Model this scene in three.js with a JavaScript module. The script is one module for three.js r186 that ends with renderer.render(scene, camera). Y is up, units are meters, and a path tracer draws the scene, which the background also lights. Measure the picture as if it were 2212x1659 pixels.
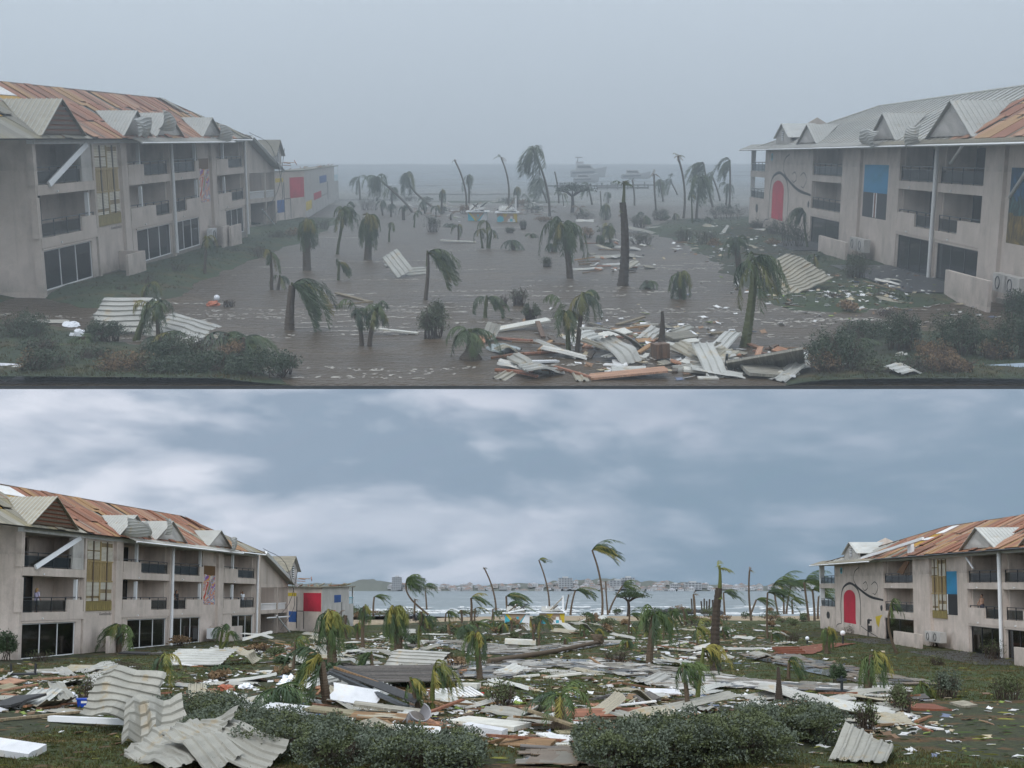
import * as THREE from 'three';
import { mergeGeometries } from 'three/addons/utils/BufferGeometryUtils.js';
import { MarchingCubes } from 'three/addons/objects/MarchingCubes.js';

// ---------------------------------------------------------------- camera, sky, sun, exposure
// Two stretches of ground stand in one scene: the calm garden after the storm (y up, real size) and, above and far behind it, the flooded
// garden of the storm day on a great sloping slab that starts more than a kilometre away, deep in the haze.
const scene = new THREE.Scene();
const PW = 2212, PH = 1659, FOC = 2900, AXIS = 1015, MIDX = 1106;          // the lens: focal length and optical axis in photo pixels
const EYE_L = 5.1, EYE_U = 8.4, K = 25;                                    // eye heights in metres; the storm-day ground is K times life size
const PITCH_L = Math.atan((1262 - AXIS) / FOC), PITCH_U = -Math.atan((AXIS - 335) / FOC);
const camera = new THREE.PerspectiveCamera(2 * Math.atan(AXIS / FOC) * 180 / Math.PI, PW / PH, 0.5, 90000);
camera.setViewOffset(PW, 2 * AXIS, 0, 0, PW, PH);
camera.position.set(0, EYE_L, 0);
camera.rotation.set(PITCH_L, 0, 0);

const renderer = new THREE.WebGLRenderer({ antialias: true });
renderer.setSize(1024, 768);
renderer.toneMapping = THREE.LinearToneMapping;
renderer.toneMappingExposure = 1.9;
const SKYGLOW = 0.88;
renderer.shadowMap.enabled = true;

// seeded noise
let seed = 7;
function rnd() { seed = (seed * 1664525 + 1013904223) >>> 0; return seed / 4294967296; }
const rr = (a, b) => a + (b - a) * rnd();
const pick = a => a[Math.floor(rnd() * a.length)];
function hash2(x, y) { let h = Math.imul(x, 374761393) + Math.imul(y, 668265263); h = Math.imul(h ^ (h >>> 13), 1274126177); return ((h ^ (h >>> 16)) >>> 0) / 4294967296; }
function vnoise(x, y, per = 0) {
  const xi = Math.floor(x), yi = Math.floor(y), fx = x - xi, fy = y - yi;
  const u = fx * fx * (3 - 2 * fx), v = fy * fy * (3 - 2 * fy), m = a => per ? ((a % per) + per) % per : a;
  const a = hash2(m(xi), m(yi)), b = hash2(m(xi + 1), m(yi)), c = hash2(m(xi), m(yi + 1)), d = hash2(m(xi + 1), m(yi + 1));
  return a + (b - a) * u + (c - a) * v + (a - b - c + d) * u * v;
}
function fbm(x, y, oct = 4, per = 0) { let s = 0, a = 0.5, n = 0; for (let i = 0; i < oct; i++) { s += a * vnoise(x, y, per); n += a; a *= 0.5; x *= 2; y *= 2; per *= 2; } return s / n; }
const clamp = (v, a = 0, b = 1) => Math.min(b, Math.max(a, v));
const smooth = (a, b, v) => { const t = clamp((v - a) / (b - a)); return t * t * (3 - 2 * t); };
const lerp = (a, b, t) => a + (b - a) * t;

// the sky: an even storm overcast, a little brighter overhead, with soft cloud grain
{
  const w = 1024, h = 512, d = new Float32Array(w * h * 4);
  for (let j = 0; j < h; j++) for (let i = 0; i < w; i++) {
    const el = ((j + 0.5) / h - 0.5) * Math.PI, az = (i + 0.5) / w;
    const n = fbm(az * 8, el * 3 + 20, 4, 8);
    const up = Math.max(0, Math.sin(el));
    let L = el > 0 ? (0.95 + 0.12 * up) * (0.86 + 0.28 * n) : 0.14;
    const o = (j * w + i) * 4;
    d[o] = L * 0.90; d[o + 1] = L * 0.99; d[o + 2] = L * 1.10; d[o + 3] = 1;
    if (el <= 0) { d[o + 2] = L * 0.95; }
  }
  const t = new THREE.DataTexture(d, w, h, THREE.RGBAFormat, THREE.FloatType);
  t.mapping = THREE.EquirectangularReflectionMapping; t.magFilter = t.minFilter = THREE.LinearFilter; t.needsUpdate = true;
  scene.background = t; scene.environment = t;
}
const sun = new THREE.DirectionalLight(new THREE.Color().setRGB(1, 0.97, 0.93), 0.9);
sun.position.set(-260, 620, 240); sun.target.position.set(0, 0, -100);
sun.castShadow = true; sun.shadow.radius = 40; sun.shadow.mapSize.set(2048, 2048);
Object.assign(sun.shadow.camera, { left: -900, right: 900, top: 900, bottom: -900, near: 10, far: 3000 });
scene.add(sun, sun.target);
scene.fog = new THREE.FogExp2(new THREE.Color().setRGB(0.84, 0.93, 1.0), 0.000084);

// ---------------------------------------------------------------- the two grounds and their pixel-to-ground helpers
const V = (x, y, z) => new THREE.Vector3(x, y, z);
function makeGround(eye, pitch, M, key) {
  const c = Math.cos(pitch), s = Math.sin(pitch);
  const ray = (px, py) => { const x = (px - MIDX) / FOC, y = (AXIS - py) / FOC; return V(x, y * c + s, y * s - c); };
  return {
    M, eye, key, ray,
    g: (px, py, h = 0) => { const d = ray(px, py), t = (h - eye) / d.y; return V(d.x * t, h, d.z * t); },      // the point at height h seen there
    at: (px, py, Z) => { const d = ray(px, py), t = -Z / d.z; return V(d.x * t, eye + d.y * t, d.z * t); },     // the point at depth Z seen there
  };
}
const tilt = PITCH_L - PITCH_U;
const MU = new THREE.Matrix4().makeTranslation(0, EYE_L, 0)
  .multiply(new THREE.Matrix4().makeRotationX(tilt)).multiply(new THREE.Matrix4().makeScale(K, K, K)).multiply(new THREE.Matrix4().makeTranslation(0, -EYE_U, 0));
const LOW = makeGround(EYE_L, PITCH_L, new THREE.Matrix4(), 'low');
const UPP = makeGround(EYE_U, PITCH_U, MU, 'upp');
const ZOOM = { a: [0, 172.8, 0.4], b: [691.3, 276.5, 0.4063], c: [1451.7, 152.1, 0.4126], d: [0, 1023.1, 0.3833], e: [691.3, 1133.7, 0.3906], f: [1451.7, 1078.4, 0.3501] };
const px = (k, x, y) => { const z = ZOOM[k]; return [z[0] + z[2] * x, z[1] + z[2] * y]; };
const gAt = (W, k, x, y, h = 0) => W.g(...px(k, x, y), h);

// ---------------------------------------------------------------- naming
const taken = {};
function numbered(n) { const k = taken[n] = (taken[n] ?? -1) + 1; return k ? `${n}_${String(k).padStart(3, '0')}` : n; }
function shade(o) { o.traverse(m => { if (m.isMesh) { m.castShadow = true; m.receiveShadow = true; } }); }
let dimWet = m => m;                                                           // storm-day copies darkened to stand in for its dimmer light, and glossier from rain
function put(W, o, name, label, category, group, kind) {
  o.name = numbered(name); o.userData = { label, category };
  if (group) o.userData.group = group;
  if (kind) { o.userData.kind = kind; if (kind === 'structure') delete o.userData.category; }
  if (W === UPP) o.traverse(m => { if (m.isMesh) m.material = dimWet(m.material); });
  o.updateMatrix(); o.applyMatrix4(W.M); shade(o); scene.add(o); return o;
}
function part(parent, name, geo, m, label) { const o = new THREE.Mesh(geo, m); o.name = name; if (label) o.userData.label = label; parent.add(o); return o; }
function sub(parent, name, label) { const o = new THREE.Group(); o.name = name; if (label) o.userData.label = label; parent.add(o); return o; }

// ---------------------------------------------------------------- geometry helpers
function geoOf(pos, idx, uv, col) {
  const g = new THREE.BufferGeometry();
  g.setAttribute('position', new THREE.Float32BufferAttribute(pos, 3));
  if (uv) g.setAttribute('uv', new THREE.Float32BufferAttribute(uv, 2));
  if (col) g.setAttribute('color', new THREE.Float32BufferAttribute(col, 3));
  if (idx) g.setIndex(idx);
  g.computeVertexNormals(); return g;
}
function box(x0, x1, y0, y1, z0, z1) {                                    // uv in metres
  const g = new THREE.BoxGeometry(x1 - x0, y1 - y0, z1 - z0), p = g.attributes.position, n = g.attributes.normal, uv = g.attributes.uv;
  g.translate((x0 + x1) / 2, (y0 + y1) / 2, (z0 + z1) / 2);
  for (let i = 0; i < p.count; i++) {
    const ax = Math.abs(n.getX(i)), ay = Math.abs(n.getY(i));
    uv.setXY(i, ax > 0.5 ? p.getZ(i) : p.getX(i), ay > 0.5 ? p.getZ(i) : p.getY(i));
  }
  return g;
}
const merge = a => mergeGeometries(a.map(g => { const o = g.index ? g.toNonIndexed() : g; for (const k of Object.keys(o.attributes)) if (!['position', 'normal', 'uv', 'color'].includes(k)) o.deleteAttribute(k); return o; }));
function prism(q, n) {                                                     // a slab from four corners q and a thickness vector n (uv in metres along the first edges)
  const a = [...q, ...q.map(p => p.clone().add(n))], P = [], U = [];
  const w = q[0].distanceTo(q[1]), l = q[1].distanceTo(q[2]), uvq = [[0, 0], [w, 0], [w, l], [0, l]];
  const f = (i, j, k) => { for (const t of [i, j, k]) { P.push(a[t].x, a[t].y, a[t].z); U.push(...uvq[t % 4]); } };
  for (const [i, j, k, l2] of [[0, 1, 2, 3], [7, 6, 5, 4], [0, 4, 5, 1], [1, 5, 6, 2], [2, 6, 7, 3], [3, 7, 4, 0]]) { f(i, k, j); f(i, l2, k); }
  return geoOf(P, null, U);
}
function tube(pts, r, seg = 6, n = 0) {                                    // r: number or function of t
  const c = pts.length > 2 ? new THREE.CatmullRomCurve3(pts) : new THREE.LineCurve3(...pts);
  n = n || Math.max(1, (pts.length - 1) * 4); const g = new THREE.TubeGeometry(c, n, 1, seg, false), p = g.attributes.position, uv = g.attributes.uv, len = c.getLength();
  for (let i = 0; i <= n; i++) { const q = c.getPointAt(i / n), rad = typeof r === 'function' ? r(i / n) : r;
    for (let j = 0; j <= seg; j++) { const k = i * (seg + 1) + j; p.setXYZ(k, q.x + (p.getX(k) - q.x) * rad, q.y + (p.getY(k) - q.y) * rad, q.z + (p.getZ(k) - q.z) * rad); uv.setXY(k, uv.getX(k) * len, uv.getY(k)); } }
  const ends = [];
  for (const e of [0, n]) { const q = c.getPointAt(e / n), pos = [q.x, q.y, q.z], nn = [], ix = []; for (let j = 0; j <= seg; j++) { const k = e * (seg + 1) + j; pos.push(p.getX(k), p.getY(k), p.getZ(k)); if (j) ix.push(...(e ? [0, j, j + 1] : [0, j + 1, j])); }
    ends.push(geoOf(pos, ix, new Array((seg + 2) * 2).fill(0))); }
  g.computeVertexNormals(); return merge([g, ...ends]);
}
const bar = (a, b, r, seg = 5) => tube([a, b], r, seg, 1);
function beam(a, b, w, h) {                                                // a squared timber from a to b
  const d = b.clone().sub(a), l = d.length(), g = box(-w / 2, w / 2, -h / 2, h / 2, 0, l);
  const q = new THREE.Quaternion().setFromUnitVectors(V(0, 0, 1), d.normalize()); g.applyQuaternion(q); g.translate(a.x, a.y, a.z); return g;
}
function flatShape(pts, z, holes) { const s = new THREE.Shape(pts.map(p => new THREE.Vector2(...p))); const g = new THREE.ShapeGeometry(s, 24); g.translate(0, 0, z); return g; }

// ---------------------------------------------------------------- textures and materials
function tex(w, h, fn, srgb = true, rep) {
  const d = new Uint8Array(w * h * 4), c = [0, 0, 0];
  for (let j = 0; j < h; j++) for (let i = 0; i < w; i++) { fn(i / w, j / h, c); const o = (j * w + i) * 4; d[o] = clamp(c[0]) * 255; d[o + 1] = clamp(c[1]) * 255; d[o + 2] = clamp(c[2]) * 255; d[o + 3] = 255; }
  const t = new THREE.DataTexture(d, w, h); t.wrapS = t.wrapT = THREE.RepeatWrapping; t.magFilter = THREE.LinearFilter; t.minFilter = THREE.LinearMipmapLinearFilter; t.generateMipmaps = true;
  if (srgb) t.colorSpace = THREE.SRGBColorSpace; if (rep) t.repeat.set(...rep); t.needsUpdate = true; return t;
}
function mat(r, g, b, rough = 0.8, o = {}) { const m = new THREE.MeshStandardMaterial({ roughness: rough, side: THREE.DoubleSide, ...o }); m.color.setRGB(r, g, b); return m; }
const T = {};
const grey = (c, v) => { c[0] = c[1] = c[2] = v; };
// stucco: blotches and rain streaks of dirt
T.stucco = tex(512, 512, (u, v, c) => { const b = fbm(u * 6, v * 6, 4, 6), st = fbm(u * 40, v * 3, 3, 0 || 40), f = vnoise(u * 128, v * 128, 128); const damp = smooth(0.56, 0.7, fbm(u * 4 + 2, v * 3 + 5, 5, 4)); const k = 0.82 + 0.17 * b - 0.045 * smooth(0.52, 0.8, st) - 0.07 * damp + 0.05 * f; c[0] = k; c[1] = k * 0.99; c[2] = k * (0.965 + 0.02 * b); }, true, [0.14, 0.14]);
T.wood = tex(256, 512, (u, v, c) => { const g = fbm(u * 24 + 3 * fbm(u * 3, v * 2, 2, 0), v * 3, 4, 0), s = vnoise(u * 60, v * 6, 0); const k = 0.62 + 0.34 * g + 0.1 * s - 0.05; c[0] = k; c[1] = k * 0.98; c[2] = k * 0.95; }, true, [0.8, 0.3]);
T.metal = tex(512, 512, (u, v, c) => { const b = fbm(u * 5, v * 5, 4, 5), f = fbm(u * 40, v * 8, 3, 40), sp = vnoise(u * 90, v * 90, 90); let k = 0.74 + 0.2 * b + 0.08 * f; k -= 0.28 * smooth(0.93, 0.99, sp); const rust = smooth(0.66, 0.8, fbm(u * 7 + 9, v * 7, 4, 7)); c[0] = k; c[1] = k * (0.985 - 0.06 * rust); c[2] = k * (0.95 - 0.14 * rust); }, true, [0.25, 0.25]);
T.panel = tex(256, 256, (u, v, c) => { const b = fbm(u * 6, v * 6, 4, 6), sp = vnoise(u * 60, v * 60, 60); let k = 0.86 + 0.14 * b - 0.4 * smooth(0.94, 0.99, sp); const d = smooth(0.6, 0.8, fbm(u * 4 + 5, v * 4, 4, 4)); c[0] = k; c[1] = k * (0.99 - 0.04 * d); c[2] = k * (0.98 - 0.1 * d); }, true, [0.4, 0.4]);
T.grass = tex(512, 512, (u, v, c) => { const b = fbm(u * 8, v * 8, 4, 8), f = fbm(u * 64, v * 64, 3, 64), dry = smooth(0.52, 0.72, fbm(u * 5 + 3, v * 5 + 8, 4, 5)); const k = 0.45 + 0.6 * f * (0.7 + 0.6 * b); c[0] = k * (0.72 + 0.4 * dry); c[1] = k * (0.86 + 0.05 * dry); c[2] = k * (0.50 - 0.02 * dry); }, true, [1 / 7, 1 / 7]);
T.sand = tex(256, 256, (u, v, c) => { const b = fbm(u * 6, v * 6, 4, 6), f = vnoise(u * 90, v * 90, 90); const k = 0.72 + 0.2 * b + 0.1 * f; c[0] = k; c[1] = k * 0.96; c[2] = k * 0.9; }, true, [0.2, 0.2]);
T.bark = tex(128, 256, (u, v, c) => { const r = Math.abs(((v * 16 + 0.25 * fbm(u * 6, v * 4, 2, 0)) % 1) - 0.5) * 2, f = fbm(u * 20, v * 30, 3, 0); const k = 0.55 + 0.25 * r + 0.3 * f; c[0] = k; c[1] = k * 0.96; c[2] = k * 0.9; }, true, [2, 2]);
T.ripple = tex(512, 512, (u, v, c) => { grey(c, 0.55 * fbm(u * 10, v * 22, 4, 22) + 0.45 * fbm(u * 40 + 3, v * 70, 3, 70)); }, false, [1 / 9, 1 / 9]);
const shift = (c, k) => c.map(v => v * k);
const M = {
  wall: mat(0.64, 0.555, 0.50, 0.92, { map: T.stucco }), wallWhite: mat(0.56, 0.54, 0.52, 0.9, { map: T.stucco }), innerWall: mat(0.52, 0.48, 0.44, 0.95), innerWood: mat(0.24, 0.11, 0.04, 0.7, { map: T.wood }),
  panelBacking: mat(0.42, 0.33, 0.2, 0.9, { map: T.wood }), white: mat(0.72, 0.72, 0.72, 0.6, { map: T.panel }), trim: mat(0.7, 0.7, 0.7, 0.55), black: mat(0.02, 0.02, 0.022, 0.5), darkMetal: mat(0.035, 0.04, 0.045, 0.45, { metalness: 0.4 }),
  glass: new THREE.MeshPhysicalMaterial({ color: new THREE.Color().setRGB(0.26, 0.28, 0.29), roughness: 0.06, specularIntensity: 0.6, transmission: 1, thickness: 0, ior: 1.5, side: THREE.DoubleSide }),
  railGlass: new THREE.MeshPhysicalMaterial({ color: new THREE.Color().setRGB(0.42, 0.44, 0.44), roughness: 0.12, specularIntensity: 0.35, transmission: 1, thickness: 0, ior: 1.5, side: THREE.DoubleSide }),
  curtain: mat(0.5, 0.5, 0.43, 0.95), bed: mat(0.6, 0.63, 0.68, 0.9),
  metals: [mat(0.47, 0.47, 0.46, 0.42, { map: T.metal }), mat(0.36, 0.355, 0.33, 0.5, { map: T.metal }), mat(0.56, 0.57, 0.57, 0.4, { map: T.metal }), mat(0.40, 0.37, 0.30, 0.55, { map: T.metal })],
  panels: [mat(0.80, 0.80, 0.80, 0.55, { map: T.panel }), mat(0.70, 0.69, 0.63, 0.6, { map: T.panel }), mat(0.74, 0.75, 0.78, 0.5, { map: T.panel })],
  roofBoards: [[0.50, 0.25, 0.145], [0.40, 0.17, 0.10], [0.52, 0.31, 0.15], [0.36, 0.18, 0.12], [0.56, 0.32, 0.21], [0.46, 0.21, 0.13]].map(c => mat(...c, 0.85, { map: T.wood })),
  paleBoards: [[0.44, 0.41, 0.33], [0.36, 0.34, 0.28], [0.50, 0.48, 0.42], [0.40, 0.36, 0.24]].map(c => mat(...c, 0.85, { map: T.wood })),
  woods: [[0.36, 0.22, 0.11], [0.24, 0.13, 0.07], [0.42, 0.34, 0.22], [0.18, 0.13, 0.09], [0.40, 0.19, 0.09]].map(c => mat(...c, 0.85, { map: T.wood })),
  greyWoods: [[0.17, 0.155, 0.145], [0.13, 0.12, 0.115], [0.22, 0.2, 0.19]].map(c => mat(...c, 0.8, { map: T.wood })),
  slate: mat(0.055, 0.055, 0.06, 0.7, { map: T.wood }), yellowBoard: mat(0.62, 0.36, 0.03, 0.8, { map: T.wood }), shutter: mat(0.55, 0.42, 0.2, 0.8, { map: T.wood }), shutterWhite: mat(0.68, 0.65, 0.56, 0.8, { map: T.panel }), olive: mat(0.36, 0.29, 0.10, 0.85, { map: T.wood }),
  rust: mat(0.17, 0.06, 0.03, 0.9), brick: mat(0.24, 0.085, 0.05, 0.9, { map: T.sand }), deck: mat(0.055, 0.055, 0.06, 0.5, { map: T.wood }), dirt: mat(0.085, 0.065, 0.045, 0.95, { map: T.sand }),
  trunk: mat(0.15, 0.115, 0.085, 0.95, { map: T.bark }), trunkDark: mat(0.07, 0.055, 0.045, 0.95, { map: T.bark }), trunkGreen: mat(0.12, 0.15, 0.035, 0.8, { map: T.bark }),
  fronds: [mat(0.050, 0.085, 0.022, 0.65), mat(0.075, 0.11, 0.025, 0.65), mat(0.035, 0.062, 0.025, 0.65)], frondYellow: [mat(0.22, 0.19, 0.035, 0.7), mat(0.16, 0.165, 0.035, 0.7)], frondBrown: mat(0.16, 0.10, 0.05, 0.85),
  leafSilver: mat(0.075, 0.092, 0.06, 0.65), leafDark: mat(0.04, 0.065, 0.025, 0.7), leafOlive: mat(0.07, 0.085, 0.03, 0.7), twig: mat(0.06, 0.042, 0.03, 0.95),
  red: mat(0.52, 0.015, 0.045, 0.8, { map: T.stucco }), blue: mat(0.015, 0.09, 0.33, 0.8, { map: T.stucco }), yellow: mat(0.7, 0.52, 0.035, 0.8, { map: T.stucco }), paintBlack: mat(0.015, 0.015, 0.017, 0.7), teal: mat(0.05, 0.36, 0.45, 0.7), sandPaint: mat(0.36, 0.25, 0.17, 0.8),
  paving: [mat(0.30, 0.285, 0.265, 0.35, { map: T.sand }), mat(0.62, 0.60, 0.57, 0.4, { map: T.panel }), mat(0.13, 0.14, 0.165, 0.3, { map: T.sand }), mat(0.26, 0.21, 0.17, 0.4, { map: T.sand }), mat(0.44, 0.42, 0.38, 0.35, { map: T.panel })],
  wet: mat(0.10, 0.095, 0.09, 0.12), stone: mat(0.22, 0.2, 0.18, 0.9, { map: T.sand }), concrete: mat(0.3, 0.29, 0.27, 0.85, { map: T.sand }), plasticBlue: mat(0.01, 0.06, 0.42, 0.4), cloth: mat(0.75, 0.76, 0.8, 0.95), foil: mat(0.65, 0.66, 0.68, 0.28, { metalness: 0.9 }), redCloth: mat(0.6, 0.02, 0.015, 0.9), orange: mat(0.7, 0.36, 0.02, 0.8), wicker: mat(0.28, 0.27, 0.28, 0.9), terracotta: mat(0.34, 0.11, 0.06, 0.85), foam: mat(0.36, 0.33, 0.29, 0.9),
};

const dimWetTone = new Map();
const DIM_WET = [[[M.wall, M.wallWhite, M.concrete, M.stone], 0.84], [[...M.metals, ...M.panels, M.trim, M.white, M.cloth, M.foam], 0.82], [[...M.paleBoards, ...M.woods, ...M.greyWoods, M.curtain], 0.7], [[...M.fronds, ...M.frondYellow, M.leafDark, M.leafOlive, M.leafSilver, M.trunk, M.trunkGreen], 0.68]];
for (const [list, k] of DIM_WET) for (const m of list) { const w = m.clone(); w.color.multiplyScalar(k); w.roughness = m.roughness * 0.8; dimWetTone.set(m, w); }  // colour scaled down for the dimmer storm-day light, roughness lowered as rain-wet
dimWet = m => dimWetTone.get(m) ?? m;
// ---------------------------------------------------------------- ground forms
function sdPoly(P, x, z) {                                                  // > 0 inside
  let d = 1e9, inside = false;
  for (let i = 0, j = P.length - 1; i < P.length; j = i++) {
    const [xi, zi] = P[i], [xj, zj] = P[j], ex = xj - xi, ez = zj - zi, t = clamp(((x - xi) * ex + (z - zi) * ez) / (ex * ex + ez * ez)), dx = x - xi - ex * t, dz = z - zi - ez * t;
    d = Math.min(d, dx * dx + dz * dz); if ((zi > z) !== (zj > z) && x < (xj - xi) * (z - zi) / (zj - zi) + xi) inside = !inside;
  }
  return inside ? Math.sqrt(d) : -Math.sqrt(d);
}
const flatPoly = (W, k, pts) => pts.map(([x, y]) => { const p = k ? gAt(W, k, x, y) : W.g(x, y); return [p.x, p.z]; });
// storm day: banks that stand out of the flood
const BANKS = [
  { p: flatPoly(UPP, null, [[-160, 470], [540, 470], [600, 474], [760, 474], [716, 490], [660, 522], [565, 552], [450, 606], [352, 654], [190, 668], [60, 640], [-160, 690]]), h: 0.42 },
  { p: flatPoly(UPP, null, [[1380, 500], [1452, 520], [1500, 545], [1560, 584], [1640, 640], [1700, 672], [1850, 678], [2000, 660], [2500, 640], [2500, 500], [1600, 470], [1440, 476]]), h: 0.3 },
  { p: flatPoly(UPP, null, [[-300, 690], [120, 705], [210, 722], [300, 758], [440, 770], [560, 790], [655, 840], [655, 900], [-300, 900]]), h: 0.3 },
  { p: flatPoly(UPP, null, [[1700, 800], [1780, 745], [1880, 708], [2050, 716], [2600, 690], [2600, 900], [1680, 900]]), h: 0.25 },
];
UPP.h = (x, z) => { let h = -0.07; for (const b of BANKS) { const s = sdPoly(b.p, x, z) + 1.6 * (fbm(x * 0.35, z * 0.2, 3) - 0.5); if (s > -2) h = Math.max(h, lerp(-0.07, b.h * (0.75 + 0.5 * fbm(x * 0.12 + 7, z * 0.12, 3)), smooth(-1.2, 3.5, s))); } return h; };
// after the storm: lawn that falls gently towards the beach on the wing's side
const wingA = LOW.g(38, 1426), wingB = LOW.at(552, 1376, -LOW.g(38, 1426).z * 1.6);
LOW.h = (x, z) => {
  const t = clamp((-z + wingA.z) / (wingA.z - wingB.z), -0.2, 1.15), xe = lerp(wingA.x, wingB.x, t);
  const side = 1 - smooth(3, 26, x - xe);
  return wingB.y * clamp(t, 0, 1.2) * side + 0.16 * (fbm(x * 0.06 + 3, z * 0.06, 3) - 0.5) * (1 - side) - 1.6 * smooth(205, 285, -z);
};
for (const W of [LOW, UPP]) W.g0 = W.g;
LOW.g = (a, b, h) => { let p = LOW.g0(a, b, h ?? 0); if (h !== undefined) return p; for (let i = 0; i < 6; i++) p = LOW.g0(a, b, LOW.h(p.x, p.z)); return p; };
UPP.g = (a, b, h) => { let p = UPP.g0(a, b, h ?? 0); if (h !== undefined) return p; const t = Math.max(0, UPP.h(p.x, p.z)); return UPP.g0(a, b, t); };
function sheetGrid(W, xs, zs, hf, cf, uvScale = 1) {
  const pos = [], col = [], uv = [], idx = [], k = xs.length, c = [1, 1, 1];
  for (let j = 0; j < zs.length; j++) for (let i = 0; i < k; i++) { const z = zs[j], x = xs[i](z), y = hf(x, z); pos.push(x, y, z); uv.push(x * uvScale, z * uvScale); if (cf) { cf(x, z, c, y); col.push(...c); } if (i && j) { const a = j * k + i; idx.push(a - k - 1, a - k, a - 1, a - 1, a - k, a); } }
  return geoOf(pos, idx, uv, cf ? col : null);
}
const fan = (n, s, extra = 6) => Array.from({ length: n + 1 }, (_, i) => z => (i / n * 2 - 1) * (-z * s + extra));
const rowsZ = (a, b, n) => Array.from({ length: n + 1 }, (_, j) => -a * Math.pow(b / a, j / n));
const vm = (r, g, b, rough, o) => mat(r, g, b, rough, { vertexColors: true, ...o });

// ---- after the storm
T.grassBump = tex(256, 256, (u, v, c) => grey(c, fbm(u * 48, v * 48, 3, 48)), false, [1 / 4, 1 / 4]);
M.lawn = vm(0.105, 0.112, 0.07, 0.95, { map: T.grass, bumpMap: T.grassBump, bumpScale: 0.05 });
M.mud = vm(0.16, 0.13, 0.1, 0.8, { map: T.sand });
const mudAt = (x, z) => smooth(0.50, 0.66, fbm(x * 0.09 + 31, z * 0.06 + 5, 4)) * 0.9;
put(LOW, new THREE.Mesh(sheetGrid(LOW, fan(230, 0.62, 30), [-6, -14, -22, ...rowsZ(28, 262, 230)], (x, z) => LOW.h(x, z) + 0.05 * fbm(x * 1.1, z * 1.1, 2) - 0.5 * smooth(196, 214, -z + 16 * fbm(x * 0.05, 2, 3)), (x, z, c) => { const m = mudAt(x, z), d = fbm(x * 0.4, z * 0.3 + 9, 3); c[0] = lerp(0.9 + 0.3 * d, 0.95, m); c[1] = lerp(1, 0.66, m); c[2] = lerp(0.75, 0.85, m); }), M.lawn), 'lawn', 'wet storm-beaten lawn strewn with leaves', '', null, 'structure');
put(LOW, new THREE.Mesh(sheetGrid(LOW, fan(120, 0.75, 40), rowsZ(188, 320, 70), (x, z) => LOW.h(x, z) - 0.05 + 0.22 * fbm(x * 0.12, z * 0.2, 3) - 0.4 * (1 - smooth(190, 200, -z)), null), mat(0.40, 0.34, 0.26, 0.95, { map: T.sand })), 'beach', 'pale sandy beach with storm wrack', '', null, 'structure');
T.sea = tex(1024, 1024, (u, v, c) => { const s = fbm(u * 8, v * 40, 4, 40), w = fbm(u * 40, v * 160, 3, 160), cap = smooth(0.66, 0.78, 0.6 * w + 0.45 * s); c[0] = lerp(0.50, 0.86, cap) + 0.10 * s; c[1] = lerp(0.535, 0.87, cap) + 0.10 * s; c[2] = lerp(0.55, 0.88, cap) + 0.10 * s; }, true, [1 / 160, 1 / 160]);
T.waveBump = tex(512, 512, (u, v, c) => grey(c, 0.6 * fbm(u * 8, v * 16, 4, 16) + 0.4 * fbm(u * 32, v * 48, 3, 48)), false, [1 / 30, 1 / 30]);
put(LOW, new THREE.Mesh(sheetGrid(LOW, fan(110, 0.72, 60), [...rowsZ(236, 700, 150), ...rowsZ(730, 1390, 12)], (x, z) => -0.75 + (0.35 * Math.abs(2 * fbm(x * 0.045, z * 0.11, 3) - 1) + 0.25 * fbm(x * 0.15, z * 0.3, 2)) * (1 - smooth(400, 700, -z))), mat(0.75, 0.75, 0.75, 0.45, { map: T.sea, bumpMap: T.waveBump, bumpScale: 0.5 })), 'sea', 'rough grey sea with small whitecaps', '', null, 'structure');
{ // surf: rolls of broken water along the beach, built of many small crests
  const g = new THREE.IcosahedronGeometry(1, 0), n = 1500, im = new THREE.InstancedMesh(g, mat(0.5, 0.51, 0.51, 0.8), n), m4 = new THREE.Matrix4(); seed = 31;
  for (let i = 0; i < n; i++) { const row = pick([0, 0, 0, 1, 1, 2, 3]), x = rr(-110, 120), z = -[262, 274, 292, 318][row] + 4 * Math.sin(x * 0.05 + row) + rr(-1, 1) * (row ? 1.5 : 4), br = fbm(x * 0.06 + row * 9, row, 3); if (br < 0.42 && row) { m4.makeScale(0, 0, 0); im.setMatrixAt(i, m4.makeTranslation(x, -5, z)); continue; } m4.makeRotationY(rr(0, 6)).scale(V(rr(0.5, 1.9), rr(0.08, 0.4), rr(0.4, 1))).setPosition(x, -0.62 + (row ? 0.25 : 0.05), z); im.setMatrixAt(i, m4); }
  put(LOW, im, 'surf', 'white surf breaking along the sandy beach', 'surf', null, 'stuff');
}
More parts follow.
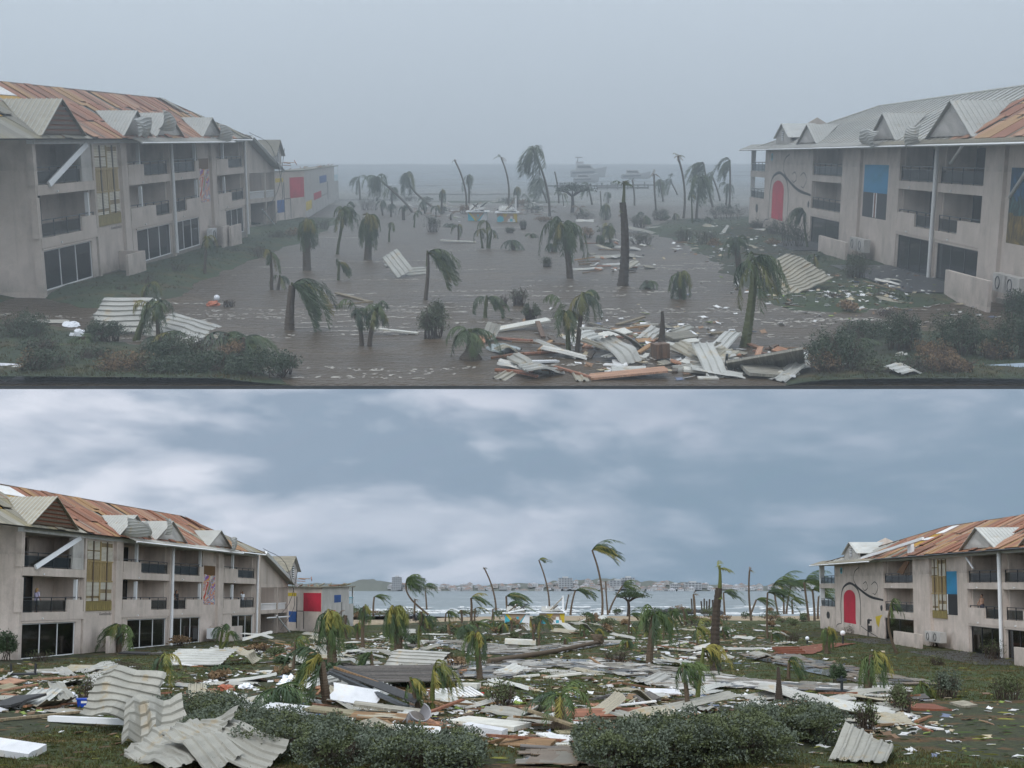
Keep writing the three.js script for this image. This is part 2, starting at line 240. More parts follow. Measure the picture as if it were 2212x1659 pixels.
// ---- storm day: slab, banks and flood
{
  const Z0 = 49.6, Z1 = 1320, hw = z => z * 0.5 + 6;
  put(UPP, new THREE.Mesh(prism([V(-hw(Z0), -0.085, -Z0), V(hw(Z0), -0.085, -Z0), V(hw(Z1), -0.085, -Z1), V(-hw(Z1), -0.085, -Z1)], V(0, -0.03, 0)), mat(0.02, 0.02, 0.02, 0.95)), 'ground_slab', 'dark bed under the flooded garden', '', null, 'structure');
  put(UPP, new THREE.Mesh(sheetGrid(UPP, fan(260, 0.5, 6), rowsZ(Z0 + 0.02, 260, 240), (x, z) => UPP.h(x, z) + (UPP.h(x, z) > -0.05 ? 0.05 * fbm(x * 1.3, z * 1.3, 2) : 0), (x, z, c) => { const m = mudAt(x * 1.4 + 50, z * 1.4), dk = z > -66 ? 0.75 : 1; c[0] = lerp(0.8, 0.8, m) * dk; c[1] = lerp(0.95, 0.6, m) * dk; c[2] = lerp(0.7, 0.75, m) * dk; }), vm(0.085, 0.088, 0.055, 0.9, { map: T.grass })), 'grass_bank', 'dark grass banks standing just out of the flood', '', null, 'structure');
  T.flood = tex(1024, 1024, (u, v, c) => { const s = fbm(u * 6 + 1.5 * fbm(u * 3, v * 3, 2, 3), v * 14, 5, 14), f = fbm(u * 26, v * 60, 3, 60), foam = smooth(0.62, 0.80, 0.55 * f + 0.5 * fbm(u * 5 + 3, v * 9, 4, 9)); const k = 0.43 + 0.10 * s; c[0] = lerp(k, 0.66, foam * 0.5); c[1] = lerp(k * 0.945, 0.63, foam * 0.5); c[2] = lerp(k * 0.86, 0.58, foam * 0.5); }, true, [1 / 34, 1 / 34]);
  M.flood = new THREE.MeshPhysicalMaterial({ color: new THREE.Color().setRGB(0.27, 0.195, 0.115), roughness: 0.4, specularIntensity: 0.4, map: T.flood, bumpMap: T.ripple, bumpScale: 6, side: THREE.DoubleSide });
  const wave = (x, z) => { const d = -z, far = smooth(150, 330, d); return 0.05 * (fbm(x * 0.9, z * 0.55, 3) - 0.3) + 0.10 * Math.abs(fbm(x * 0.16 + 5, z * 0.2, 3) - 0.5) + far * 0.9 * (fbm(x * 0.03, z * 0.06, 3) - 0.4) + 0.012; };
  const gm = sheetGrid(UPP, fan(260, 0.5, 6), rowsZ(Z0, 232, 340), (x, z) => z > -Z0 - 0.1 ? 0 : wave(x, z));
  put(UPP, new THREE.Mesh(sheetGrid(UPP, fan(200, 0.5, 6), rowsZ(231, 1310, 170), (x, z) => wave(x, z) - 0.05 + 0.5 * (fbm(x * 0.02, z * 0.05, 3) - 0.5), (x, z, c) => { const silt = 1 - smooth(225, 520, -z + 120 * (fbm(x * 0.02, z * 0.03, 3) - 0.5)); c[0] = lerp(0.47, 0.31, silt); c[1] = lerp(0.50, 0.245, silt); c[2] = lerp(0.52, 0.165, silt); }), vm(1, 1, 1, 0.5, { map: T.sea, bumpMap: T.waveBump, bumpScale: 9 })), 'storm_sea', 'grey open sea fading into the rain', '', null, 'structure');
  // the front skirt closes the water down to its bed
  put(UPP, new THREE.Mesh(gm, M.flood), 'flood_water', 'muddy brown storm flood rushing across the garden', '', null, 'structure');
  put(UPP, new THREE.Mesh(box(-hw(Z0), hw(Z0), -0.12, 0.0, -Z0, -Z0 + 0.03), mat(0.02, 0.02, 0.02, 0.95)), 'slab_edge', 'dark cut front edge of the flooded ground', '', null, 'structure');
  // foam: streaks of small bubbles rafts carried by the current
  seed = 41; const n = 7000, im = new THREE.InstancedMesh(new THREE.IcosahedronGeometry(1, 0), M.foam, n), m4 = new THREE.Matrix4(), streaks = [];
  for (const [k, x, y, l, w] of [['a', 1330, 1290, 5, 1.2], ['a', 1180, 1300, 4, 0.8], ['a', 1500, 1260, 6, 1], ['a', 60, 1160, 4, 1], ['a', 120, 1280, 4, 0.7], ['b', 1560, 850, 6, 0.7], ['b', 1900, 890, 8, 1.2], ['b', 2100, 980, 6, 1.2], ['b', 2050, 745, 5, 0.8], ['b', 790, 650, 4, 0.6], ['b', 400, 1010, 3, 0.4], ['c', 240, 1320, 5, 1.2], ['c', 600, 1320, 5, 1], ['c', 450, 1400, 4, 0.9], ['c', 850, 1320, 4, 0.8], ['c', 170, 1040, 5, 0.8], ['b', 1300, 560, 8, 1], ['b', 1150, 440, 14, 1.5], ['b', 1700, 440, 20, 2]]) streaks.push([gAt(UPP, k, x, y), l, w]);
  for (let i = 0; i < 60; i++) streaks.push([UPP.g0(rr(250, 1900), rr(480, 820)), rr(2, 6), rr(0.15, 0.5)]);
  for (let i = 0; i < 70; i++) streaks.push([UPP.g0(rr(600, 1700), rr(372, 440)), rr(6, 26), rr(0.6, 2)]);
  for (let i = 0; i < n; i++) { const [p, l, w] = pick(streaks), a = rr(-0.5, 0.5), x = p.x + a * l * 2, z = p.z + 0.5 * Math.sin(a * 5 + p.x) * w * 2 + (rnd() + rnd() - 1) * w, s = rr(0.02, 0.07) * (1 + -p.z / 140); m4.makeRotationY(rr(0, 6)).scale(V(s * rr(1, 3), s * 0.25, s)).setPosition(x, wave(x, z) + 0.01, z); im.setMatrixAt(i, m4); }
  put(UPP, im, 'foam', 'pale foam streaks on the brown flood', 'foam', null, 'stuff');
}
// ---------------------------------------------------------------- hotel wings
// local axes of a wing: x along the facade (left to right seen from the garden), y up, z out of the facade
const FL = [0, 3.1, 6.2], EAVE = 9.0, RIDGE = 12.5, RZ = -5.6;
function frameOf(pA, pB, uA, uB, tall = 1) {
  const A = pB.clone().sub(pA), U = A.length() / (uB - uA); A.normalize();
  const up = V(0, 1, 0).addScaledVector(A, -A.y).normalize(), out = A.clone().cross(up);
  const o = pA.clone().addScaledVector(A, -uA * U);
  return { U, m: new THREE.Matrix4().makeBasis(A, up.clone().multiplyScalar(tall), out).setPosition(o) };
}
function curtain(x, w, y0, y1, z, tied) {
  const n = 18, pos = [], idx = [], rows = 8;
  for (let j = 0; j <= rows; j++) { const t = j / rows, pinch = tied ? 1 - 0.72 * Math.exp(-(((t - 0.42) / 0.16) ** 2)) : 1; for (let i = 0; i <= n; i++) { const u = i / n - 0.5; pos.push(x + u * w * pinch, lerp(y0, y1, t), z + 0.05 * Math.sin(i * 2.1)); if (i < n && j < rows) { const k = j * (n + 1) + i; idx.push(k, k + 1, k + n + 1, k + 1, k + n + 2, k + n + 1); } } }
  return geoOf(pos, idx);
}
function slidingDoor(g, x0, x1, y0, y1, z, n, frameMat, curtains) {
  const d = sub(g, 'sliding_door'), t = 0.07, bars = [box(x0, x1, y1 - t, y1, z - 0.05, z + 0.05), box(x0, x1, y0, y0 + t, z - 0.05, z + 0.05)];
  for (let i = 0; i <= n; i++) { const x = lerp(x0 + t / 2, x1 - t / 2, i / n); bars.push(box(x - t / 2, x + t / 2, y0 + t, y1 - t, z - 0.045, z + 0.045)); }
  part(d, 'frame', merge(bars), frameMat);
  for (let i = 0; i < n; i++) { const a = lerp(x0 + t / 2, x1 - t / 2, i / n) + t / 2 + 0.005, b = lerp(x0 + t / 2, x1 - t / 2, (i + 1) / n) - t / 2 - 0.005; part(d, 'glass_pane', box(a, b, y0 + t, y1 - t, z - 0.004, z + 0.004), M.glass); }
  for (const c of curtains || []) part(d, 'curtain', curtain(lerp(x0, x1, c[0]), c[1] * (x1 - x0), y0 + 0.1, y1 - 0.1, z - 0.3, c[2]), M.curtain);
  return d;
}
function railing(g, x0, x1, y, z, glassy) {
  const r = sub(g, 'railing'), b = [box(x0, x1, y + 1.0, y + 1.06, z - 0.03, z + 0.03), box(x0, x1, y + 0.8, y + 0.83, z - 0.015, z + 0.015), box(x0, x1, y + 0.06, y + 0.1, z - 0.02, z + 0.02)];
  const n = Math.max(1, Math.round((x1 - x0) / 2.2));
  for (let i = 0; i <= n; i++) { const x = lerp(x0 + 0.03, x1 - 0.03, i / n); b.push(box(x - 0.03, x + 0.03, y, y + 1.0, z - 0.029, z + 0.029)); }
  part(r, 'rail_bars', merge(b), M.darkMetal);
  if (glassy) part(r, 'rail_panel', box(x0 + 0.04, x1 - 0.04, y + 0.11, y + 0.79, z - 0.006, z + 0.006), M.railGlass);
}
function spindleRail(g, x0, x1, y, z) {
  const b = [box(x0, x1, y + 0.95, y + 1.02, z - 0.04, z + 0.04), box(x0, x1, y + 0.1, y + 0.15, z - 0.03, z + 0.03)];
  for (let x = x0 + 0.2; x < x1; x += 0.36) b.push(box(x - 0.035, x + 0.035, y + 0.15, y + 0.95, z - 0.025, z + 0.025));
  part(sub(g, 'railing'), 'rail_bars', merge(b), M.trim);
}
// one bay of stacked balconies over a glazed ground floor
function bay(g, x0, x1, o = {}) {
  const w = x1 - x0, D = 2.3;
  for (const x of [x0, x1]) part(g, 'partition_wall', box(x - 0.13, x + 0.13, 0, EAVE, -6.4, -0.32), M.wall);
  part(g, 'inner_wall', box(x0 + 0.13, x1 - 0.13, 0, EAVE, -6.6, -6.41), M.innerWall);
  for (const f of [1, 2]) {
    const y = FL[f], top = (f === 2 ? EAVE : FL[2]) - 0.32, gs = o.glassAt ?? 0;            // recessed back wall: part glass door, part wall
    const gw = o.open?.includes(f) ? 0.55 : 0.62, gx0 = gs ? x1 - 0.13 - gw * w : x0 + 0.13, gx1 = gs ? x1 - 0.13 : x0 + 0.13 + gw * w;
    const wx0 = gs ? x0 + 0.13 : gx1, wx1 = gs ? gx0 : x1 - 0.13;
    if (!o.open?.includes(f)) slidingDoor(g, gx0, gx1, y, top - 0.15, -D, 2, M.darkMetal, [[0.16, 0.26]]);
    part(g, 'back_wall', merge([box(wx0, wx1, y, top, -D - 0.15, -D), box(gx0, gx1, top - 0.15, top, -D - 0.15, -D)]), M.wall);
  }
  // ground floor doors
  const gx0 = x0 + 0.13 + (o.gl ?? 0.06) * w, gx1 = x1 - 0.13 - (o.gr ?? 0.06) * w;
  part(g, 'ground_wall', merge([box(x0 + 0.13, gx0, 0, 2.8, -0.3, -0.02), box(gx1, x1 - 0.13, 0, 2.8, -0.3, -0.02), box(gx0, gx1, 2.42, 2.8, -0.3, -0.02)]), M.wall);
  part(g, 'door_header', box(gx0 - 0.2, gx1 + 0.2, 2.44, 2.56, -0.02, 0.07), M.wall);
  slidingDoor(g, gx0, gx1, 0.02, 2.42, -0.14, o.panes ?? 3, o.doorFrame ?? M.trim, o.curtains ?? [[0.82, 0.16, true]]);
  part(g, 'bed', merge([box(x0 + 0.3 * w, x0 + 0.7 * w, 0.05, 0.55, -4.2, -2.2), box(x0 + 0.3 * w, x0 + 0.7 * w, 0.55, 0.75, -4.2, -3.6)]), M.bed);
  part(g, 'headboard', box(x0 + 0.2 * w, x0 + 0.8 * w, 0.05, 2.2, -6.4, -6.3), M.innerWood);
  // parapets: each floor [from, to] solid in fractions of the bay, full height 1 m, the rest railing
  for (const f of [1, 2]) {
    const y = FL[f], s = o.solid?.[f - 1] ?? [0, 0.4], a = x0 + s[0] * w, b = x0 + s[1] * w, low = (o.low?.[f - 1] ?? 0.25);
    part(g, 'balcony_front', box(x0 - 0.13, x1 + 0.13, y - 0.5, y + 0.08, -0.3, 0.04), M.wall);
    if (b - a > 0.05) part(g, 'parapet', box(a, b, y + 0.08, y + 0.95, -0.26, 0.035), M.wall);
    if (a - x0 > 0.1) railing(g, x0 + 0.13, a, y + 0.08, -0.12, true);
    if (x1 - b > 0.1) railing(g, b, x1 - 0.13, y + 0.08, -0.12, true);
    if (s[1] > s[0]) railing(g, a + 0.03, b - 0.03, y + 0.1, -0.12, false);
    part(g, 'spotlight_box', box(x0 + 0.3 * w, x0 + 0.3 * w + 0.14, y - 0.4, y - 0.3, 0.04, 0.12), M.trim);
  }
  if (o.post) part(g, 'balcony_post', merge([1, 2].map(f => box(x0 + o.post * w - 0.11, x0 + o.post * w + 0.11, FL[f] + 0.09, (f === 2 ? EAVE : FL[2]) - 0.3 - (f === 1 ? 0.35 : 0), -0.29, -0.05))), M.trim);
}
// roof of boards or metal columns on the front slope; kinds: function u -> kind
function roofing(g, X0, X1, o) {
  const len = Math.hypot(RIDGE - EAVE, RZ - 0.7), nrm = V(0, -(RZ - 0.7), RIDGE - EAVE).normalize();
  const S = (x, t, h = 0) => V(x, lerp(EAVE - 0.05, RIDGE, t), lerp(0.7, RZ, t)).addScaledVector(nrm, h);
  const tMax = x => Math.min(1, o.hip1 && x > o.hip1 ? (X1 - x) / (X1 - o.hip1) : 1, o.hip0 && x < o.hip0 ? (x - X0) / (o.hip0 - X0) : 1);
  const under = merge([prism([S(X0, 0), S(X1, 0), S(o.hip1 ?? X1, 1), S(o.hip0 ?? X0, 1)], nrm.clone().multiplyScalar(-0.06)),
    prism([V(X1, EAVE, 2 * RZ - 0.7), V(X0, EAVE, 2 * RZ - 0.7), V(o.hip0 ?? X0, RIDGE, RZ - 0.01), V(o.hip1 ?? X1, RIDGE, RZ - 0.01)], V(0, -0.06, 0)),
    ...(o.hip1 ? [geoOf([X1, EAVE - 0.05, 0.7, X1, EAVE - 0.05, 2 * RZ - 0.7, o.hip1, RIDGE, RZ], null, [0, 0, 8, 0, 4, 6])] : []),
    ...(o.hip0 ? [geoOf([X0, EAVE - 0.05, 0.7, X0, EAVE - 0.05, 2 * RZ - 0.7, o.hip0, RIDGE, RZ], null, [0, 0, 8, 0, 4, 6])] : [])]);
  part(g, 'roof_deck', under, o.deckMat ?? M.slate);
  const roof = sub(g, 'roof'); let cols = Math.round((X1 - X0) / o.cw), c = (X1 - X0) / cols;
  for (let i = 0; i < cols; i++) {
    const a = X0 + i * c, b = a + c * 0.965, ta = tMax(a), tb = tMax(b), k = o.kind((a + c / 2)), off = rnd() * 0.12;
    if (k === 'metal') {
      const e = 0.02, q = (x0, x1, h, th) => prism([S(x0, -0.0, h), S(x1, 0, h), S(x1, tMax(x1), h), S(x0, tMax(x0), h)], nrm.clone().multiplyScalar(th));
      part(roof, 'roof_sheet', merge([q(a, a + c * 0.99, e, 0.012), q(a, a + c * 0.16, e + 0.013, 0.06)]), M.metals[k === 'metal' ? (i % 7 ? 0 : 2) : 1]);
    } else if (k === 'board' || k === 'pale') {
      const rows = 3; let t0 = 0;
      for (let r = 0; r < rows; r++) {
        const t1 = r === rows - 1 ? 1 : (r + 1) / rows + off - 0.06 + 0.05 * (hash2(i >> 1, r) - 0.5);
        const A0 = Math.min(t0, ta), A1 = Math.min(t1 - 0.012, ta), B0 = Math.min(t0, tb), B1 = Math.min(t1 - 0.012, tb);
        if (rnd() > (o.missing ?? 0.05) && A1 + B1 - A0 - B0 > 0.05) { const h = 0.02 + 0.16 * rnd() ** 3, ms = k === 'board' ? M.roofBoards : M.paleBoards;
          part(roof, 'roof_board', prism([S(a, A0, h), S(b, B0, h), S(b, B1, h + 0.03), S(a, A1, h + 0.03)], nrm.clone().multiplyScalar(0.045)), ms[Math.floor(hash2(i + 50, r) * ms.length)]); }
        t0 = t1 + 0.004;
      }
      if (i % 2 === 0) part(roof, 'batten', prism([S(b, 0.01, 0.07), S(b + 0.17, 0.01, 0.07), S(b + 0.17, tb * 0.97, 0.07), S(b, tb * 0.97, 0.07)], nrm.clone().multiplyScalar(0.04)), hash2(i, 3) > 0.4 ? M.paleBoards[2] : M.roofBoards[1]);
    } else if (k === 'bare') {                                              // stripped to the lining: white insulation, yellow board and grey purlins across
      for (const [t0, t1, m, h] of [[0.0, 0.34, 'pale', 0.02], [0.36, 0.52, 'y', 0.01], [0.53, 0.62, 'g', 0.06], [0.63, 0.74, 'y', 0.01], [0.75, 1, 'w', 0.03]])
        if (Math.min(ta, tb) > t0) part(roof, m === 'y' ? 'lining_board' : 'insulation_panel', prism([S(a, t0, h), S(a + c * 1.0, t0, h), S(a + c * 1.0, Math.min(t1, tb), h), S(a, Math.min(t1, ta), h)], nrm.clone().multiplyScalar(0.04)), m === 'y' ? M.yellowBoard : m === 'g' ? M.panels[2] : m === 'w' ? M.panels[0] : M.paleBoards[i % 4]);
    }
  }
  part(g, 'ridge_cap', bar(V((o.hip0 ?? X0), RIDGE + 0.06, RZ), V(o.hip1 ?? X1, RIDGE + 0.06, RZ), 0.09), o.ridgeMat ?? M.woods[3]);
  if (o.hip1) part(g, 'hip_cap', bar(S(X1, 0, 0.08), V(o.hip1, RIDGE + 0.08, RZ), 0.09), o.ridgeMat ?? M.woods[3]);
  if (o.hip0) part(g, 'hip_cap', bar(S(X0, 0, 0.08), V(o.hip0, RIDGE + 0.08, RZ), 0.09), o.ridgeMat ?? M.woods[3]);
  return S;
}
function ribbed(w, l, rib = 0.33, amp = 0.045, fn) {                        // ribbed sheet in x (width) and z (length)
  const n = Math.max(2, Math.round(w / rib)), prof = []; for (let i = 0; i < n; i++) for (const [a, h] of [[0, 0], [0.12, 1], [0.3, 1], [0.42, 0]]) prof.push([(i + a) * w / n, h * amp]); prof.push([w, 0]);
  const rows = 12, pos = [], uv = [], idx = [], k = prof.length;
  for (let j = 0; j <= rows; j++) for (const [x, h] of prof) { const p = fn ? fn(x - w / 2, h, (j / rows - 0.5) * l, j / rows) : [x - w / 2, h, (j / rows - 0.5) * l]; pos.push(...p); uv.push(x, j / rows * l); }
  for (let j = 0; j < rows; j++) for (let i = 0; i < k - 1; i++) { const a = j * k + i; idx.push(a, a + k, a + 1, a + 1, a + k, a + k + 1); }
  const g = geoOf(pos, idx, uv); return g.toNonIndexed();
}
function dormer(g, x0, x1, h, o = {}) {
  const d = sub(g, 'dormer', o.label), xc = (x0 + x1) / 2, y0 = EAVE + 0.25, z0 = 0.55, back = -(h / (RIDGE - EAVE)) * (0.7 - RZ) + 0.5;
  part(d, 'gable_wall', prism([V(x0, y0, z0 - 0.1), V(x1, y0, z0 - 0.1), V(xc + 0.001, y0 + h, z0 - 0.1), V(xc, y0 + h, z0 - 0.1)], V(0, 0, -0.12)), o.dark ? M.rust : M.wallWhite);
  if (o.dark) for (let i = 0; i < 7; i++) { const t = i / 7, a = lerp(x0, xc, t + 0.04), b = lerp(x1, xc, t + 0.04); part(d, 'slat', box(a, b, y0 + h * t + 0.02, y0 + h * t + h / 7 - 0.1, z0 - 0.1, z0 - 0.03), M.woods[3]); }
  for (const [xa, sgn] of [[x0, -1], [x1, 1]]) {
    if (o.peel === sgn) continue;
    const q = [V(xa + sgn * 0.25, y0 - 0.12, z0 + 0.12), V(xc, y0 + h + 0.05, z0 + 0.12), V(xc, y0 + h + 0.05, back), V(xa + sgn * 0.25, y0 - 0.12, z0 - 0.4)];
    part(d, 'roof_sheet', prism(q, V(0, 0.05, 0)), M.metals[o.mi ?? 0]);
    const ribs = []; for (let k = 0; k < 12; k++) { const zk = lerp(z0 + 0.08, back, k / 12), s = clamp((zk - (z0 - 0.4)) / (back - (z0 - 0.4))); ribs.push(bar(V(xc, y0 + h + 0.12, zk), V(lerp(xa + sgn * 0.25, xc, s), lerp(y0 - 0.12, y0 + h + 0.05, s) + 0.07, zk), 0.03, 4)); } part(d, 'seams', merge(ribs), M.metals[2]);
  }
  if (o.crumple) {                                                         // sheet torn loose and folded down over the eave
    const w = (x1 - x0) * o.crumple, s0 = rnd() * 9;
    const geo = ribbed(2.4, w, 0.34, 0.05, (x, hh, z, t) => { const a = x * 0.9 + 0.5 * Math.sin(3 * t + s0), fx = x0 + (o.cx ?? 0.12) * (x1 - x0) + t * w * 0.95; return [fx, y0 + 0.55 + (o.cy ?? 0) + 0.55 * x + 0.12 * Math.sin(5 * t + x * 2 + s0) + hh, z0 + 0.5 + 0.45 * Math.cos(a) + 0.25 * Math.sin(4 * t + s0) + hh]; });
    part(d, 'torn_sheet', geo, M.metals[0], 'torn metal sheet curled over the eave');
  }
}
function eaveCanopy(g, x0, x1, matx) {                                      // shallow metal roof strip along the eave with a gutter
  const q = [V(x0, EAVE - 0.28, 1.35), V(x1, EAVE - 0.28, 1.35), V(x1, EAVE + 0.28, -0.1), V(x0, EAVE + 0.28, -0.1)];
  part(g, 'eave_canopy', prism(q, V(0, 0.04, 0)), matx);
  const ribs = []; for (let x = x0 + 0.2; x < x1; x += 0.45) ribs.push(bar(V(x, EAVE - 0.22, 1.36), V(x, EAVE + 0.33, -0.08), 0.035, 4)); part(g, 'canopy_seams', merge(ribs), matx);
  part(g, 'gutter', bar(V(x0, EAVE - 0.32, 1.38), V(x1, EAVE - 0.32, 1.38), 0.08), M.trim);
}
function shell(g, X0, X1, o = {}) {
  for (const [y, n] of [[FL[1], 'floor_slab'], [FL[2], 'floor_slab'], [EAVE, 'ceiling_slab']]) part(g, n, box(X0 + 0.28, X1 - 0.28, y - 0.3, y, -11.2, -0.31), M.innerWall);
  part(g, 'ground_slab', box(X0 + 0.1, X1 - 0.1, -0.8, 0.01, -11.2, -0.05), M.concrete);
  part(g, 'rear_wall', box(X0 + 0.28, X1 - 0.28, 0, EAVE, -11.5, -11.21), M.wall);
  for (const [x, s] of [[X0, 1], [X1, -1]]) {
    const sh = new THREE.Shape([[0.0, -0.8], [0, EAVE - 0.1], [5.6, o.hipEnd === s ? EAVE - 0.1 : RIDGE - 0.25], [11.5, EAVE - 0.1], [11.5, -0.8]].map(p => new THREE.Vector2(...p)));
    const e = new THREE.ExtrudeGeometry(sh, { depth: 0.27, bevelEnabled: false }); e.rotateY(Math.PI / 2); e.translate(s > 0 ? x : x - 0.27, 0, 0); part(g, 'end_wall', e, M.wall);
  }
  part(g, 'eave_beam', box(X0 - 0.02, X1 + 0.02, EAVE - 0.32, EAVE - 0.02, -0.3, 0.06), M.trim);
}
const wallSeg = (g, x0, x1, z = 0, y1 = EAVE - 0.32, y0 = -0.8, m = M.wall) => part(g, 'facade_wall', box(x0 + 0.002, x1 - 0.002, y0, y1, -0.32, z), m);
function scribble(text, wpx, hpx, font, color) {
  const c = document.createElement('canvas'); c.width = wpx; c.height = hpx; const x = c.getContext('2d'); x.clearRect(0, 0, wpx, hpx); x.fillStyle = color; x.font = font; x.textBaseline = 'middle'; x.fillText(text, 6, hpx / 2);
  const t = new THREE.CanvasTexture(c); t.colorSpace = THREE.SRGBColorSpace; return new THREE.MeshStandardMaterial({ map: t, transparent: true, roughness: 0.9, side: THREE.DoubleSide });
}
const print = (w, h) => { const g = new THREE.PlaneGeometry(w, h); return g; };
function shutterPanel(g, x0, x1, y0, y1, z) {                               // boarded window strip: slats, frame and a plywood foot
  const p = sub(g, 'shutter_panel', 'tall boarded panel of white and tan slats'), w = x1 - x0, rows = 46, h = (y1 - y0) / rows;
  part(p, 'backing', box(x0, x1, y0, y1, z, z + 0.03), M.panelBacking);
  for (let c = 0; c < 2; c++) for (let r = 0; r < rows; r++) {
    const t = r / rows, tan = t > 0.34 && t < 0.66, hole = !tan && vnoise(r * 0.5 + c * 9, c * 5.3 + 2) > 0.72; if (hole) continue;
    const a = x0 + (c * 0.5 + 0.02) * w, b = x0 + (c * 0.5 + 0.48) * w; part(p, 'slat', box(a, b, y0 + r * h + 0.01, y0 + (r + 0.82) * h, z + 0.031, z + 0.06 + 0.015 * rnd()), tan ? M.shutter : M.shutterWhite);
  }
  for (const u of [0.23, 0.5, 0.76]) part(p, 'upright', box(x0 + (u - 0.02) * w, x0 + (u + 0.02) * w, y0, y1, z + 0.077, z + 0.12), u === 0.5 ? M.shutter : M.woods[3]);
  for (const t of [0.33, 0.66]) part(p, 'crossbar', box(x0, x1, y0 + t * (y1 - y0) - 0.06, y0 + t * (y1 - y0) + 0.06, z + 0.078, z + 0.115), M.shutter);
  part(p, 'plywood_foot', box(x0 - 0.05, x1 + 0.05, y0 - 0.75, y0 - 0.01, z + 0.002, z + 0.06), M.olive);
}
T.mural = tex(256, 512, (u, v, c) => { const w = fbm(u * 3, v * 5, 3), a = vnoise(u * 6 + 4 * w, v * 10 + 3 * w), h = Math.floor(a * 9); const P = [[.85, .82, .78], [.78, .3, .2], [.8, .78, .75], [.86, .6, .3], [.55, .35, .65], [.82, .8, .78], [.35, .55, .7], [.75, .45, .4], [.5, .6, .35]]; const q = v > 0.72 + 0.1 * w ? [.42, .3, .16] : P[h % 9], f = 0.85 + 0.3 * vnoise(u * 60, v * 100); for (let k = 0; k < 3; k++) c[k] = q[k] * f; });
T.field = tex(256, 512, (u, v, c) => { const w = fbm(u * 4, v * 9, 4), s = vnoise(u * 30 + 6 * w, v * 12); const q = v > 0.62 + 0.2 * (w - 0.5) ? [.1, .3, .42] : v > 0.4 + 0.3 * (w - 0.5) ? [.18, .3, .3] : [.42, .34, .12]; for (let k = 0; k < 3; k++) c[k] = q[k] * (0.6 + 0.7 * s); });
M.mural = mat(0.8, 0.8, 0.8, 0.85, { map: T.mural }); M.field = mat(0.8, 0.8, 0.8, 0.85, { map: T.field });
function uvPlane(x0, x1, y0, y1, z) { const g = new THREE.PlaneGeometry(x1 - x0, y1 - y0); g.translate((x0 + x1) / 2, (y0 + y1) / 2, z); return g; }
const stroke = (pts, r, z) => tube(pts.map(p => V(p[0], p[1], z)), t => r * (0.55 + 0.45 * Math.sin(Math.PI * clamp(0.1 + 0.85 * t))), 5, 40);
const disc = (x, y, r, z, ry = 1) => { const g = new THREE.CircleGeometry(r, 24); g.scale(1, ry, 1); g.translate(x, y, z); return g; };

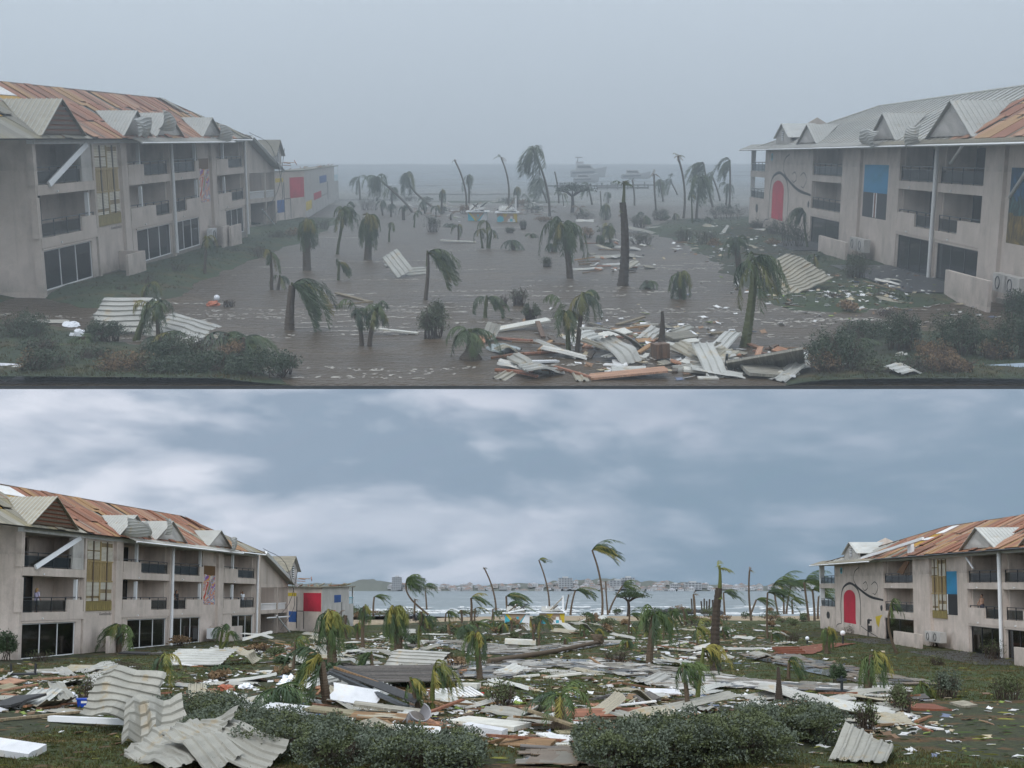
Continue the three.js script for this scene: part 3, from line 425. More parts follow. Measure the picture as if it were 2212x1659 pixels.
// ---- left wing
function leftWing(W, pA, pB, label, calm) {
  const fr = frameOf(pA, pB, 0, 1), U = fr.U, X = u => u * U, g = new THREE.Group(); fr.m.decompose(g.position, g.quaternion, g.scale);
  const X0 = -0.18 * U, X1 = U; seed = 101;
  shell(g, 0, X1, { hipEnd: -1 });
  bay(g, X(0.004) + 0.15, X(0.185), { panes: 3, gl: 0.0, gr: 0.1, curtains: [[0.14, 0.26, true]], solid: [[0.72, 1], [0, 0]], open: [2], post: 0.9 });
  wallSeg(g, X(0.185) + 0.13, X(0.193), 0.05); wallSeg(g, X(0.193), X(0.293), -0.12); wallSeg(g, X(0.293), X(0.312), 0.12); wallSeg(g, X(0.312), X(0.325) - 0.13, 0.02);
  shutterPanel(g, X(0.197), X(0.286), 3.95, EAVE - 0.45, -0.11);
  const bs = [[0, 0.36], [0.0, 0.36]];
  bay(g, X(0.325), X(0.513), { panes: 3, gl: 0.1, gr: 0.02, curtains: [[0.82, 0.2, true]], solid: [[0, 0.6], [0, 0.36]], post: 0.3 });
  bay(g, X(0.529), X(0.682), { panes: 3, gl: 0.02, gr: 0.06, curtains: [[0.14, 0.2, true]], solid: [[0.45, 1], [0.86, 1]], post: 0.93 });
  part(g, 'downpipe', bar(V(X(0.521), 0, 0.2), V(X(0.521), EAVE - 0.2, 0.2), 0.14), M.trim); wallSeg(g, X(0.513) + 0.13, X(0.529) - 0.13, 0.08);
  wallSeg(g, X(0.682) + 0.13, X(0.757), -0.12); wallSeg(g, X(0.757), X(0.772), 0.14); wallSeg(g, X(0.772), X(0.795) - 0.13, 0.03);
  part(g, 'mural', uvPlane(X(0.69), X(0.752), 3.55, 7.3, -0.115), M.mural, 'swirling many coloured abstract mural');
  bay(g, X(0.795), X(0.99), { panes: 3, gl: 0.26, gr: 0.04, curtains: [[0.85, 0.22, true]], solid: [[0, 0.5], [0, 0.42]], post: 0.3 });
  const sign = part(g, 'signature', uvPlane(X(0.245), X(0.292), 2.75, 3.15, -0.113), scribble('Kandinsky', 256, 64, 'italic bold 44px serif', '#2c2a2e'));
  if (!calm) part(g, 'graffiti', (() => { const p = uvPlane(-4.4, -0.8, 4.2, 5.4, 0); p.rotateY(-Math.PI / 2); p.translate(-0.006, 0, -5.2); return p; })(), scribble('ANE', 256, 96, 'bold 84px sans-serif', '#b08468'));
  else part(g, 'graffiti', (() => { const p = uvPlane(-1, 1, 2.3, 3.1, 0); p.rotateY(-Math.PI / 2); p.translate(-0.006, 0, -2.6); return p; })(), scribble('6%', 128, 64, 'italic 40px serif', '#9d948c'));
  // the broken corner: a fallen white beam, a stub wall and the head beam of the open loggia
  part(g, 'fallen_beam', beam(V(X(0.035), FL[2] + 0.1, 0.12), V(X(0.165), EAVE - 0.35, 0.14), 0.14, 0.34), M.trim, 'white beam fallen diagonally across the top loggia');
  part(g, 'corner_column', merge([0, 1, 2].map(f => box(-0.12, 0.36, FL[f] + (f ? 0.09 : -0.8), f === 2 ? EAVE - 0.33 : FL[f + 1] - 0.63, -0.36, 0.06))), M.wall);
  part(g, 'stub_wall', box(X(0.148), X(0.183), FL[2] + 0.09, EAVE - 0.33, -0.28, 0.02), M.wallWhite);
  part(g, 'head_beam', box(X(0.0), X(0.19), EAVE - 0.33, EAVE + 0.25, 0.061, 0.16), M.white);
  for (const [a, b, h] of [[0.2, 0.25, 1.3], [0.69, 0.71, 1.5]]) {            // planter walls with air conditioners
    part(g, 'planter_wall', merge([box(X(a), X(b) + 1.2, -0.8, h, 1.55, 1.75), box(X(b) + 1.0, X(b) + 1.2, -0.8, h, -0.1, 1.55)]), M.wall);
  }
  part(g, 'planter_wall', box(X(0.715), X(0.79), -0.8, 1.45, 1.9, 2.1), M.wall); 
  const ac = sub(g, 'air_conditioner'); part(ac, 'case', box(X(0.69), X(0.69) + 1.6, 0.3, 1.3, 0.3, 0.8), M.trim); part(ac, 'fan_grille', (() => { const c = new THREE.TorusGeometry(0.32, 0.03, 6, 18); c.translate(X(0.69) + 0.6, 0.8, 0.81); return c; })(), M.black);
  const k = u => u < 0.115 ? (u < 0.075 ? 'bare' : 'pale') : u < 0.17 ? 'bare2' : 'board';
  roofing(g, X0, X1 + 0.6, { cw: 1.25, hip1: 0.845 * U, missing: calm ? 0.08 : 0.06, deckMat: M.slate, kind: x => { const u = x / U; return u < 0.0 ? 'bare' : u < 0.1 ? 'pale' : u < 0.165 ? 'bare' : u > 0.9 ? 'pale' : hash2(Math.round(x * 3), 5) < 0.07 ? 'pale' : 'board'; } });
  dormer(g, X(0.005), X(0.135), 2.0, { dark: true, mi: 3, label: 'stripped dormer gable with dark slats showing' });
  dormer(g, X(0.285), X(0.40), 1.6, { crumple: 0.8, cx: -0.08, mi: 0 }); dormer(g, X(0.43), X(0.56), 1.6, { crumple: 0.3, cx: -0.05, cy: 0.5, peel: 0, mi: 0 }); dormer(g, X(0.68), X(0.80), 1.45, { crumple: 0.5, cx: 0.5, cy: -0.3, mi: 0 });
  eaveCanopy(g, X(0.31), X(0.83), M.metals[0]); part(g, 'gutter', bar(V(X(0.83), EAVE - 0.15, 0.8), V(X1 + 0.5, EAVE - 0.15, 0.8), 0.09), M.trim); part(g, 'downpipe', bar(V(X1 - 0.1, -0.3, 0.15), V(X1 - 0.1, EAVE - 0.3, 0.15), 0.12), M.trim);
  put(W, g, 'hotel_wing', label, 'hotel'); g.userData.U = 0; delete g.userData.U;
  return { g, U, X, m: fr.m };
}
// ---- right wing: u = 0 at its far corner by the sea
function rightWing(W, pA, pB, uB, uEnd, label, calm) {
  const fr = frameOf(pA, pB, 0, uB, calm ? 0.83 : 1), U = fr.U, X = u => u * U, g = new THREE.Group(); fr.m.decompose(g.position, g.quaternion, g.scale); seed = 202;
  const X1 = uEnd * U, XB = X(0.116);
  shell(g, XB, X1);
  // open corner balconies at the sea end
  for (const f of [1, 2]) { const y = FL[f]; part(g, 'corner_balcony', merge([box(0, XB - 0.002, y - 0.6, y + 0.05, -4, 0)]), M.wall); railing(g, 0.3, XB - 0.05, y + 0.05, -0.1, true); const side = sub(g, 'railing'); part(side, 'rail_bars', merge([bar(V(0.12, y + 1.08, -0.2), V(0.12, y + 1.08, -3.9), 0.03), bar(V(0.12, y + 0.85, -0.2), V(0.12, y + 0.85, -3.9), 0.02)]), M.darkMetal); }
  part(g, 'corner_column', merge([box(0.002, 0.5, FL[2] + 0.052, EAVE - 0.3, -0.5, -0.002), box(0.002, 0.5, FL[1] + 0.052, FL[2] - 0.602, -0.5, -0.002)]), M.trim);
  part(g, 'corner_roof', box(-0.6, XB, EAVE - 0.3, EAVE - 0.12, -5, 0.8), M.white);
  part(g, 'facade_wall', box(0.0, XB - 0.002, -0.8, FL[1] - 0.602, -4, -0.001), M.wall);
  // mural wall: red arch and free black lines
  const w0 = XB + 0.004, w1 = X(0.418); wallSeg(g, w0, w1, 0); const mw = w1 - w0, mx = t => w0 + t * mw, mur = sub(g, 'wall_painting', 'red arch with black curling lines painted on the wall'), z = 0.006;
  const arch = new THREE.Shape(); const ax0 = mx(0.2), ax1 = mx(0.46), ay0 = 1.3, ay1 = 5.6; arch.moveTo(ax0, ay0); arch.lineTo(ax1 + 0.1, ay0 - 0.05); arch.lineTo(ax1 - 0.1, ay0 + 0.6); arch.lineTo(ax1, ay1 - 1.2); arch.bezierCurveTo(ax1, ay1 + 0.2, ax0, ay1 + 0.2, ax0 + 0.05, ay1 - 1.3); arch.lineTo(ax0, ay0);
  const ag = new THREE.ShapeGeometry(arch, 16); ag.translate(0, 0, z); part(mur, 'red_arch', ag, M.red);
  const o1 = mx(0.14), o2 = mx(0.56); const lineW = 0.1, thin = (pts, r) => { const t = stroke(pts, r, 0); t.scale(1, 1, 0.05); t.translate(0, 0, z); return t; };
  part(mur, 'outer_arch_line', thin([[o1, 1.1], [o1, 3.8], [o1 + 0.3 * mw * 0.12, 5.4], [mx(0.3), 6.2], [mx(0.42), 6.1], [mx(0.53), 5.2], [o2, 3.8], [o2 - 0.1, 2.4], [o2 - 0.15, 1.2]], 0.16), M.paintBlack);
  part(mur, 'long_line', thin([[mx(0.45), 6.1], [mx(0.58), 5.4], [mx(0.75), 4.7], [mx(0.99), 4.35]], 0.17), M.paintBlack); part(mur, 'thin_curl', thin([[mx(0.55), 8.2], [mx(0.45), 7.6], [mx(0.43), 6.7], [mx(0.5), 5.9]], 0.07), M.paintBlack);
  part(mur, 'thin_curl', thin([[mx(0.62), 6.2], [mx(0.68), 6.4], [mx(0.71), 5.8], [mx(0.65), 5.4], [mx(0.61), 5.7]], 0.06), M.paintBlack); part(mur, 'thin_curl', thin([[mx(0.78), 6.1], [mx(0.85), 6.4], [mx(0.9), 5.8], [mx(0.85), 5.0], [mx(0.8), 5.1]], 0.06), M.paintBlack);
  part(mur, 'ground_line', thin([[w0 + 0.2, 0.5], [mx(0.05), 0.9], [o1, 1.1]], 0.06), M.paintBlack); part(mur, 'ground_line', thin([[o2, 1.1], [mx(0.7), 0.6], [mx(0.88), 0.1]], 0.06), M.paintBlack);
  part(mur, 'black_dot', disc(mx(0.955), 3.45, 0.42, z, 0.8), M.paintBlack); part(mur, 'teal_dot', disc(mx(0.16), 7.9, 0.55, z, 0.8), M.teal); part(mur, 'black_dot', disc(mx(0.16), 7.9, 0.3, z + 0.004, 0.8), M.paintBlack);
  if (calm) { part(mur, 'black_dot', disc(mx(0.72), 1.8, 0.4, z, 0.8), M.paintBlack); part(mur, 'yellow_patch', flatShape([[mx(0.84), 2.4], [mx(0.97), 2.7], [mx(0.93), 2.2], [mx(0.9), 1.2], [mx(0.86), 1.6]], z), M.yellow); }
  part(g, 'oval_vent', disc(XB * 0.55, 2.0, 0.9, 0.004, 0.55), M.slate);
  // bays and painted strips
  bay(g, X(0.42) + 0.1, X(0.56), { panes: 2, doorFrame: M.black, gl: 0, gr: 0, curtains: calm ? [[0.35, 0.3, true]] : [[0.75, 0.16, true]], solid: [[0, 0], [0, 0]], glassAt: 1 });
  wallSeg(g, X(0.56) + 0.13, X(0.615), 0.02); wallSeg(g, X(0.615), X(0.638), 0.12); wallSeg(g, X(0.638), X(0.738), -0.12); wallSeg(g, X(0.738), X(0.775) - 0.13, 0.02);
  const sx0 = X(0.646), sx1 = X(0.736), strip = sub(g, 'painted_panel', 'painted panel of blue above black with red and white stripes');
  part(strip, 'blue_field', uvPlane(sx0, sx1, 5.2, 7.35, -0.114), mat(0.03, 0.24, 0.45, 0.85, { map: T.panel })); part(strip, 'black_field', uvPlane(sx0, sx1, 3.25, 5.2, -0.114), M.paintBlack);
  { const c = (sx0 + sx1) / 2, w = sx1 - sx0; part(strip, 'white_stripe', uvPlane(c - 0.07 * w, c + 0.07 * w, 3.3, 5.19, -0.110), M.trim); part(strip, 'red_stripe', uvPlane(c - 0.03 * w, c + 0.03 * w, 3.3, 5.18, -0.106), M.rust); }
  if (calm) shutterPanel(g, X(0.640), X(0.694), 3.6, EAVE - 0.45, -0.10);
  bay(g, X(0.775), X(0.879), { panes: 3, doorFrame: M.black, gl: 0.02, gr: 0.02, curtains: [[0.85, 0.16, true]], solid: [[0, 0.5], [0, 0]], glassAt: 0 });
  bay(g, X(0.887), X(0.99), { panes: 3, doorFrame: M.black, gl: 0.02, gr: 0.0, curtains: [[0.18, 0.2, true]], solid: [[0.5, 1], [0, 0]], glassAt: 0 });
  part(g, 'downpipe', bar(V(X(0.883), 0, 0.2), V(X(0.883), EAVE - 0.2, 0.2), 0.14), M.trim); wallSeg(g, X(0.879) + 0.13, X(0.887) - 0.13, 0.06);
  wallSeg(g, X(0.99) + 0.13, X(1.03), 0.1); wallSeg(g, X(1.03), X(1.1), -0.12); part(g, 'painted_panel', uvPlane(X(1.038), X(1.094), 3.2, 7.4, -0.114), M.field, 'dark landscape painting in blue and ochre');
  if (uEnd > 1.11) wallSeg(g, X(1.1), X1, 0.02);
  for (const [a, b] of [[0.585, 0.70], [1.0, 1.09]]) { part(g, 'planter_wall', box(X(a), X(b), -0.8, 1.4, 2.0, 2.2), M.wall); for (const c of [0.55, 0.8]) { const ac = sub(g, 'air_conditioner'); const x = lerp(X(a), X(b), c); part(ac, 'case', box(x, x + 2.2, 0.6, 1.6, 0.3, 0.8), M.wallWhite); part(ac, 'fan_grille', (() => { const t = new THREE.TorusGeometry(0.34, 0.03, 6, 18); t.translate(x + 0.8, 1.1, 0.81); return t; })(), M.black); } }
  part(g, 'terrace_deck', box(X(0.76), X(1.0), -0.5, 0.06, 0.06, 4.5), M.deck); part(g, 'terrace_deck', box(X(0.42), X(0.57), -0.5, 0.06, 0.06, 4.0), M.deck);
  roofing(g, X(0.1), X1, { cw: calm ? 1.3 : 1.3, hip0: X(0.44), missing: 0.03, deckMat: M.metals[1], ridgeMat: calm ? M.woods[3] : M.metals[0], kind: x => { const u = x / U; return calm ? (u < 0.34 ? 'metal' : u < 0.46 ? 'board' : u < 0.5 ? 'bare' : 'board') : (u < 0.93 ? 'metal' : 'board'); } });
  // the lower seaward roof behind with its little vented dormer
  { const s = sub(g, 'seaward_roof'), a = V(X(0.05), EAVE + 0.1, -1.5), b = V(X(0.30), RIDGE - 0.4, -6.5), c2 = V(X(0.46), RIDGE - 0.4, -6.5), d2 = V(X(0.46), EAVE + 0.1, -1.5);
    part(s, 'roof_sheet', prism([a, d2, c2, b], V(0, 0.05, 0.03)), M.metals[0]); const ribs = []; for (let i = 1; i < 24; i++) { const t = i / 24; ribs.push(bar(V(lerp(a.x, d2.x, t), a.y + 0.1, a.z), V(Math.max(lerp(a.x, d2.x, t), lerp(a.x, b.x, 1) * 0 + lerp(a.x, d2.x, t)), lerp(a.y, b.y, Math.min(1, t / ((b.x - a.x) / (d2.x - a.x)))) + 0.1, lerp(a.z, b.z, Math.min(1, t / ((b.x - a.x) / (d2.x - a.x))))), 0.05, 4)); } part(s, 'seams', merge(ribs), M.metals[2]); }
  { const d = sub(g, 'vent_dormer', 'small white dormer with a louvred arch vent'), a = X(0.2), b = X(0.29), c = (a + b) / 2, zf = 0.2, y0 = EAVE + 0.3; part(d, 'gable_wall', prism([V(a, y0, zf), V(b, y0, zf), V(b, y0 + 0.7, zf), V(a, y0 + 0.7, zf)], V(0, 0, -0.2)), M.wallWhite); part(d, 'gable_peak', prism([V(a, y0 + 0.7, zf), V(b, y0 + 0.7, zf), V(c + 0.01, y0 + 1.9, zf), V(c, y0 + 1.9, zf)], V(0, 0, -0.2)), M.wallWhite);
    for (const [p, q] of [[a - 0.3, c], [b + 0.3, c]]) part(d, 'roof_sheet', prism([V(p, y0 + 0.55, zf + 0.25), V(q, y0 + 2.0, zf + 0.25), V(q, y0 + 2.0, zf - 3.4), V(p, y0 + 0.55, zf - 1.4)], V(0, 0.06, 0)), M.metals[2]);
    const vw = 0.55; part(d, 'vent_backing', box(c - vw, c + vw, y0 + 0.25, y0 + 1.25, zf + 0.002, zf + 0.02), M.slate); for (let i = 0; i < 5; i++) part(d, 'louvre', box(c - vw + 0.08, c + vw - 0.08, y0 + 0.3 + i * 0.19, y0 + 0.4 + i * 0.19, zf + 0.021, zf + 0.06), M.trim); }
  if (!calm) { dormer(g, X(0.36), X(0.46), 1.6, { mi: 0 }); dormer(g, X(0.69), X(0.775), 1.8, { crumple: 0.9, cx: -0.05, cy: -0.5, mi: 0 }); dormer(g, X(0.87), X(0.975), 2.1, { crumple: 0.25, cx: -0.2, cy: -0.4, mi: 0 }); }
  else { dormer(g, X(0.78), X(0.885), 1.7, { mi: 2 }); dormer(g, X(0.96), X(1.06), 1.7, { mi: 2 }); }
  if (calm) {                                                              // stripped attic corner: rail, post and bare purlins above the eave
    part(g, 'attic_post', box(X(0.545), X(0.56), EAVE, EAVE + 1.6, -0.2, 0.1), M.trim); part(g, 'attic_wall', box(X(0.42), X(0.54), EAVE + 0.02, EAVE + 1.1, -1.6, -1.4), M.wallWhite); part(g, 'attic_rail', beam(V(X(0.33), EAVE + 0.2, 0.5), V(X(0.62), EAVE + 1.7, 0.2), 0.2, 0.3), M.trim);
    part(g, 'hanging_board', prism([V(X(0.5), FL[2] + 1.2, 0.2), V(X(0.53), FL[2] + 1.0, 0.2), V(X(0.56), EAVE - 0.5, 0.2), V(X(0.54), EAVE - 0.45, 0.2)], V(0, 0, 0.06)), M.woods[1]); part(g, 'hanging_pipe', bar(V(X(0.785), EAVE - 0.5, 0.3), V(X(0.81), FL[2] + 1.3, 0.35), 0.08), M.trim);
    eaveCanopy(g, X(0.02), X(0.42), M.paleBoards[1]); part(g, 'gutter', bar(V(X(0.42), EAVE - 0.1, 0.85), V(X1, EAVE - 0.1, 0.85), 0.09), M.darkMetal);
  } else { eaveCanopy(g, -0.3, X(0.74), M.metals[0]); eaveCanopy(g, X(0.745), X1, M.paleBoards[0]);
    part(g, 'hanging_pipe', bar(V(X(0.985), EAVE - 0.3, 1.3), V(X(0.945), EAVE - 1.4, 0.9), 0.1), M.trim); part(g, 'fallen_beam', bar(V(X(1.105), EAVE - 0.4, 0.4), V(X(1.055), FL[2] - 0.4, 0.4), 0.12), M.trim); }
  put(W, g, 'hotel_wing', label, 'hotel');
  return { g, U, X, m: fr.m };
}
// ---- painted block beyond the left wing: front wall towards the garden path, side wall along the lawn
function paintedBlock(W, pa, pb, pc, h, label, calm) {
  const g = new THREE.Group(); seed = 303;
  const c = (pa.y + pb.y + pc.y) / 3; for (const p of [pa, pb, pc]) p.y = c;
  const o = pb.clone(), e1 = pa.clone().sub(pb), e2 = pc.clone().sub(pb), l1 = e1.length(), l2 = e2.length(); const d1 = e1.clone().normalize(), d2 = e2.clone().normalize();
  const P = (s, t, y) => o.clone().addScaledVector(d1, s).addScaledVector(d2, t).setY(c + y).sub(o);
  g.position.copy(o);
  const quad = (a, b, y0, y1, th) => prism([P(...a, y0), P(...b, y0), P(...b, y1), P(...a, y1)], th);
  const in1 = d2.clone().multiplyScalar(0.3), in2 = d1.clone().multiplyScalar(0.3);
  part(g, 'front_wall', quad([0, 0], [l1, 0], -0.8, h, in1), M.wall); 
  const bal = l2 * 0.16;                                                     // the seaward end is an open two-storey balcony
  part(g, 'side_wall', quad([0.001, 0.31], [0.001, l2 - bal], -0.8, h, in2), M.wallWhite); part(g, 'side_wall', quad([0, l2 - bal + 0.01], [0, l2], -0.8, h * 0.58, in2), M.wallWhite);
  part(g, 'end_wall', quad([0.31, l2 - bal], [l1, l2 - bal], -0.8, h, d2.clone().multiplyScalar(-0.3)), M.wallWhite);
  part(g, 'balcony_column', quad([0.002, l2 - 0.5], [0.002, l2], h * 0.585, h, in2), M.trim);
  part(g, 'balcony_rail', merge([bar(P(0.1, l2 - bal, h * 0.74), P(0.1, l2 - 0.2, h * 0.74), 0.05), ...[0.2, 0.5, 0.8].map(t => bar(P(0.1, l2 - bal * t, h * 0.58), P(0.1, l2 - bal * t, h * 0.74), 0.03))]), M.teal);
  part(g, 'flat_roof', prism([P(-0.4, -0.4, h + 0.004), P(l1 + 0.3, -0.4, h + 0.004), P(l1 + 0.3, l2 + 0.3, h + 0.004), P(-0.4, l2 + 0.3, h + 0.004)], V(0, 0.14, 0)), M.paleBoards[1]);
  for (let i = 0; i < 14; i++) { const s = rr(0, l1), t = rr(0, l2 * 0.9); part(g, 'loose_board', beam(P(s, t, h + 0.2), P(s + rr(-1.5, 1.5), t + rr(1, 3), h + 0.22 + rr(0, 0.3)), rr(0.2, 0.5), 0.06), pick([...M.roofBoards, ...M.paleBoards])); }
  // paint: coloured rectangles and thin black lines, each a thin coat proud of the wall
  const n1 = d2.clone().multiplyScalar(-0.02), n2 = d1.clone().multiplyScalar(-0.02);
  const r1 = (a, b, y0, y1, m, n) => part(g, n, quad([l1 * (1 - a), 0], [l1 * (1 - b), 0], y0 * h, y1 * h, n1), m);
  const r2 = (a, b, y0, y1, m, n) => part(g, n, quad([0, l2 * a], [0, l2 * b], y0 * h, y1 * h, n2), m);
  r1(0.47, 0.985, 0.46, 0.88, M.red, 'red_rectangle'); r1(0.03, 0.27, 0.2, 0.45, M.blue, 'blue_rectangle'); r1(0.0, 0.26, 0.80, 0.88, M.yellow, 'yellow_rectangle');
  r1(0.262, 0.285, 0.06, 0.795, M.paintBlack, 'black_line'); r1(0.475, 0.495, 0.06, 0.455, M.paintBlack, 'black_line'); r1(0.286, 0.468, 0.452, 0.468, M.paintBlack, 'black_line');
  r2(0.36, 0.57, 0.64, 0.82, M.blue, 'blue_rectangle'); r2(0.2, 0.4, 0.30, 0.46, M.red, 'red_rectangle'); r2(0.02, 0.15, 0.15, 0.34, M.yellow, 'yellow_rectangle'); r2(0.59, 0.61, 0.16, 0.64, M.paintBlack, 'black_line'); r2(0.401, 0.585, 0.32, 0.335, M.paintBlack, 'black_line');
  put(W, g, 'painted_building', label, 'building');
}
function linkHouse(W, pa, pb, back, h, label, calm) {                        // two-storey loggia with a white gable roof and vented dormer
  const g = new THREE.Group(); seed = 404; const c = pa.y; pb.y = c; const d = pb.clone().sub(pa), L = d.length(); d.normalize(); const n = V(-d.z, 0, d.x); if (n.z < 0) n.negate();   // n points at the viewer
  const P = (s, t, y) => V(0, y, 0).addScaledVector(d, s).addScaledVector(n, -t); g.position.copy(pa);
  const bx = (s0, s1, t0, t1, y0, y1) => prism([P(s0, t0, y0), P(s1, t0, y0), P(s1, t1, y0), P(s0, t1, y0)], V(0, y1 - y0, 0));
  part(g, 'ground_slab', bx(0, L, 0, 5, -0.8, 0.05), M.concrete); part(g, 'floor_slab', bx(0.36, L - 0.36, 0.01, 5, h * 0.44, h * 0.52), M.wall); part(g, 'back_wall', bx(0, L, 5.01, 5.3, 0, h), M.innerWall);
  for (const s of [0, L * 0.6, L - 0.35]) part(g, 'column', bx(s, s + 0.35, 0, 0.35, 0, h), M.wall); part(g, 'head_beam', bx(0, L, 0.02, 0.4, h, h + 0.35), M.wall);
  part(g, 'side_wall', bx(0, 0.3, 0.36, 5, 0, h), M.wall); part(g, 'side_wall', bx(L - 0.3, L, 0.36, 5, 0, h), M.wall);
  for (const [a, b] of [[0.1, 0.35], [0.7, 0.95]]) for (const y of [0.06, h * 0.53]) part(g, 'room_door', bx(L * a, L * b, 4.9, 5.0, y, y + h * 0.38), M.innerWood);
  const rails = []; for (const [a, b] of [[0.35, L * 0.6], [L * 0.6 + 0.35, L - 0.35]]) { rails.push(bx(a, b, 0.1, 0.22, h * 0.64, h * 0.66)); for (let s = a + 0.2; s < b; s += 0.35) rails.push(bx(s, s + 0.07, 0.13, 0.2, h * 0.52, h * 0.64)); } part(g, 'railing', merge(rails), M.trim);
  // roof: ridge runs across, high at the wing, falling towards the painted block
  const y0 = h + 0.35, y1 = h + 5.0; const roofL = L * 1.7, q = [P(-0.3, -0.6, y1 - 1.0), P(roofL * 0.62, -0.8, y0 - 0.1), P(roofL * 0.62, 9, y0 + 0.6), P(-0.3, 7, y1 + 0.4)];
  part(g, 'roof_sheet', prism(q, V(0, 0.08, 0)), M.metals[0]); const ribs = []; for (let i = 0; i <= 16; i++) { const t = i / 16; ribs.push(bar(q[0].clone().lerp(q[3], t).add(V(0, 0.12, 0)), q[1].clone().lerp(q[2], t).add(V(0, 0.12, 0)), 0.05, 4)); } part(g, 'roof_seams', merge(ribs), M.metals[2]);
  part(g, 'gable_wall', prism([P(0, 0.03, y0), P(roofL * 0.6, 0.03, y0), P(roofL * 0.58, 0.03, y0 + 0.02), P(0, 0.03, y1 - 1.3)], n.clone().multiplyScalar(-0.2)), M.wall);
  part(g, 'bargeboard', beam(P(-0.3, -0.75, y1 - 1.05), P(roofL * 0.63, -0.9, y0 - 0.15), 0.3, 0.35), M.trim);
  { const s0 = L * 0.95, w = 3.0, dz = -0.2, yb = y0 + 0.2, dm = sub(g, 'vent_dormer', 'small white dormer with louvred vent on the low roof'); const R = (s, y, t = dz) => P(s0 + s, t, yb + y);
    part(dm, 'gable_wall', prism([R(0, 0), R(w, 0), R(w, 1.6), R(0, 1.6)], n.clone().multiplyScalar(-0.25)), M.wallWhite); part(dm, 'gable_peak', prism([R(0, 1.6), R(w, 1.6), R(w / 2 + 0.01, 3.0), R(w / 2, 3.0)], n.clone().multiplyScalar(-0.25)), M.wallWhite);
    part(dm, 'roof_sheet', prism([R(-0.5, 1.3, dz - 0.4), R(w / 2, 3.15, dz - 0.4), R(w / 2, 3.15, dz + 4), R(-0.5, 1.3, dz + 3)], V(0, 0.07, 0)), M.paleBoards[1]); part(dm, 'roof_sheet', prism([R(w + 0.4, 1.3, dz - 0.4), R(w / 2, 3.15, dz - 0.4), R(w / 2, 3.15, dz + 4), R(w + 0.4, 1.3, dz + 3)], V(0, 0.07, 0)), M.metals[0]);
    part(dm, 'vent_backing', prism([R(w / 2 - 0.3, 0.5, dz - 0.01), R(w / 2 + 0.3, 0.5, dz - 0.01), R(w / 2 + 0.3, 2.0, dz - 0.01), R(w / 2 - 0.3, 2.0, dz - 0.01)], n.clone().multiplyScalar(0.02)), M.slate); for (let i = 0; i < 6; i++) part(dm, 'louvre', prism([R(w / 2 - 0.26, 0.56 + i * 0.24, dz - 0.05), R(w / 2 + 0.26, 0.56 + i * 0.24, dz - 0.05), R(w / 2 + 0.26, 0.68 + i * 0.24, dz - 0.05), R(w / 2 - 0.26, 0.68 + i * 0.24, dz - 0.05)], n.clone().multiplyScalar(0.03)), M.trim); }
  for (let i = 0; i < 16; i++) { const s = rr(L * 0.9, roofL * 1.2), t = rr(-0.5, 5); part(g, 'loose_board', beam(P(s, t, y0 + rr(0.3, 0.8)), P(s + rr(-2, 2), t + rr(0.3, 2), y0 + rr(0.3, 0.9)), rr(0.2, 0.6), 0.07), pick([...M.roofBoards, M.paleBoards[1], M.metals[0]])); }
  if (calm) { const x = [bar(P(L * 0.15, -0.4, 1.9), P(L * 0.95, -0.4, 1.9), 0.09), bar(P(L * 0.45, -0.5, 2.1), P(L * 0.85, -0.8, 0.1), 0.1)]; part(g, 'fallen_timber', merge(x), M.trim); }
  else part(g, 'fallen_timber', bar(P(L * 0.3, -0.5, 1.9), P(L * 0.6, -0.9, 0.1), 0.09), M.trim);
  const w1 = [P(-0.5, -0.5, y1 - 0.6), P(L * 0.6, -1, y0 + 2.4), P(L * 0.9, -1.2, 3.5), P(L * 0.3, -1.5, 0.5)]; part(g, 'loose_cable', merge([tube(w1, 0.035, 4), tube([P(L * 1.1, -1, y0 + 2.4), P(L * 0.7, -1.3, h * 0.7), P(0.2, -1.4, 1.4)], 0.035, 4)]), M.black);
  put(W, g, 'loggia_house', label, 'building');
}
const wings = {};
{ // storm day
  const a = UPP.g(95, 632), Za = -a.z; wings.lu = leftWing(UPP, a, UPP.at(534, 499, Za * 1.686), 'long three-storey hotel wing with torn orange roof boards, standing beside the brown flood', false);
  wings.ru = rightWing(UPP, UPP.g(1617, 482), UPP.g(2118, 633), 1, 1.14, 'hotel wing with a mostly intact white metal roof and red arch mural in the flood', false);
  paintedBlock(UPP, UPP.g(598, 478), UPP.g(660, 474), UPP.g(732, 432), 6.2, 'low building with painted coloured rectangles, half lost in rain haze', false);
  linkHouse(UPP, UPP.g(541, 492), UPP.g(598, 482), 0, 6.0, 'two-storey loggia house with white roof joined to the hotel in the rain', false);
  // after the storm
  const b = LOW.g(38, 1426), Zb = -b.z; wings.ll = leftWing(LOW, b, LOW.at(552, 1376, Zb * 1.6), 'long three-storey hotel wing with people on its balconies above the littered lawn', true);
  wings.rl = rightWing(LOW, LOW.g(1772, 1358), LOW.g(2064, 1405), 0.725, 1.16, 'three-storey hotel wing with stripped orange roof boards and red arch mural above green lawn', true);
  paintedBlock(LOW, LOW.g(621, 1362), LOW.g(694, 1366), LOW.g(763, 1352), 5.35, 'low building with painted coloured rectangles beside the beach under clear air', true);
  linkHouse(LOW, LOW.g(560, 1372), LOW.g(621, 1366), 0, 5.4, 'two-storey loggia house with loose cables between the hotel and painted building after the storm', true);
}
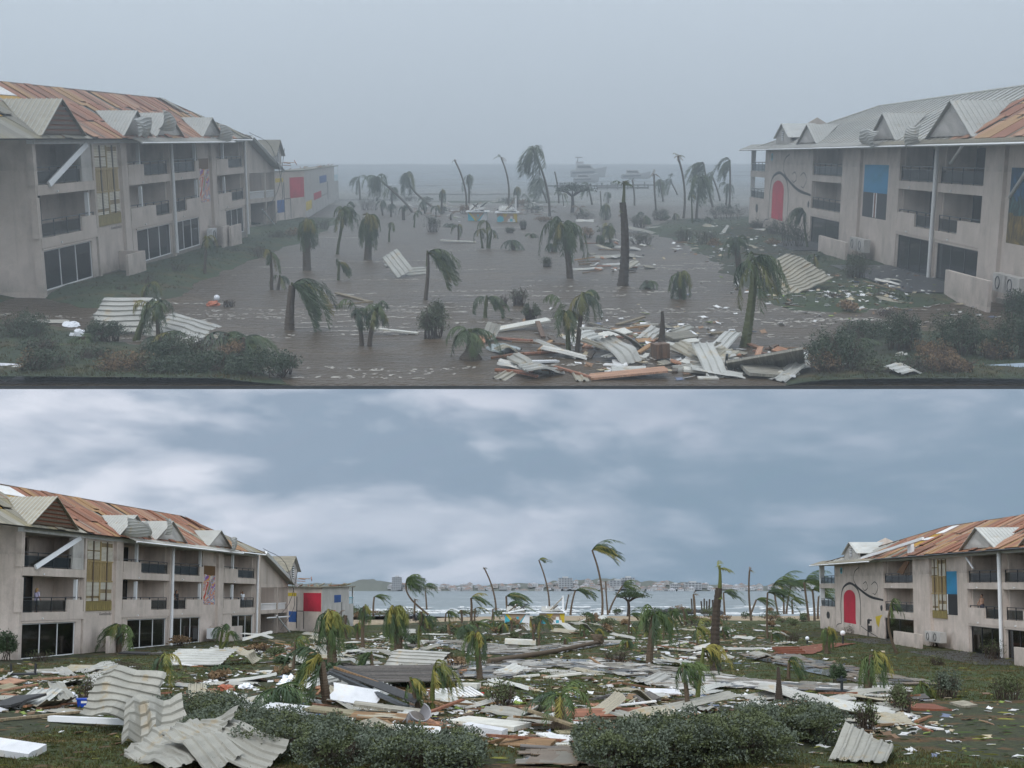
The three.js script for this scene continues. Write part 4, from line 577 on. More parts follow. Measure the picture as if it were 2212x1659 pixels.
// marks for telling look-alikes apart: the nearest thing one can find
const MARKS = { low: [['e', 1090, 540, 'the painted beach hut'], ['e', 1290, 540, 'the painted beach hut'], ['f', 1030, 1130, 'the clipped round bush'], ['e', 1240, 720, 'the long fallen trunk'], ['d', 480, 1290, 'the blue crate'], ['f', 780, 950, 'the red brick steps'], ['f', 1100, 820, 'the red arch mural'], ['d', 1800, 900, 'the painted rectangles wall'], ['d', 400, 1040, 'the near hotel doors'], ['d', 1050, 1000, 'the mural bay doors'], ['e', 1335, 1120, 'the bottle palm'], ['f', 700, 1170, 'the paved mosaic path'], ['f', 1900, 980, 'the dark terrace'], ['d', 1400, 1560, 'the silver hedges'], ['e', 1900, 1250, 'the broad hedge'], ['e', 500, 950, 'the wrecked dark roof'], ['e', 430, 720, 'the crumpled great sheet'], ['f', 860, 740, 'the beach palms']],
  upp: [['b', 840, 480, 'the painted hut'], ['b', 1010, 490, 'the painted hut'], ['a', 1600, 700, 'the painted rectangles wall'], ['a', 320, 1080, 'the near hotel doors'], ['a', 900, 950, 'the curtained hotel doors'], ['c', 560, 830, 'the red arch mural'], ['c', 1300, 1060, 'the dark terrace'], ['b', 1330, 760, 'the broad drooping palm'], ['b', 1608, 830, 'the bare tall pole'], ['b', 450, 760, 'the crumpled floating sheet'], ['b', 600, 1080, 'the round twiggy bush'], ['b', 1600, 1180, 'the heap of roof panels'], ['b', 1340, 440, 'the flat-topped tree'], ['c', 620, 1120, 'the big leaning roof sheet'], ['a', 800, 1330, 'the long torn roof sheet'], ['a', 1560, 1340, 'the stout windblown palm'], ['c', 100, 700, 'the hazy palm grove'], ['c', 1300, 1500, 'the dark corner bushes']] };
for (const k of ['low', 'upp']) MARKS[k] = MARKS[k].map(([z, x, y, n]) => [gAt(k === 'low' ? LOW : UPP, z, x, y), n]);
function nearMark(W, p) { let b = 1e9, n = ''; for (const [q, s] of MARKS[W.key]) { const d = (p.x - q.x) ** 2 + ((p.z - q.z) * 0.45) ** 2; if (d < b) { b = d; n = s; } } return n; }
// ---------------------------------------------------------------- palms, shrubs, trees
function frondGeo(o) {                                                      // o: from, dir, L, wind, sag, leaf, m
  const N = 9, pts = [o.from.clone()], tan = []; let d = o.dir.clone().normalize(), p = o.from.clone(); const ds = o.L / N;
  for (let i = 0; i < N; i++) { d.addScaledVector(o.wind, 1.0 / N).add(V(0, -o.sag * (0.5 + i / N) / N * 2, 0)).normalize(); tan.push(d.clone()); p = p.clone().addScaledVector(d, ds); pts.push(p); }
  const P = []; const tri = (a, b, c) => P.push(a.x, a.y, a.z, b.x, b.y, b.z, c.x, c.y, c.z);
  const rw = o.L * 0.012 + 0.008;
  for (let i = 0; i < N; i++) { const w = rw * (1 - i / N * 0.8), w2 = rw * (1 - (i + 1) / N * 0.8); for (const ax of [V(0, 1, 0), V(1, 0, 0.3)]) { const s = tan[i].clone().cross(ax).normalize(); const a = pts[i].clone().addScaledVector(s, w), b = pts[i].clone().addScaledVector(s, -w), c = pts[i + 1].clone().addScaledVector(s, w2), e = pts[i + 1].clone().addScaledVector(s, -w2); tri(a, b, c); tri(b, e, c); } }
  const m = Math.round((o.m ?? 26) * 1.2), dn = o.limp ?? 0.9;
  for (let k = 0; k < m; k++) {
    const t = 0.12 + 0.88 * (k + rnd() * 0.7) / m, f = t * N, i = Math.min(N - 1, Math.floor(f)), q = pts[i].clone().lerp(pts[i + 1], Math.min(1, f - i)), tg = tan[i], side = tg.clone().cross(V(0, 1, 0.05)).normalize();
    for (const s of [-1, 1]) {
      if (rnd() < (o.torn ?? 0.12)) continue;
      const ld = side.clone().multiplyScalar(s * 0.75).addScaledVector(tg, 0.75).addScaledVector(o.wind, 0.9).add(V(rr(-0.35, 0.35), -dn * rr(0.2, 1.4), rr(-0.35, 0.35))).normalize(), ll = o.leaf * (0.35 + 0.75 * Math.sin(Math.PI * clamp(0.12 + 0.8 * t))) * rr(0.7, 1.15), w = o.leaf * 0.03 + 0.007;
      const a = q.clone().addScaledVector(tg, w), b = q.clone().addScaledVector(tg, -w), mid = q.clone().addScaledVector(ld, ll * 0.55), tip = q.clone().addScaledVector(ld.add(V(0, -0.35 * dn, 0)).normalize(), ll);
      const m1 = mid.clone().addScaledVector(tg, w * 0.8), m2 = mid.clone().addScaledVector(tg, -w * 0.8); tri(a, b, m1); tri(b, m2, m1); tri(m1, m2, tip);
    }
  }
  return geoOf(P);
}
function trunkGeo(base, top, r0, r1, bow, bulge = 0) {
  const m = base.clone().lerp(top, 0.5).add(bow), b0 = base.clone().add(V(0, -0.25, 0));
  return tube([b0, base.clone().lerp(m, 0.5).addScaledVector(bow, 0.25), m, m.clone().lerp(top, 0.5).addScaledVector(bow, 0.25), top], t => lerp(r0, r1, Math.pow(t, 0.6)) * (1 + bulge * Math.exp(-(((t - 0.22) / 0.2) ** 2)) + 0.25 * Math.exp(-t * 18) + 0.07 * Math.sin(t * 120) + 0.05 * vnoise(t * 30, r0 * 99)), 8, 60);
}
const PALM_LABEL = { low: {}, upp: {} };
const PK = {   // kinds: name, short label after the storm, short label in the flood
  bent: ['coconut_palm', ['slim palm with fronds blown sideways', 'limp-fronded slim palm in the flood']],
  bare: ['broken_palm', ['slim palm stripped to a ragged tuft', 'stripped slim palm standing in flood']],
  skirt: ['shaggy_palm', ['shaggy palm with hanging frond skirt on lawn', 'shaggy palm with hanging skirt in flood']],
  young: ['young_palm', ['thin young palm with bent fronds on lawn', 'thin young palm with bent fronds in flood']],
  pole: ['royal_palm', ['thick palm trunk snapped to a bare pole on lawn', 'thick palm trunk snapped to a bare pole in flood']],
  fan: ['wide_palm', ['broad palm drooping long fronds to the grass', 'broad palm drooping long fronds into flood']],
  bottle: ['bottle_palm', ['bottle palm with swollen brown trunk on lawn', 'bottle palm with swollen trunk in shallow flood']],
  cone: ['snapped_palm', ['pointed frondless palm stump on lawn', 'pointed frondless palm stump in flood']],
  flop: ['fallen_palm', ['uprooted palm trailing green fronds on lawn', 'uprooted palm trailing fronds in the floodwater']],
};
const PG = k => W => `${PK[k][0].replace('_', ' ')}s ${W === LOW ? 'on the lawn after the storm' : 'in the flooded garden'}`;
function palm(W, kind, k, bx, by, tx, ty, o = {}) {
  const base = gAt(W, k, bx, by), [qx, qy] = px(k, tx, ty), top = W.at(qx, qy, -base.z - (o.dz ?? 0)), H = Math.max(0.5, top.y - base.y), g = new THREE.Group(); g.position.copy(base);
  top.sub(base); const b0 = V(0, 0, 0), mpp = -base.z / FOC, s = o.s ?? 1, low = W === LOW;
  const wind = V(o.wind ?? (low ? 0.9 : 0.15), 0, 0.12), bow = V(o.bow ?? rr(-0.03, 0.03) * H, 0, 0);
  const spec = { bent: [0.19, 0.13, 12, 2.6], bare: [0.17, 0.12, 5, 0.8], skirt: [0.32, 0.26, 26, 1.7], young: [0.13, 0.075, 8, 1.3], pole: [0.36, 0.2, 4, 1.0], fan: [0.24, 0.2, 18, 3.0], bottle: [0.34, 0.12, 9, 1.7], cone: [0.26, 0.06, 0, 0], flop: [0.22, 0.18, 13, 2.2] }[kind];
  const [r0, r1, nf, FLn] = spec, n = Math.round((o.n ?? nf) * (kind === 'bent' ? 1.5 : kind === 'young' ? 1.3 : 1)), L = (o.L ?? FLn) * s * (low ? (kind === 'bent' ? 1.6 : 1.1) : (kind === 'bent' ? 1.3 : 1.05));
  part(g, 'trunk', trunkGeo(b0, top, r0 * (o.r ?? 1) * s, r1 * (o.r ?? 1) * s, bow, kind === 'bottle' ? 0.9 : 0), kind === 'pole' || kind === 'cone' ? M.trunkDark : kind === 'young' ? (rnd() < 0.4 ? M.trunkGreen : M.trunk) : M.trunk);
  if (kind === 'pole') part(g, 'green_shaft', trunkGeo(top.clone().add(V(0, -0.4, 0)), top.clone().add(V(0.05, 1.3, 0)), 0.19 * s, 0.06, V(0.05, 0, 0)), M.trunkGreen);
  if (kind === 'bottle' || kind === 'young') part(g, 'crownshaft', trunkGeo(top.clone().lerp(b0, 0.18), top.clone().add(V(0, 0.15, 0)), r1 * s * 1.15, r1 * s * 0.7, V(0, 0, 0)), M.trunkGreen);
  const hd = kind === 'pole' ? top.clone().add(V(0, 1.1, 0)) : top;
  for (let i = 0; i < n; i++) {
    const a = i / n * Math.PI * 2 * 2.4 + rr(-0.3, 0.3); let el, sag, wd = wind.clone(), limp = 0.7, len = L * rr(0.45, 1.2), from = hd.clone(), m = 24, leaf = 0.32 * L * (o.leaf ?? 1), torn = 0.3;
    let spread = 1, bias = 0.55;
    if (kind === 'bent') { el = rr(-0.1, 0.9); sag = rr(0.5, 1.3); wd.multiplyScalar(rr(1.2, 2.2)); limp = 0.6; spread = 0.55; bias = 0.5; torn = 0.2; if (!low) { el = rr(-0.6, 0.6); sag = rr(2.0, 3.6); limp = 1.0; spread = 0.5; bias = 0.3; } }
    else if (kind === 'bare') { el = rr(-0.6, 1.1); sag = 0.8; leaf = 0.25 * L; }
    else if (kind === 'skirt') { const t = i / n; el = lerp(-0.2, 1.2, t) + rr(-0.2, 0.2); sag = lerp(4.6, 3.4, t); wd.multiplyScalar(0.3); limp = 1.9; len = L * lerp(1.2, 0.85, t) * rr(0.8, 1.15); from = hd.clone().lerp(b0, (1 - t) * 0.1); leaf = 0.4 * L; m = 24; spread = 0.75; bias = 0.15; torn = 0.1; }
    else if (kind === 'young') { el = rr(-0.3, 1.2); sag = rr(1.6, 3.6); wd.multiplyScalar(rr(0.5, 1.3)); limp = 1.3; spread = 0.6; bias = 0.5; torn = 0.25; leaf = 0.36 * L; }
    else if (kind === 'pole') { el = rr(0.4, 1.3); sag = 0.9; }
    else if (kind === 'fan') { el = rr(0.1, 1.2); sag = rr(2.2, 4.2); wd.multiplyScalar(0.3); limp = 1.5; m = 34; leaf = 0.26 * L; spread = 0.8; torn = 0.2; }
    else if (kind === 'bottle') { el = rr(0.0, 0.9); sag = rr(1.2, 2.4); wd.multiplyScalar(0.6); m = 28; torn = 0.2; }
    else { el = rr(-0.5, 0.6); sag = rr(0.8, 1.6); torn = 0.2; }
    const dir = V(Math.cos(a) * Math.cos(el) * spread, Math.sin(el), Math.sin(a) * Math.cos(el) * spread).addScaledVector(wd, bias);
    const yel = (o.yellow ?? (kind === 'skirt' ? 0.3 : kind === 'young' ? 0.35 : kind === 'bare' ? 0.2 : kind === 'pole' ? 0.9 : 0.08)), isY = kind === 'skirt' ? i > n * 0.84 : rnd() < yel * 0.6;
    part(g, 'frond', frondGeo({ from, dir, L: len, wind: wd, sag, leaf, m, limp, torn }), kind === 'bare' && rnd() < 0.6 ? M.frondBrown : isY ? pick(M.frondYellow) : pick(M.fronds));
  }
  const lab = PK[kind][1][low ? 0 : 1];
  const lean = Math.abs(top.x) > 0.22 * H ? ', leaning' : ''; put(W, g, PK[kind][0], o.label ?? `${H > 6 ? 'tall ' : H > 3 ? '' : 'short '}${lab}${lean} near ${nearMark(W, base)}`, 'palm', o.label ? null : PG(kind)(W)); return g;
}
seed = 500;
// after the storm
for (const a of [
  ['bent', 'e', 1560, 510, 1505, 140, { bow: 0.6, n: 13, L: 3.2 }], ['bent', 'e', 1270, 470, 1210, 195, { bow: 0.5, n: 5, L: 1.6 }], ['bare', 'e', 975, 490, 908, 238, { bow: 0.5 }], ['bent', 'e', 590, 462, 580, 338, { n: 9, L: 1.9 }], ['bent', 'e', 295, 500, 300, 398, { n: 7, L: 1.7 }],
  ['bent', 'e', 600, 490, 475, 320, { n: 16, L: 3.0, bow: -1.2, wind: 0.5 }], ['bare', 'e', 520, 522, 525, 412, { n: 6 }], ['bent', 'e', 835, 545, 835, 405, { n: 6, L: 2.0, yellow: 0.4 }], ['bare', 'e', 1592, 490, 1580, 312, { n: 0 }], ['bent', 'e', 1597, 480, 1672, 338, { n: 9, L: 2.2 }], ['bare', 'e', 1358, 470, 1375, 385, { n: 3 }], ['bent', 'e', 1385, 492, 1412, 362, { n: 10, L: 2.5 }],
  ['bent', 'e', 1040, 520, 1030, 395, { n: 12, L: 2.3 }], ['bent', 'e', 1060, 525, 1040, 445, { n: 10, L: 2.3 }], ['bare', 'e', 2072, 512, 2065, 385, {}], ['bare', 'e', 785, 540, 782, 470, { n: 5 }],
  ['bare', 'f', 490, 748, 478, 440, { n: 8, L: 0.8, yellow: 0.5 }], ['bare', 'f', 140, 732, 133, 585, {}], ['bent', 'f', 325, 705, 318, 575, { n: 8, L: 2.3 }], ['bent', 'f', 590, 862, 590, 575, { n: 9, L: 2.0, r: 0.6 }], ['bent', 'f', 655, 705, 628, 525, { n: 11, L: 2.8 }], ['bent', 'f', 690, 700, 672, 500, { n: 10, L: 2.4 }], ['bent', 'f', 705, 700, 738, 515, { n: 10, L: 2.6 }], ['bent', 'f', 845, 755, 815, 512, { n: 12, L: 2.6 }], ['bent', 'f', 880, 750, 866, 560, { n: 9, L: 2.2 }], ['bent', 'f', 745, 700, 740, 620, { n: 8, L: 1.8 }], ['bent', 'f', 480, 720, 520, 620, { n: 9, L: 2.0 }], ['bent', 'f', 900, 740, 905, 600, { n: 7, L: 1.8 }],
  ['skirt', 'e', 70, 792, 52, 490, { L: 1.9 }], ['skirt', 'e', 432, 732, 415, 462, { L: 2.0 }], ['skirt', 'e', 885, 862, 858, 605, { L: 1.25, r: 0.55, wind: -0.9, n: 18 }], ['skirt', 'e', 238, 682, 246, 450, { L: 1.1, n: 14, r: 0.5 }], ['skirt', 'f', 1200, 1205, 1240, 960, { L: 1.5, n: 16, r: 0.7 }], ['skirt', 'f', 960, 955, 962, 800, { L: 1.2, n: 16, r: 0.8 }], ['skirt', 'e', 205, 640, 210, 545, { L: 0.9, n: 12, r: 0.6 }],
  ['young', 'e', 285, 838, 284, 715, { wind: -1.6, n: 12, yellow: 0.05, L: 1.1 }], ['young', 'e', 548, 1032, 500, 862, {}], ['young', 'e', 625, 1034, 632, 800, { n: 9, yellow: 0.5 }], ['young', 'e', 548, 684, 548, 565, { n: 3 }], ['young', 'e', 1185, 668, 1165, 520, { n: 4 }], ['young', 'e', 1210, 672, 1222, 525, { n: 4 }], ['young', 'e', 2034, 1042, 2008, 790, { n: 9 }], ['young', 'e', 2085, 1022, 2120, 700, { n: 6, yellow: 0.6 }], ['young', 'd', 1650, 1105, 1665, 950, { n: 7, yellow: 0.6 }],
  ['young', 'd', 1845, 1310, 1812, 1060, { wind: -1.0, n: 14, L: 2.0, r: 1.9, yellow: 0.45 }], ['young', 'd', 1240, 1002, 1255, 880, { n: 7, yellow: 0.3, wind: -0.2 }], ['young', 'f', 1395, 955, 1350, 655, { n: 5, wind: 0.4, bow: -0.4 }], ['young', 'f', 720, 1112, 722, 1010, { n: 9 }], ['young', 'f', 612, 892, 618, 840, { n: 7, yellow: 0.5 }], ['young', 'f', 1500, 1225, 1535, 1140, { n: 8 }], ['young', 'e', 1440, 592, 1442, 540, { n: 8, yellow: 0.7 }], ['young', 'e', 1525, 632, 1522, 590, { n: 8, yellow: 0.5 }], ['young', 'e', 2090, 690, 2088, 575, { n: 10, yellow: 0.9, L: 1.5 }], ['young', 'e', 2012, 560, 1950, 480, { n: 9, L: 1.8 }], ['young', 'd', 1240, 1010, 1290, 905, { n: 4, yellow: 0.2 }], ['young', 'f', 330, 870, 310, 800, { n: 7, yellow: 0.8 }], ['young', 'd', 1950, 920, 1935, 860, { n: 7, yellow: 0.3 }],
  ['pole', 'e', 2190, 812, 2206, 350, { r: 1 }], ['fan', 'e', 1820, 772, 1850, 500, { L: 2.6, n: 20 }], ['fan', 'e', 1700, 690, 1700, 650, { L: 1.3, n: 12 }], ['fan', 'e', 1360, 668, 1360, 630, { L: 0.9, n: 10 }], ['fan', 'e', 1930, 560, 1945, 480, { L: 1.6, n: 12 }], ['fan', 'e', 620, 585, 610, 510, { L: 1.5, n: 12 }],
  ['bottle', 'e', 1340, 1132, 1325, 950, { L: 1.4, n: 10, wind: -0.5 }], ['cone', 'f', 660, 1262, 655, 1035, {}],
  ['flop', 'd', 1520, 1330, 1560, 1210, { n: 20, L: 2.2, wind: 0.2 }], ['flop', 'e', 780, 640, 790, 560, { n: 22, L: 1.7, wind: -0.1 }], ['flop', 'd', 1510, 1395, 1520, 1360, { n: 12, L: 0.9, yellow: 0.9 }],
]) palm(LOW, ...a);
for (let i = 0; i < 26; i++) { const x = rr(80, 2200), y = rr(515, 640), h = rr(35, 110); if (x > 960 && x < 1400 && y < 575) continue; palm(LOW, pick(['young', 'young', 'bare', 'bent', 'skirt']), 'e', x, y, x + rr(-14, 14), y - h, { n: Math.round(rr(3, 9)), L: rr(1.0, 1.7), r: 0.7, yellow: 0.25 }); }
for (let i = 0; i < 14; i++) { const x = rr(150, 2150), y = rr(400, 520), h = rr(25, 80); palm(UPP, pick(['young', 'bare', 'bent']), 'b', x, y, x + rr(-14, 14), y - h, { n: Math.round(rr(3, 8)), L: rr(1.2, 2.0), r: 0.8 }); }
palm(LOW, 'flop', 'd', 670, 1000, 668, 850, { n: 14, L: 2.6, wind: -0.5, yellow: 0.35, label: 'torn palm crown slumped against the hotel planter wall, dry of the flood' });
palm(LOW, 'young', 'd', 830, 1205, 915, 1040, { r: 1.6, n: 10, L: 1.4, yellow: 0.6, wind: 0.1, label: 'leaning snapped palm trunk with green frayed top in front of the hotel doors' });
// storm day
for (const a of [
  ['bent', 'b', 1222, 472, 1130, 112, { n: 15, L: 3.6, wind: -0.35, bow: 0.6 }], ['bent', 'b', 1210, 400, 1160, 275, { n: 10, L: 3.4, wind: -0.3 }], ['bent', 'b', 500, 452, 300, 262, { n: 14, L: 2.8, wind: -0.2, bow: 0.3 }], ['bent', 'b', 610, 422, 460, 240, { n: 14, L: 2.8, wind: -0.1, bow: -1.2 }], ['bent', 'b', 385, 422, 385, 318, { n: 10, L: 1.8 }], ['bent', 'b', 212, 382, 206, 265, { n: 9, L: 2.2, wind: -0.5 }], ['skirt', 'b', 645, 462, 650, 330, { n: 14, L: 1.2, r: 0.5 }],
  ['bare', 'b', 778, 432, 714, 168, { bow: 0.6, n: 4 }], ['bent', 'b', 792, 402, 785, 252, { n: 7, L: 2.2 }], ['bare', 'b', 1000, 418, 962, 155, { bow: 0.6, n: 5, L: 1.4 }], ['skirt', 'b', 1052, 424, 1046, 315, { n: 14, L: 1.5, r: 0.5 }], ['bare', 'b', 1270, 402, 1248, 232, { n: 0 }], ['bare', 'b', 1672, 412, 1660, 275, { n: 4 }], ['bare', 'b', 1788, 442, 1776, 245, { n: 7, L: 1.2 }], ['bent', 'b', 1826, 395, 1806, 275, { n: 8, L: 2.4 }], ['bent', 'b', 1905, 360, 1862, 272, { n: 7, L: 2.6, wind: -0.6 }], ['bare', 'b', 1932, 482, 1902, 148, { n: 9, L: 1.1, bow: 0.5 }], ['bent', 'b', 2000, 502, 2022, 262, { n: 16, L: 2.8 }], ['bent', 'b', 2092, 425, 2040, 190, { n: 14, L: 3.0, wind: -0.9 }], ['bent', 'b', 2130, 395, 2078, 240, { n: 8, L: 2.6, wind: -0.6 }], ['bent', 'b', 2175, 430, 2178, 170, { n: 12, L: 2.8, wind: -0.8 }], ['bent', 'b', 2160, 410, 2165, 300, { n: 9, L: 2.0 }],
  ['young', 'b', 1495, 430, 1490, 340, { n: 0 }], ['bent', 'b', 1448, 410, 1428, 310, { n: 6, L: 2.0, wind: -0.7 }], ['young', 'b', 1980, 520, 1975, 360, { n: 4, yellow: 0.5 }],
  ['pole', 'b', 1608, 842, 1609, 395, { r: 1.05 }], ['fan', 'b', 1330, 802, 1290, 520, { L: 3.0, n: 24 }], ['skirt', 'b', 1520, 490, 1518, 410, { n: 14, L: 1.6, r: 0.6 }], ['young', 'b', 1548, 620, 1530, 530, { n: 12, L: 1.7, yellow: 0.95 }], ['young', 'b', 1490, 620, 1490, 580, { n: 9, L: 1.2 }],
  ['skirt', 'b', 252, 702, 258, 470, { L: 1.9, n: 26 }], ['young', 'b', 90, 672, 138, 445, { n: 9, L: 1.8, r: 1.2 }], ['young', 'b', 558, 918, 572, 665, { n: 13, L: 2.2, wind: 1.6, yellow: 0.15, r: 1.1 }], ['young', 'b', 98, 812, 102, 722, { n: 11, L: 1.2, wind: 1.5, yellow: 0.05 }], ['young', 'b', 222, 1158, 200, 990, { n: 7, yellow: 0.3 }], ['young', 'b', 262, 1162, 298, 975, { n: 12, L: 1.1, yellow: 0.2 }],
  ['young', 'a', 1562, 1355, 1578, 1110, { n: 14, L: 2.4, wind: 1.7, r: 2.2, yellow: 0.3 }], ['skirt', 'a', 1658, 1032, 1660, 760, { L: 1.6, n: 24 }], ['young', 'a', 1466, 1136, 1458, 930, { n: 5, yellow: 0.6 }], ['young', 'a', 1498, 1135, 1512, 1065, { n: 3, yellow: 0.4 }], ['young', 'a', 1105, 1058, 1116, 860, { n: 7, wind: 0.2 }], ['young', 'a', 1820, 942, 1848, 700, { n: 8, L: 1.8 }], ['young', 'a', 1180, 880, 1175, 800, { n: 5 }], ['young', 'a', 760, 1190, 805, 1105, { n: 4, yellow: 0.6 }],
  ['young', 'c', 378, 1448, 432, 1010, { n: 13, L: 2.1, r: 2.0, wind: 0.6, yellow: 0.25 }], ['young', 'c', 716, 945, 690, 745, { n: 14, L: 1.7, wind: -0.9, yellow: 0.1 }], ['fan', 'c', 355, 1062, 335, 900, { L: 1.6, n: 14 }], ['skirt', 'b', 1925, 912, 1912, 775, { n: 14, L: 1.5, r: 0.6 }], ['fan', 'c', 320, 930, 318, 880, { L: 1.2, n: 12 }], ['young', 'c', 748, 1090, 745, 970, { n: 3 }], ['fan', 'b', 445, 490, 442, 420, { L: 1.2, n: 10 }], ['young', 'b', 890, 640, 886, 500, { n: 4 }], ['young', 'b', 865, 640, 852, 545, { n: 4 }], ['young', 'b', 898, 640, 912, 545, { n: 4 }], ['young', 'b', 735, 606, 735, 520, { n: 3 }], ['young', 'b', 368, 608, 374, 510, { n: 3 }], ['young', 'b', 500, 530, 505, 455, { n: 2 }],
  ['bottle', 'b', 800, 1232, 796, 1085, { L: 1.6, n: 11 }], ['young', 'b', 1322, 1192, 1298, 985, { n: 9, yellow: 0.4 }], ['young', 'b', 1366, 1195, 1400, 890, { n: 10, yellow: 0.35, L: 1.3 }], ['cone', 'b', 1812, 1162, 1819, 975, {}], ['young', 'b', 878, 1012, 886, 905, { n: 8, wind: 1.5, yellow: 0.1, L: 1.4 }], ['fan', 'b', 1240, 660, 1240, 625, { L: 1.3, n: 12 }], ['flop', 'b', 1030, 650, 1020, 600, { n: 14, L: 1.4 }], ['flop', 'b', 1740, 860, 1745, 815, { n: 10, L: 1.0 }], ['flop', 'b', 1130, 585, 1125, 565, { n: 10, L: 1.2 }], ['flop', 'b', 690, 530, 690, 512, { n: 9, L: 1.3 }],
  ['flop', 'a', 1220, 1470, 1230, 1370, { n: 16, L: 2.0, wind: 0.6 }], ['flop', 'a', 1330, 1490, 1330, 1390, { n: 14, L: 1.8, wind: 0.8 }], ['young', 'a', 728, 1412, 800, 1215, { n: 7, yellow: 0.6, r: 1.5 }], ['young', 'a', 858, 1420, 845, 1220, { n: 8, yellow: 0.7, r: 1.0 }], ['flop', 'c', 760, 1520, 850, 1410, { n: 9, L: 1.6, wind: 0.6 }],
]) palm(UPP, ...a);
palm(UPP, 'flop', 'a', 660, 1000, 640, 860, { n: 14, L: 2.6, wind: -0.4, yellow: 0.2, label: 'torn palm crown slumped against the hotel wall above the flood' });

// leafy shrubs: twigs and many small leaves through an uneven crown
function leafGeo(n, rx, ry, rz, leaf, opt = {}) {
  const P = [], s0 = rnd() * 99;
  for (let i = 0; i < n; i++) {
    let a = rr(0, Math.PI * 2), u = rr(-0.35, 1), r = Math.pow(rnd(), 0.35), lump = 0.35 + 1.15 * fbm(Math.cos(a) * 2.6 + s0, Math.sin(a) * 2.6 + u * 2.6 + s0, 3); const cu = Math.sqrt(Math.max(0, 1 - u * u));
    let x = Math.cos(a) * cu * r * lump, y = u * r * lump, z = Math.sin(a) * cu * r * lump; if (opt.box) { x = rr(-1, 1); z = rr(-1, 1); y = Math.sign(u) * Math.pow(Math.abs(u), 0.5) * (0.15 + 1.5 * fbm(x * 1.5 * rx + s0, z * 2.2 + s0, 3)) * (1 - 0.35 * Math.pow(Math.abs(x), 4)); }
    if (vnoise(x * 3 * rx + s0, y * 3 * ry + z * 2) < (opt.gap ?? 0.28)) continue;
    const p = V(x * rx, ry * 0.62 + y * ry * 0.75, z * rz), d = V(rr(-1, 1), rr(-0.2, 1), rr(-1, 1)).normalize(), e = d.clone().cross(V(rr(-1, 1), rr(-1, 1), rr(-1, 1))).normalize(), l = leaf * rr(0.6, 1.3);
    const t = p.clone().addScaledVector(d, l), m1 = p.clone().addScaledVector(d, l * 0.5).addScaledVector(e, l * 0.28), m2 = p.clone().addScaledVector(d, l * 0.5).addScaledVector(e, -l * 0.28);
    P.push(p.x, p.y, p.z, m2.x, m2.y, m2.z, t.x, t.y, t.z, p.x, p.y, p.z, t.x, t.y, t.z, m1.x, m1.y, m1.z);
  }
  return geoOf(P);
}
function twigGeo(n, rx, ry, rz, r = 0.03) { const a = []; for (let i = 0; i < n; i++) { const p = V(rr(-0.55, 0.55) * rx, -0.03, rr(-0.55, 0.55) * rz), q = p.clone().add(V(rr(-0.5, 0.5) * rx * 0.6, ry * rr(0.6, 1.25), rr(-0.5, 0.5) * rz * 0.6)), m = p.clone().lerp(q, 0.5).add(V(rr(-0.2, 0.2) * rx, 0, rr(-0.2, 0.2) * rz)); a.push(tube([p, m, q], t => r * (1 - 0.7 * t), 4, 4)); for (let k = 0; k < 2; k++) { const s = p.clone().lerp(q, rr(0.4, 0.8)); a.push(tube([s, s.clone().add(V(rr(-0.4, 0.4) * rx, rr(0.1, 0.4) * ry, rr(-0.4, 0.4) * rz))], r * 0.45, 3, 1)); } } return merge(a); }
function shrub(W, k, x, y, wpx, hpx, m, o = {}) {
  const p = gAt(W, k, x, y), sc = ZOOM[k][2] * -p.z / FOC, rx = wpx * sc / 2, ry = hpx * sc * 0.85, rz = o.rz ?? Math.min(rx, 1.6), g = new THREE.Group(); g.position.copy(p);
  part(g, 'stems', twigGeo(o.twigs ?? 9, rx, ry, rz, o.tr ?? 0.03), M.twig);
  if (o.n !== 0) { const nn = o.n ?? 1500, f = part(g, 'foliage', leafGeo(o.silver ? nn * 0.6 : nn, rx, ry, rz, o.leaf ?? 0.14, o), o.silver ? M.leafOlive : m); f.userData.kind = 'stuff'; if (o.silver) { const f2 = part(g, 'silver_foliage', leafGeo(nn * 0.55, rx * 1.04, ry * 1.06, rz * 1.04, o.leaf, o), m); f2.userData.kind = 'stuff'; } }
  if (W === UPP) { g.position.z = Math.min(g.position.z, -(50.2 + rz * 1.1)); } put(W, g, o.name ?? 'shrub', o.group ? `${wpx * sc > 4 ? 'wide ' : wpx * sc < 1.6 ? 'small ' : ''}${o.label} near ${nearMark(W, p)}` : o.label, o.cat ?? 'shrub', o.group);
}
seed = 900;
const G1 = { name: 'hedge', cat: 'hedge', label: 'silvery green small-leaved hedge', group: 'silver-leaved hedges on the littered lawn', leaf: 0.09, gap: 0.36, twigs: 60, tr: 0.02, rz: 2.2, box: true };
for (const [k, x, y, w, h, n] of [['d', 1080, 1450, 480, 165, 6000], ['d', 1340, 1530, 560, 150, 6500], ['d', 1660, 1590, 560, 170, 7000], ['d', 1930, 1640, 430, 170, 6000], ['e', 560, 1345, 460, 160, 5500], ['e', 760, 1365, 300, 150, 4200], ['e', 1640, 1330, 460, 170, 6500], ['e', 1940, 1310, 540, 180, 7500], ['f', 140, 1620, 500, 220, 6000], ['f', 440, 1600, 480, 210, 6000], ['f', 660, 1470, 360, 150, 5000], ['f', 860, 1490, 300, 170, 4200]]) shrub(LOW, k, x, y, w, h, M.leafSilver, { ...G1, n: n * 2.6, silver: true });
const G2 = { label: 'dark twiggy wind-stripped shrub on lawn', group: 'wind-stripped shrubs on the lawn', leaf: 0.1, gap: 0.42, twigs: 34, tr: 0.022 };
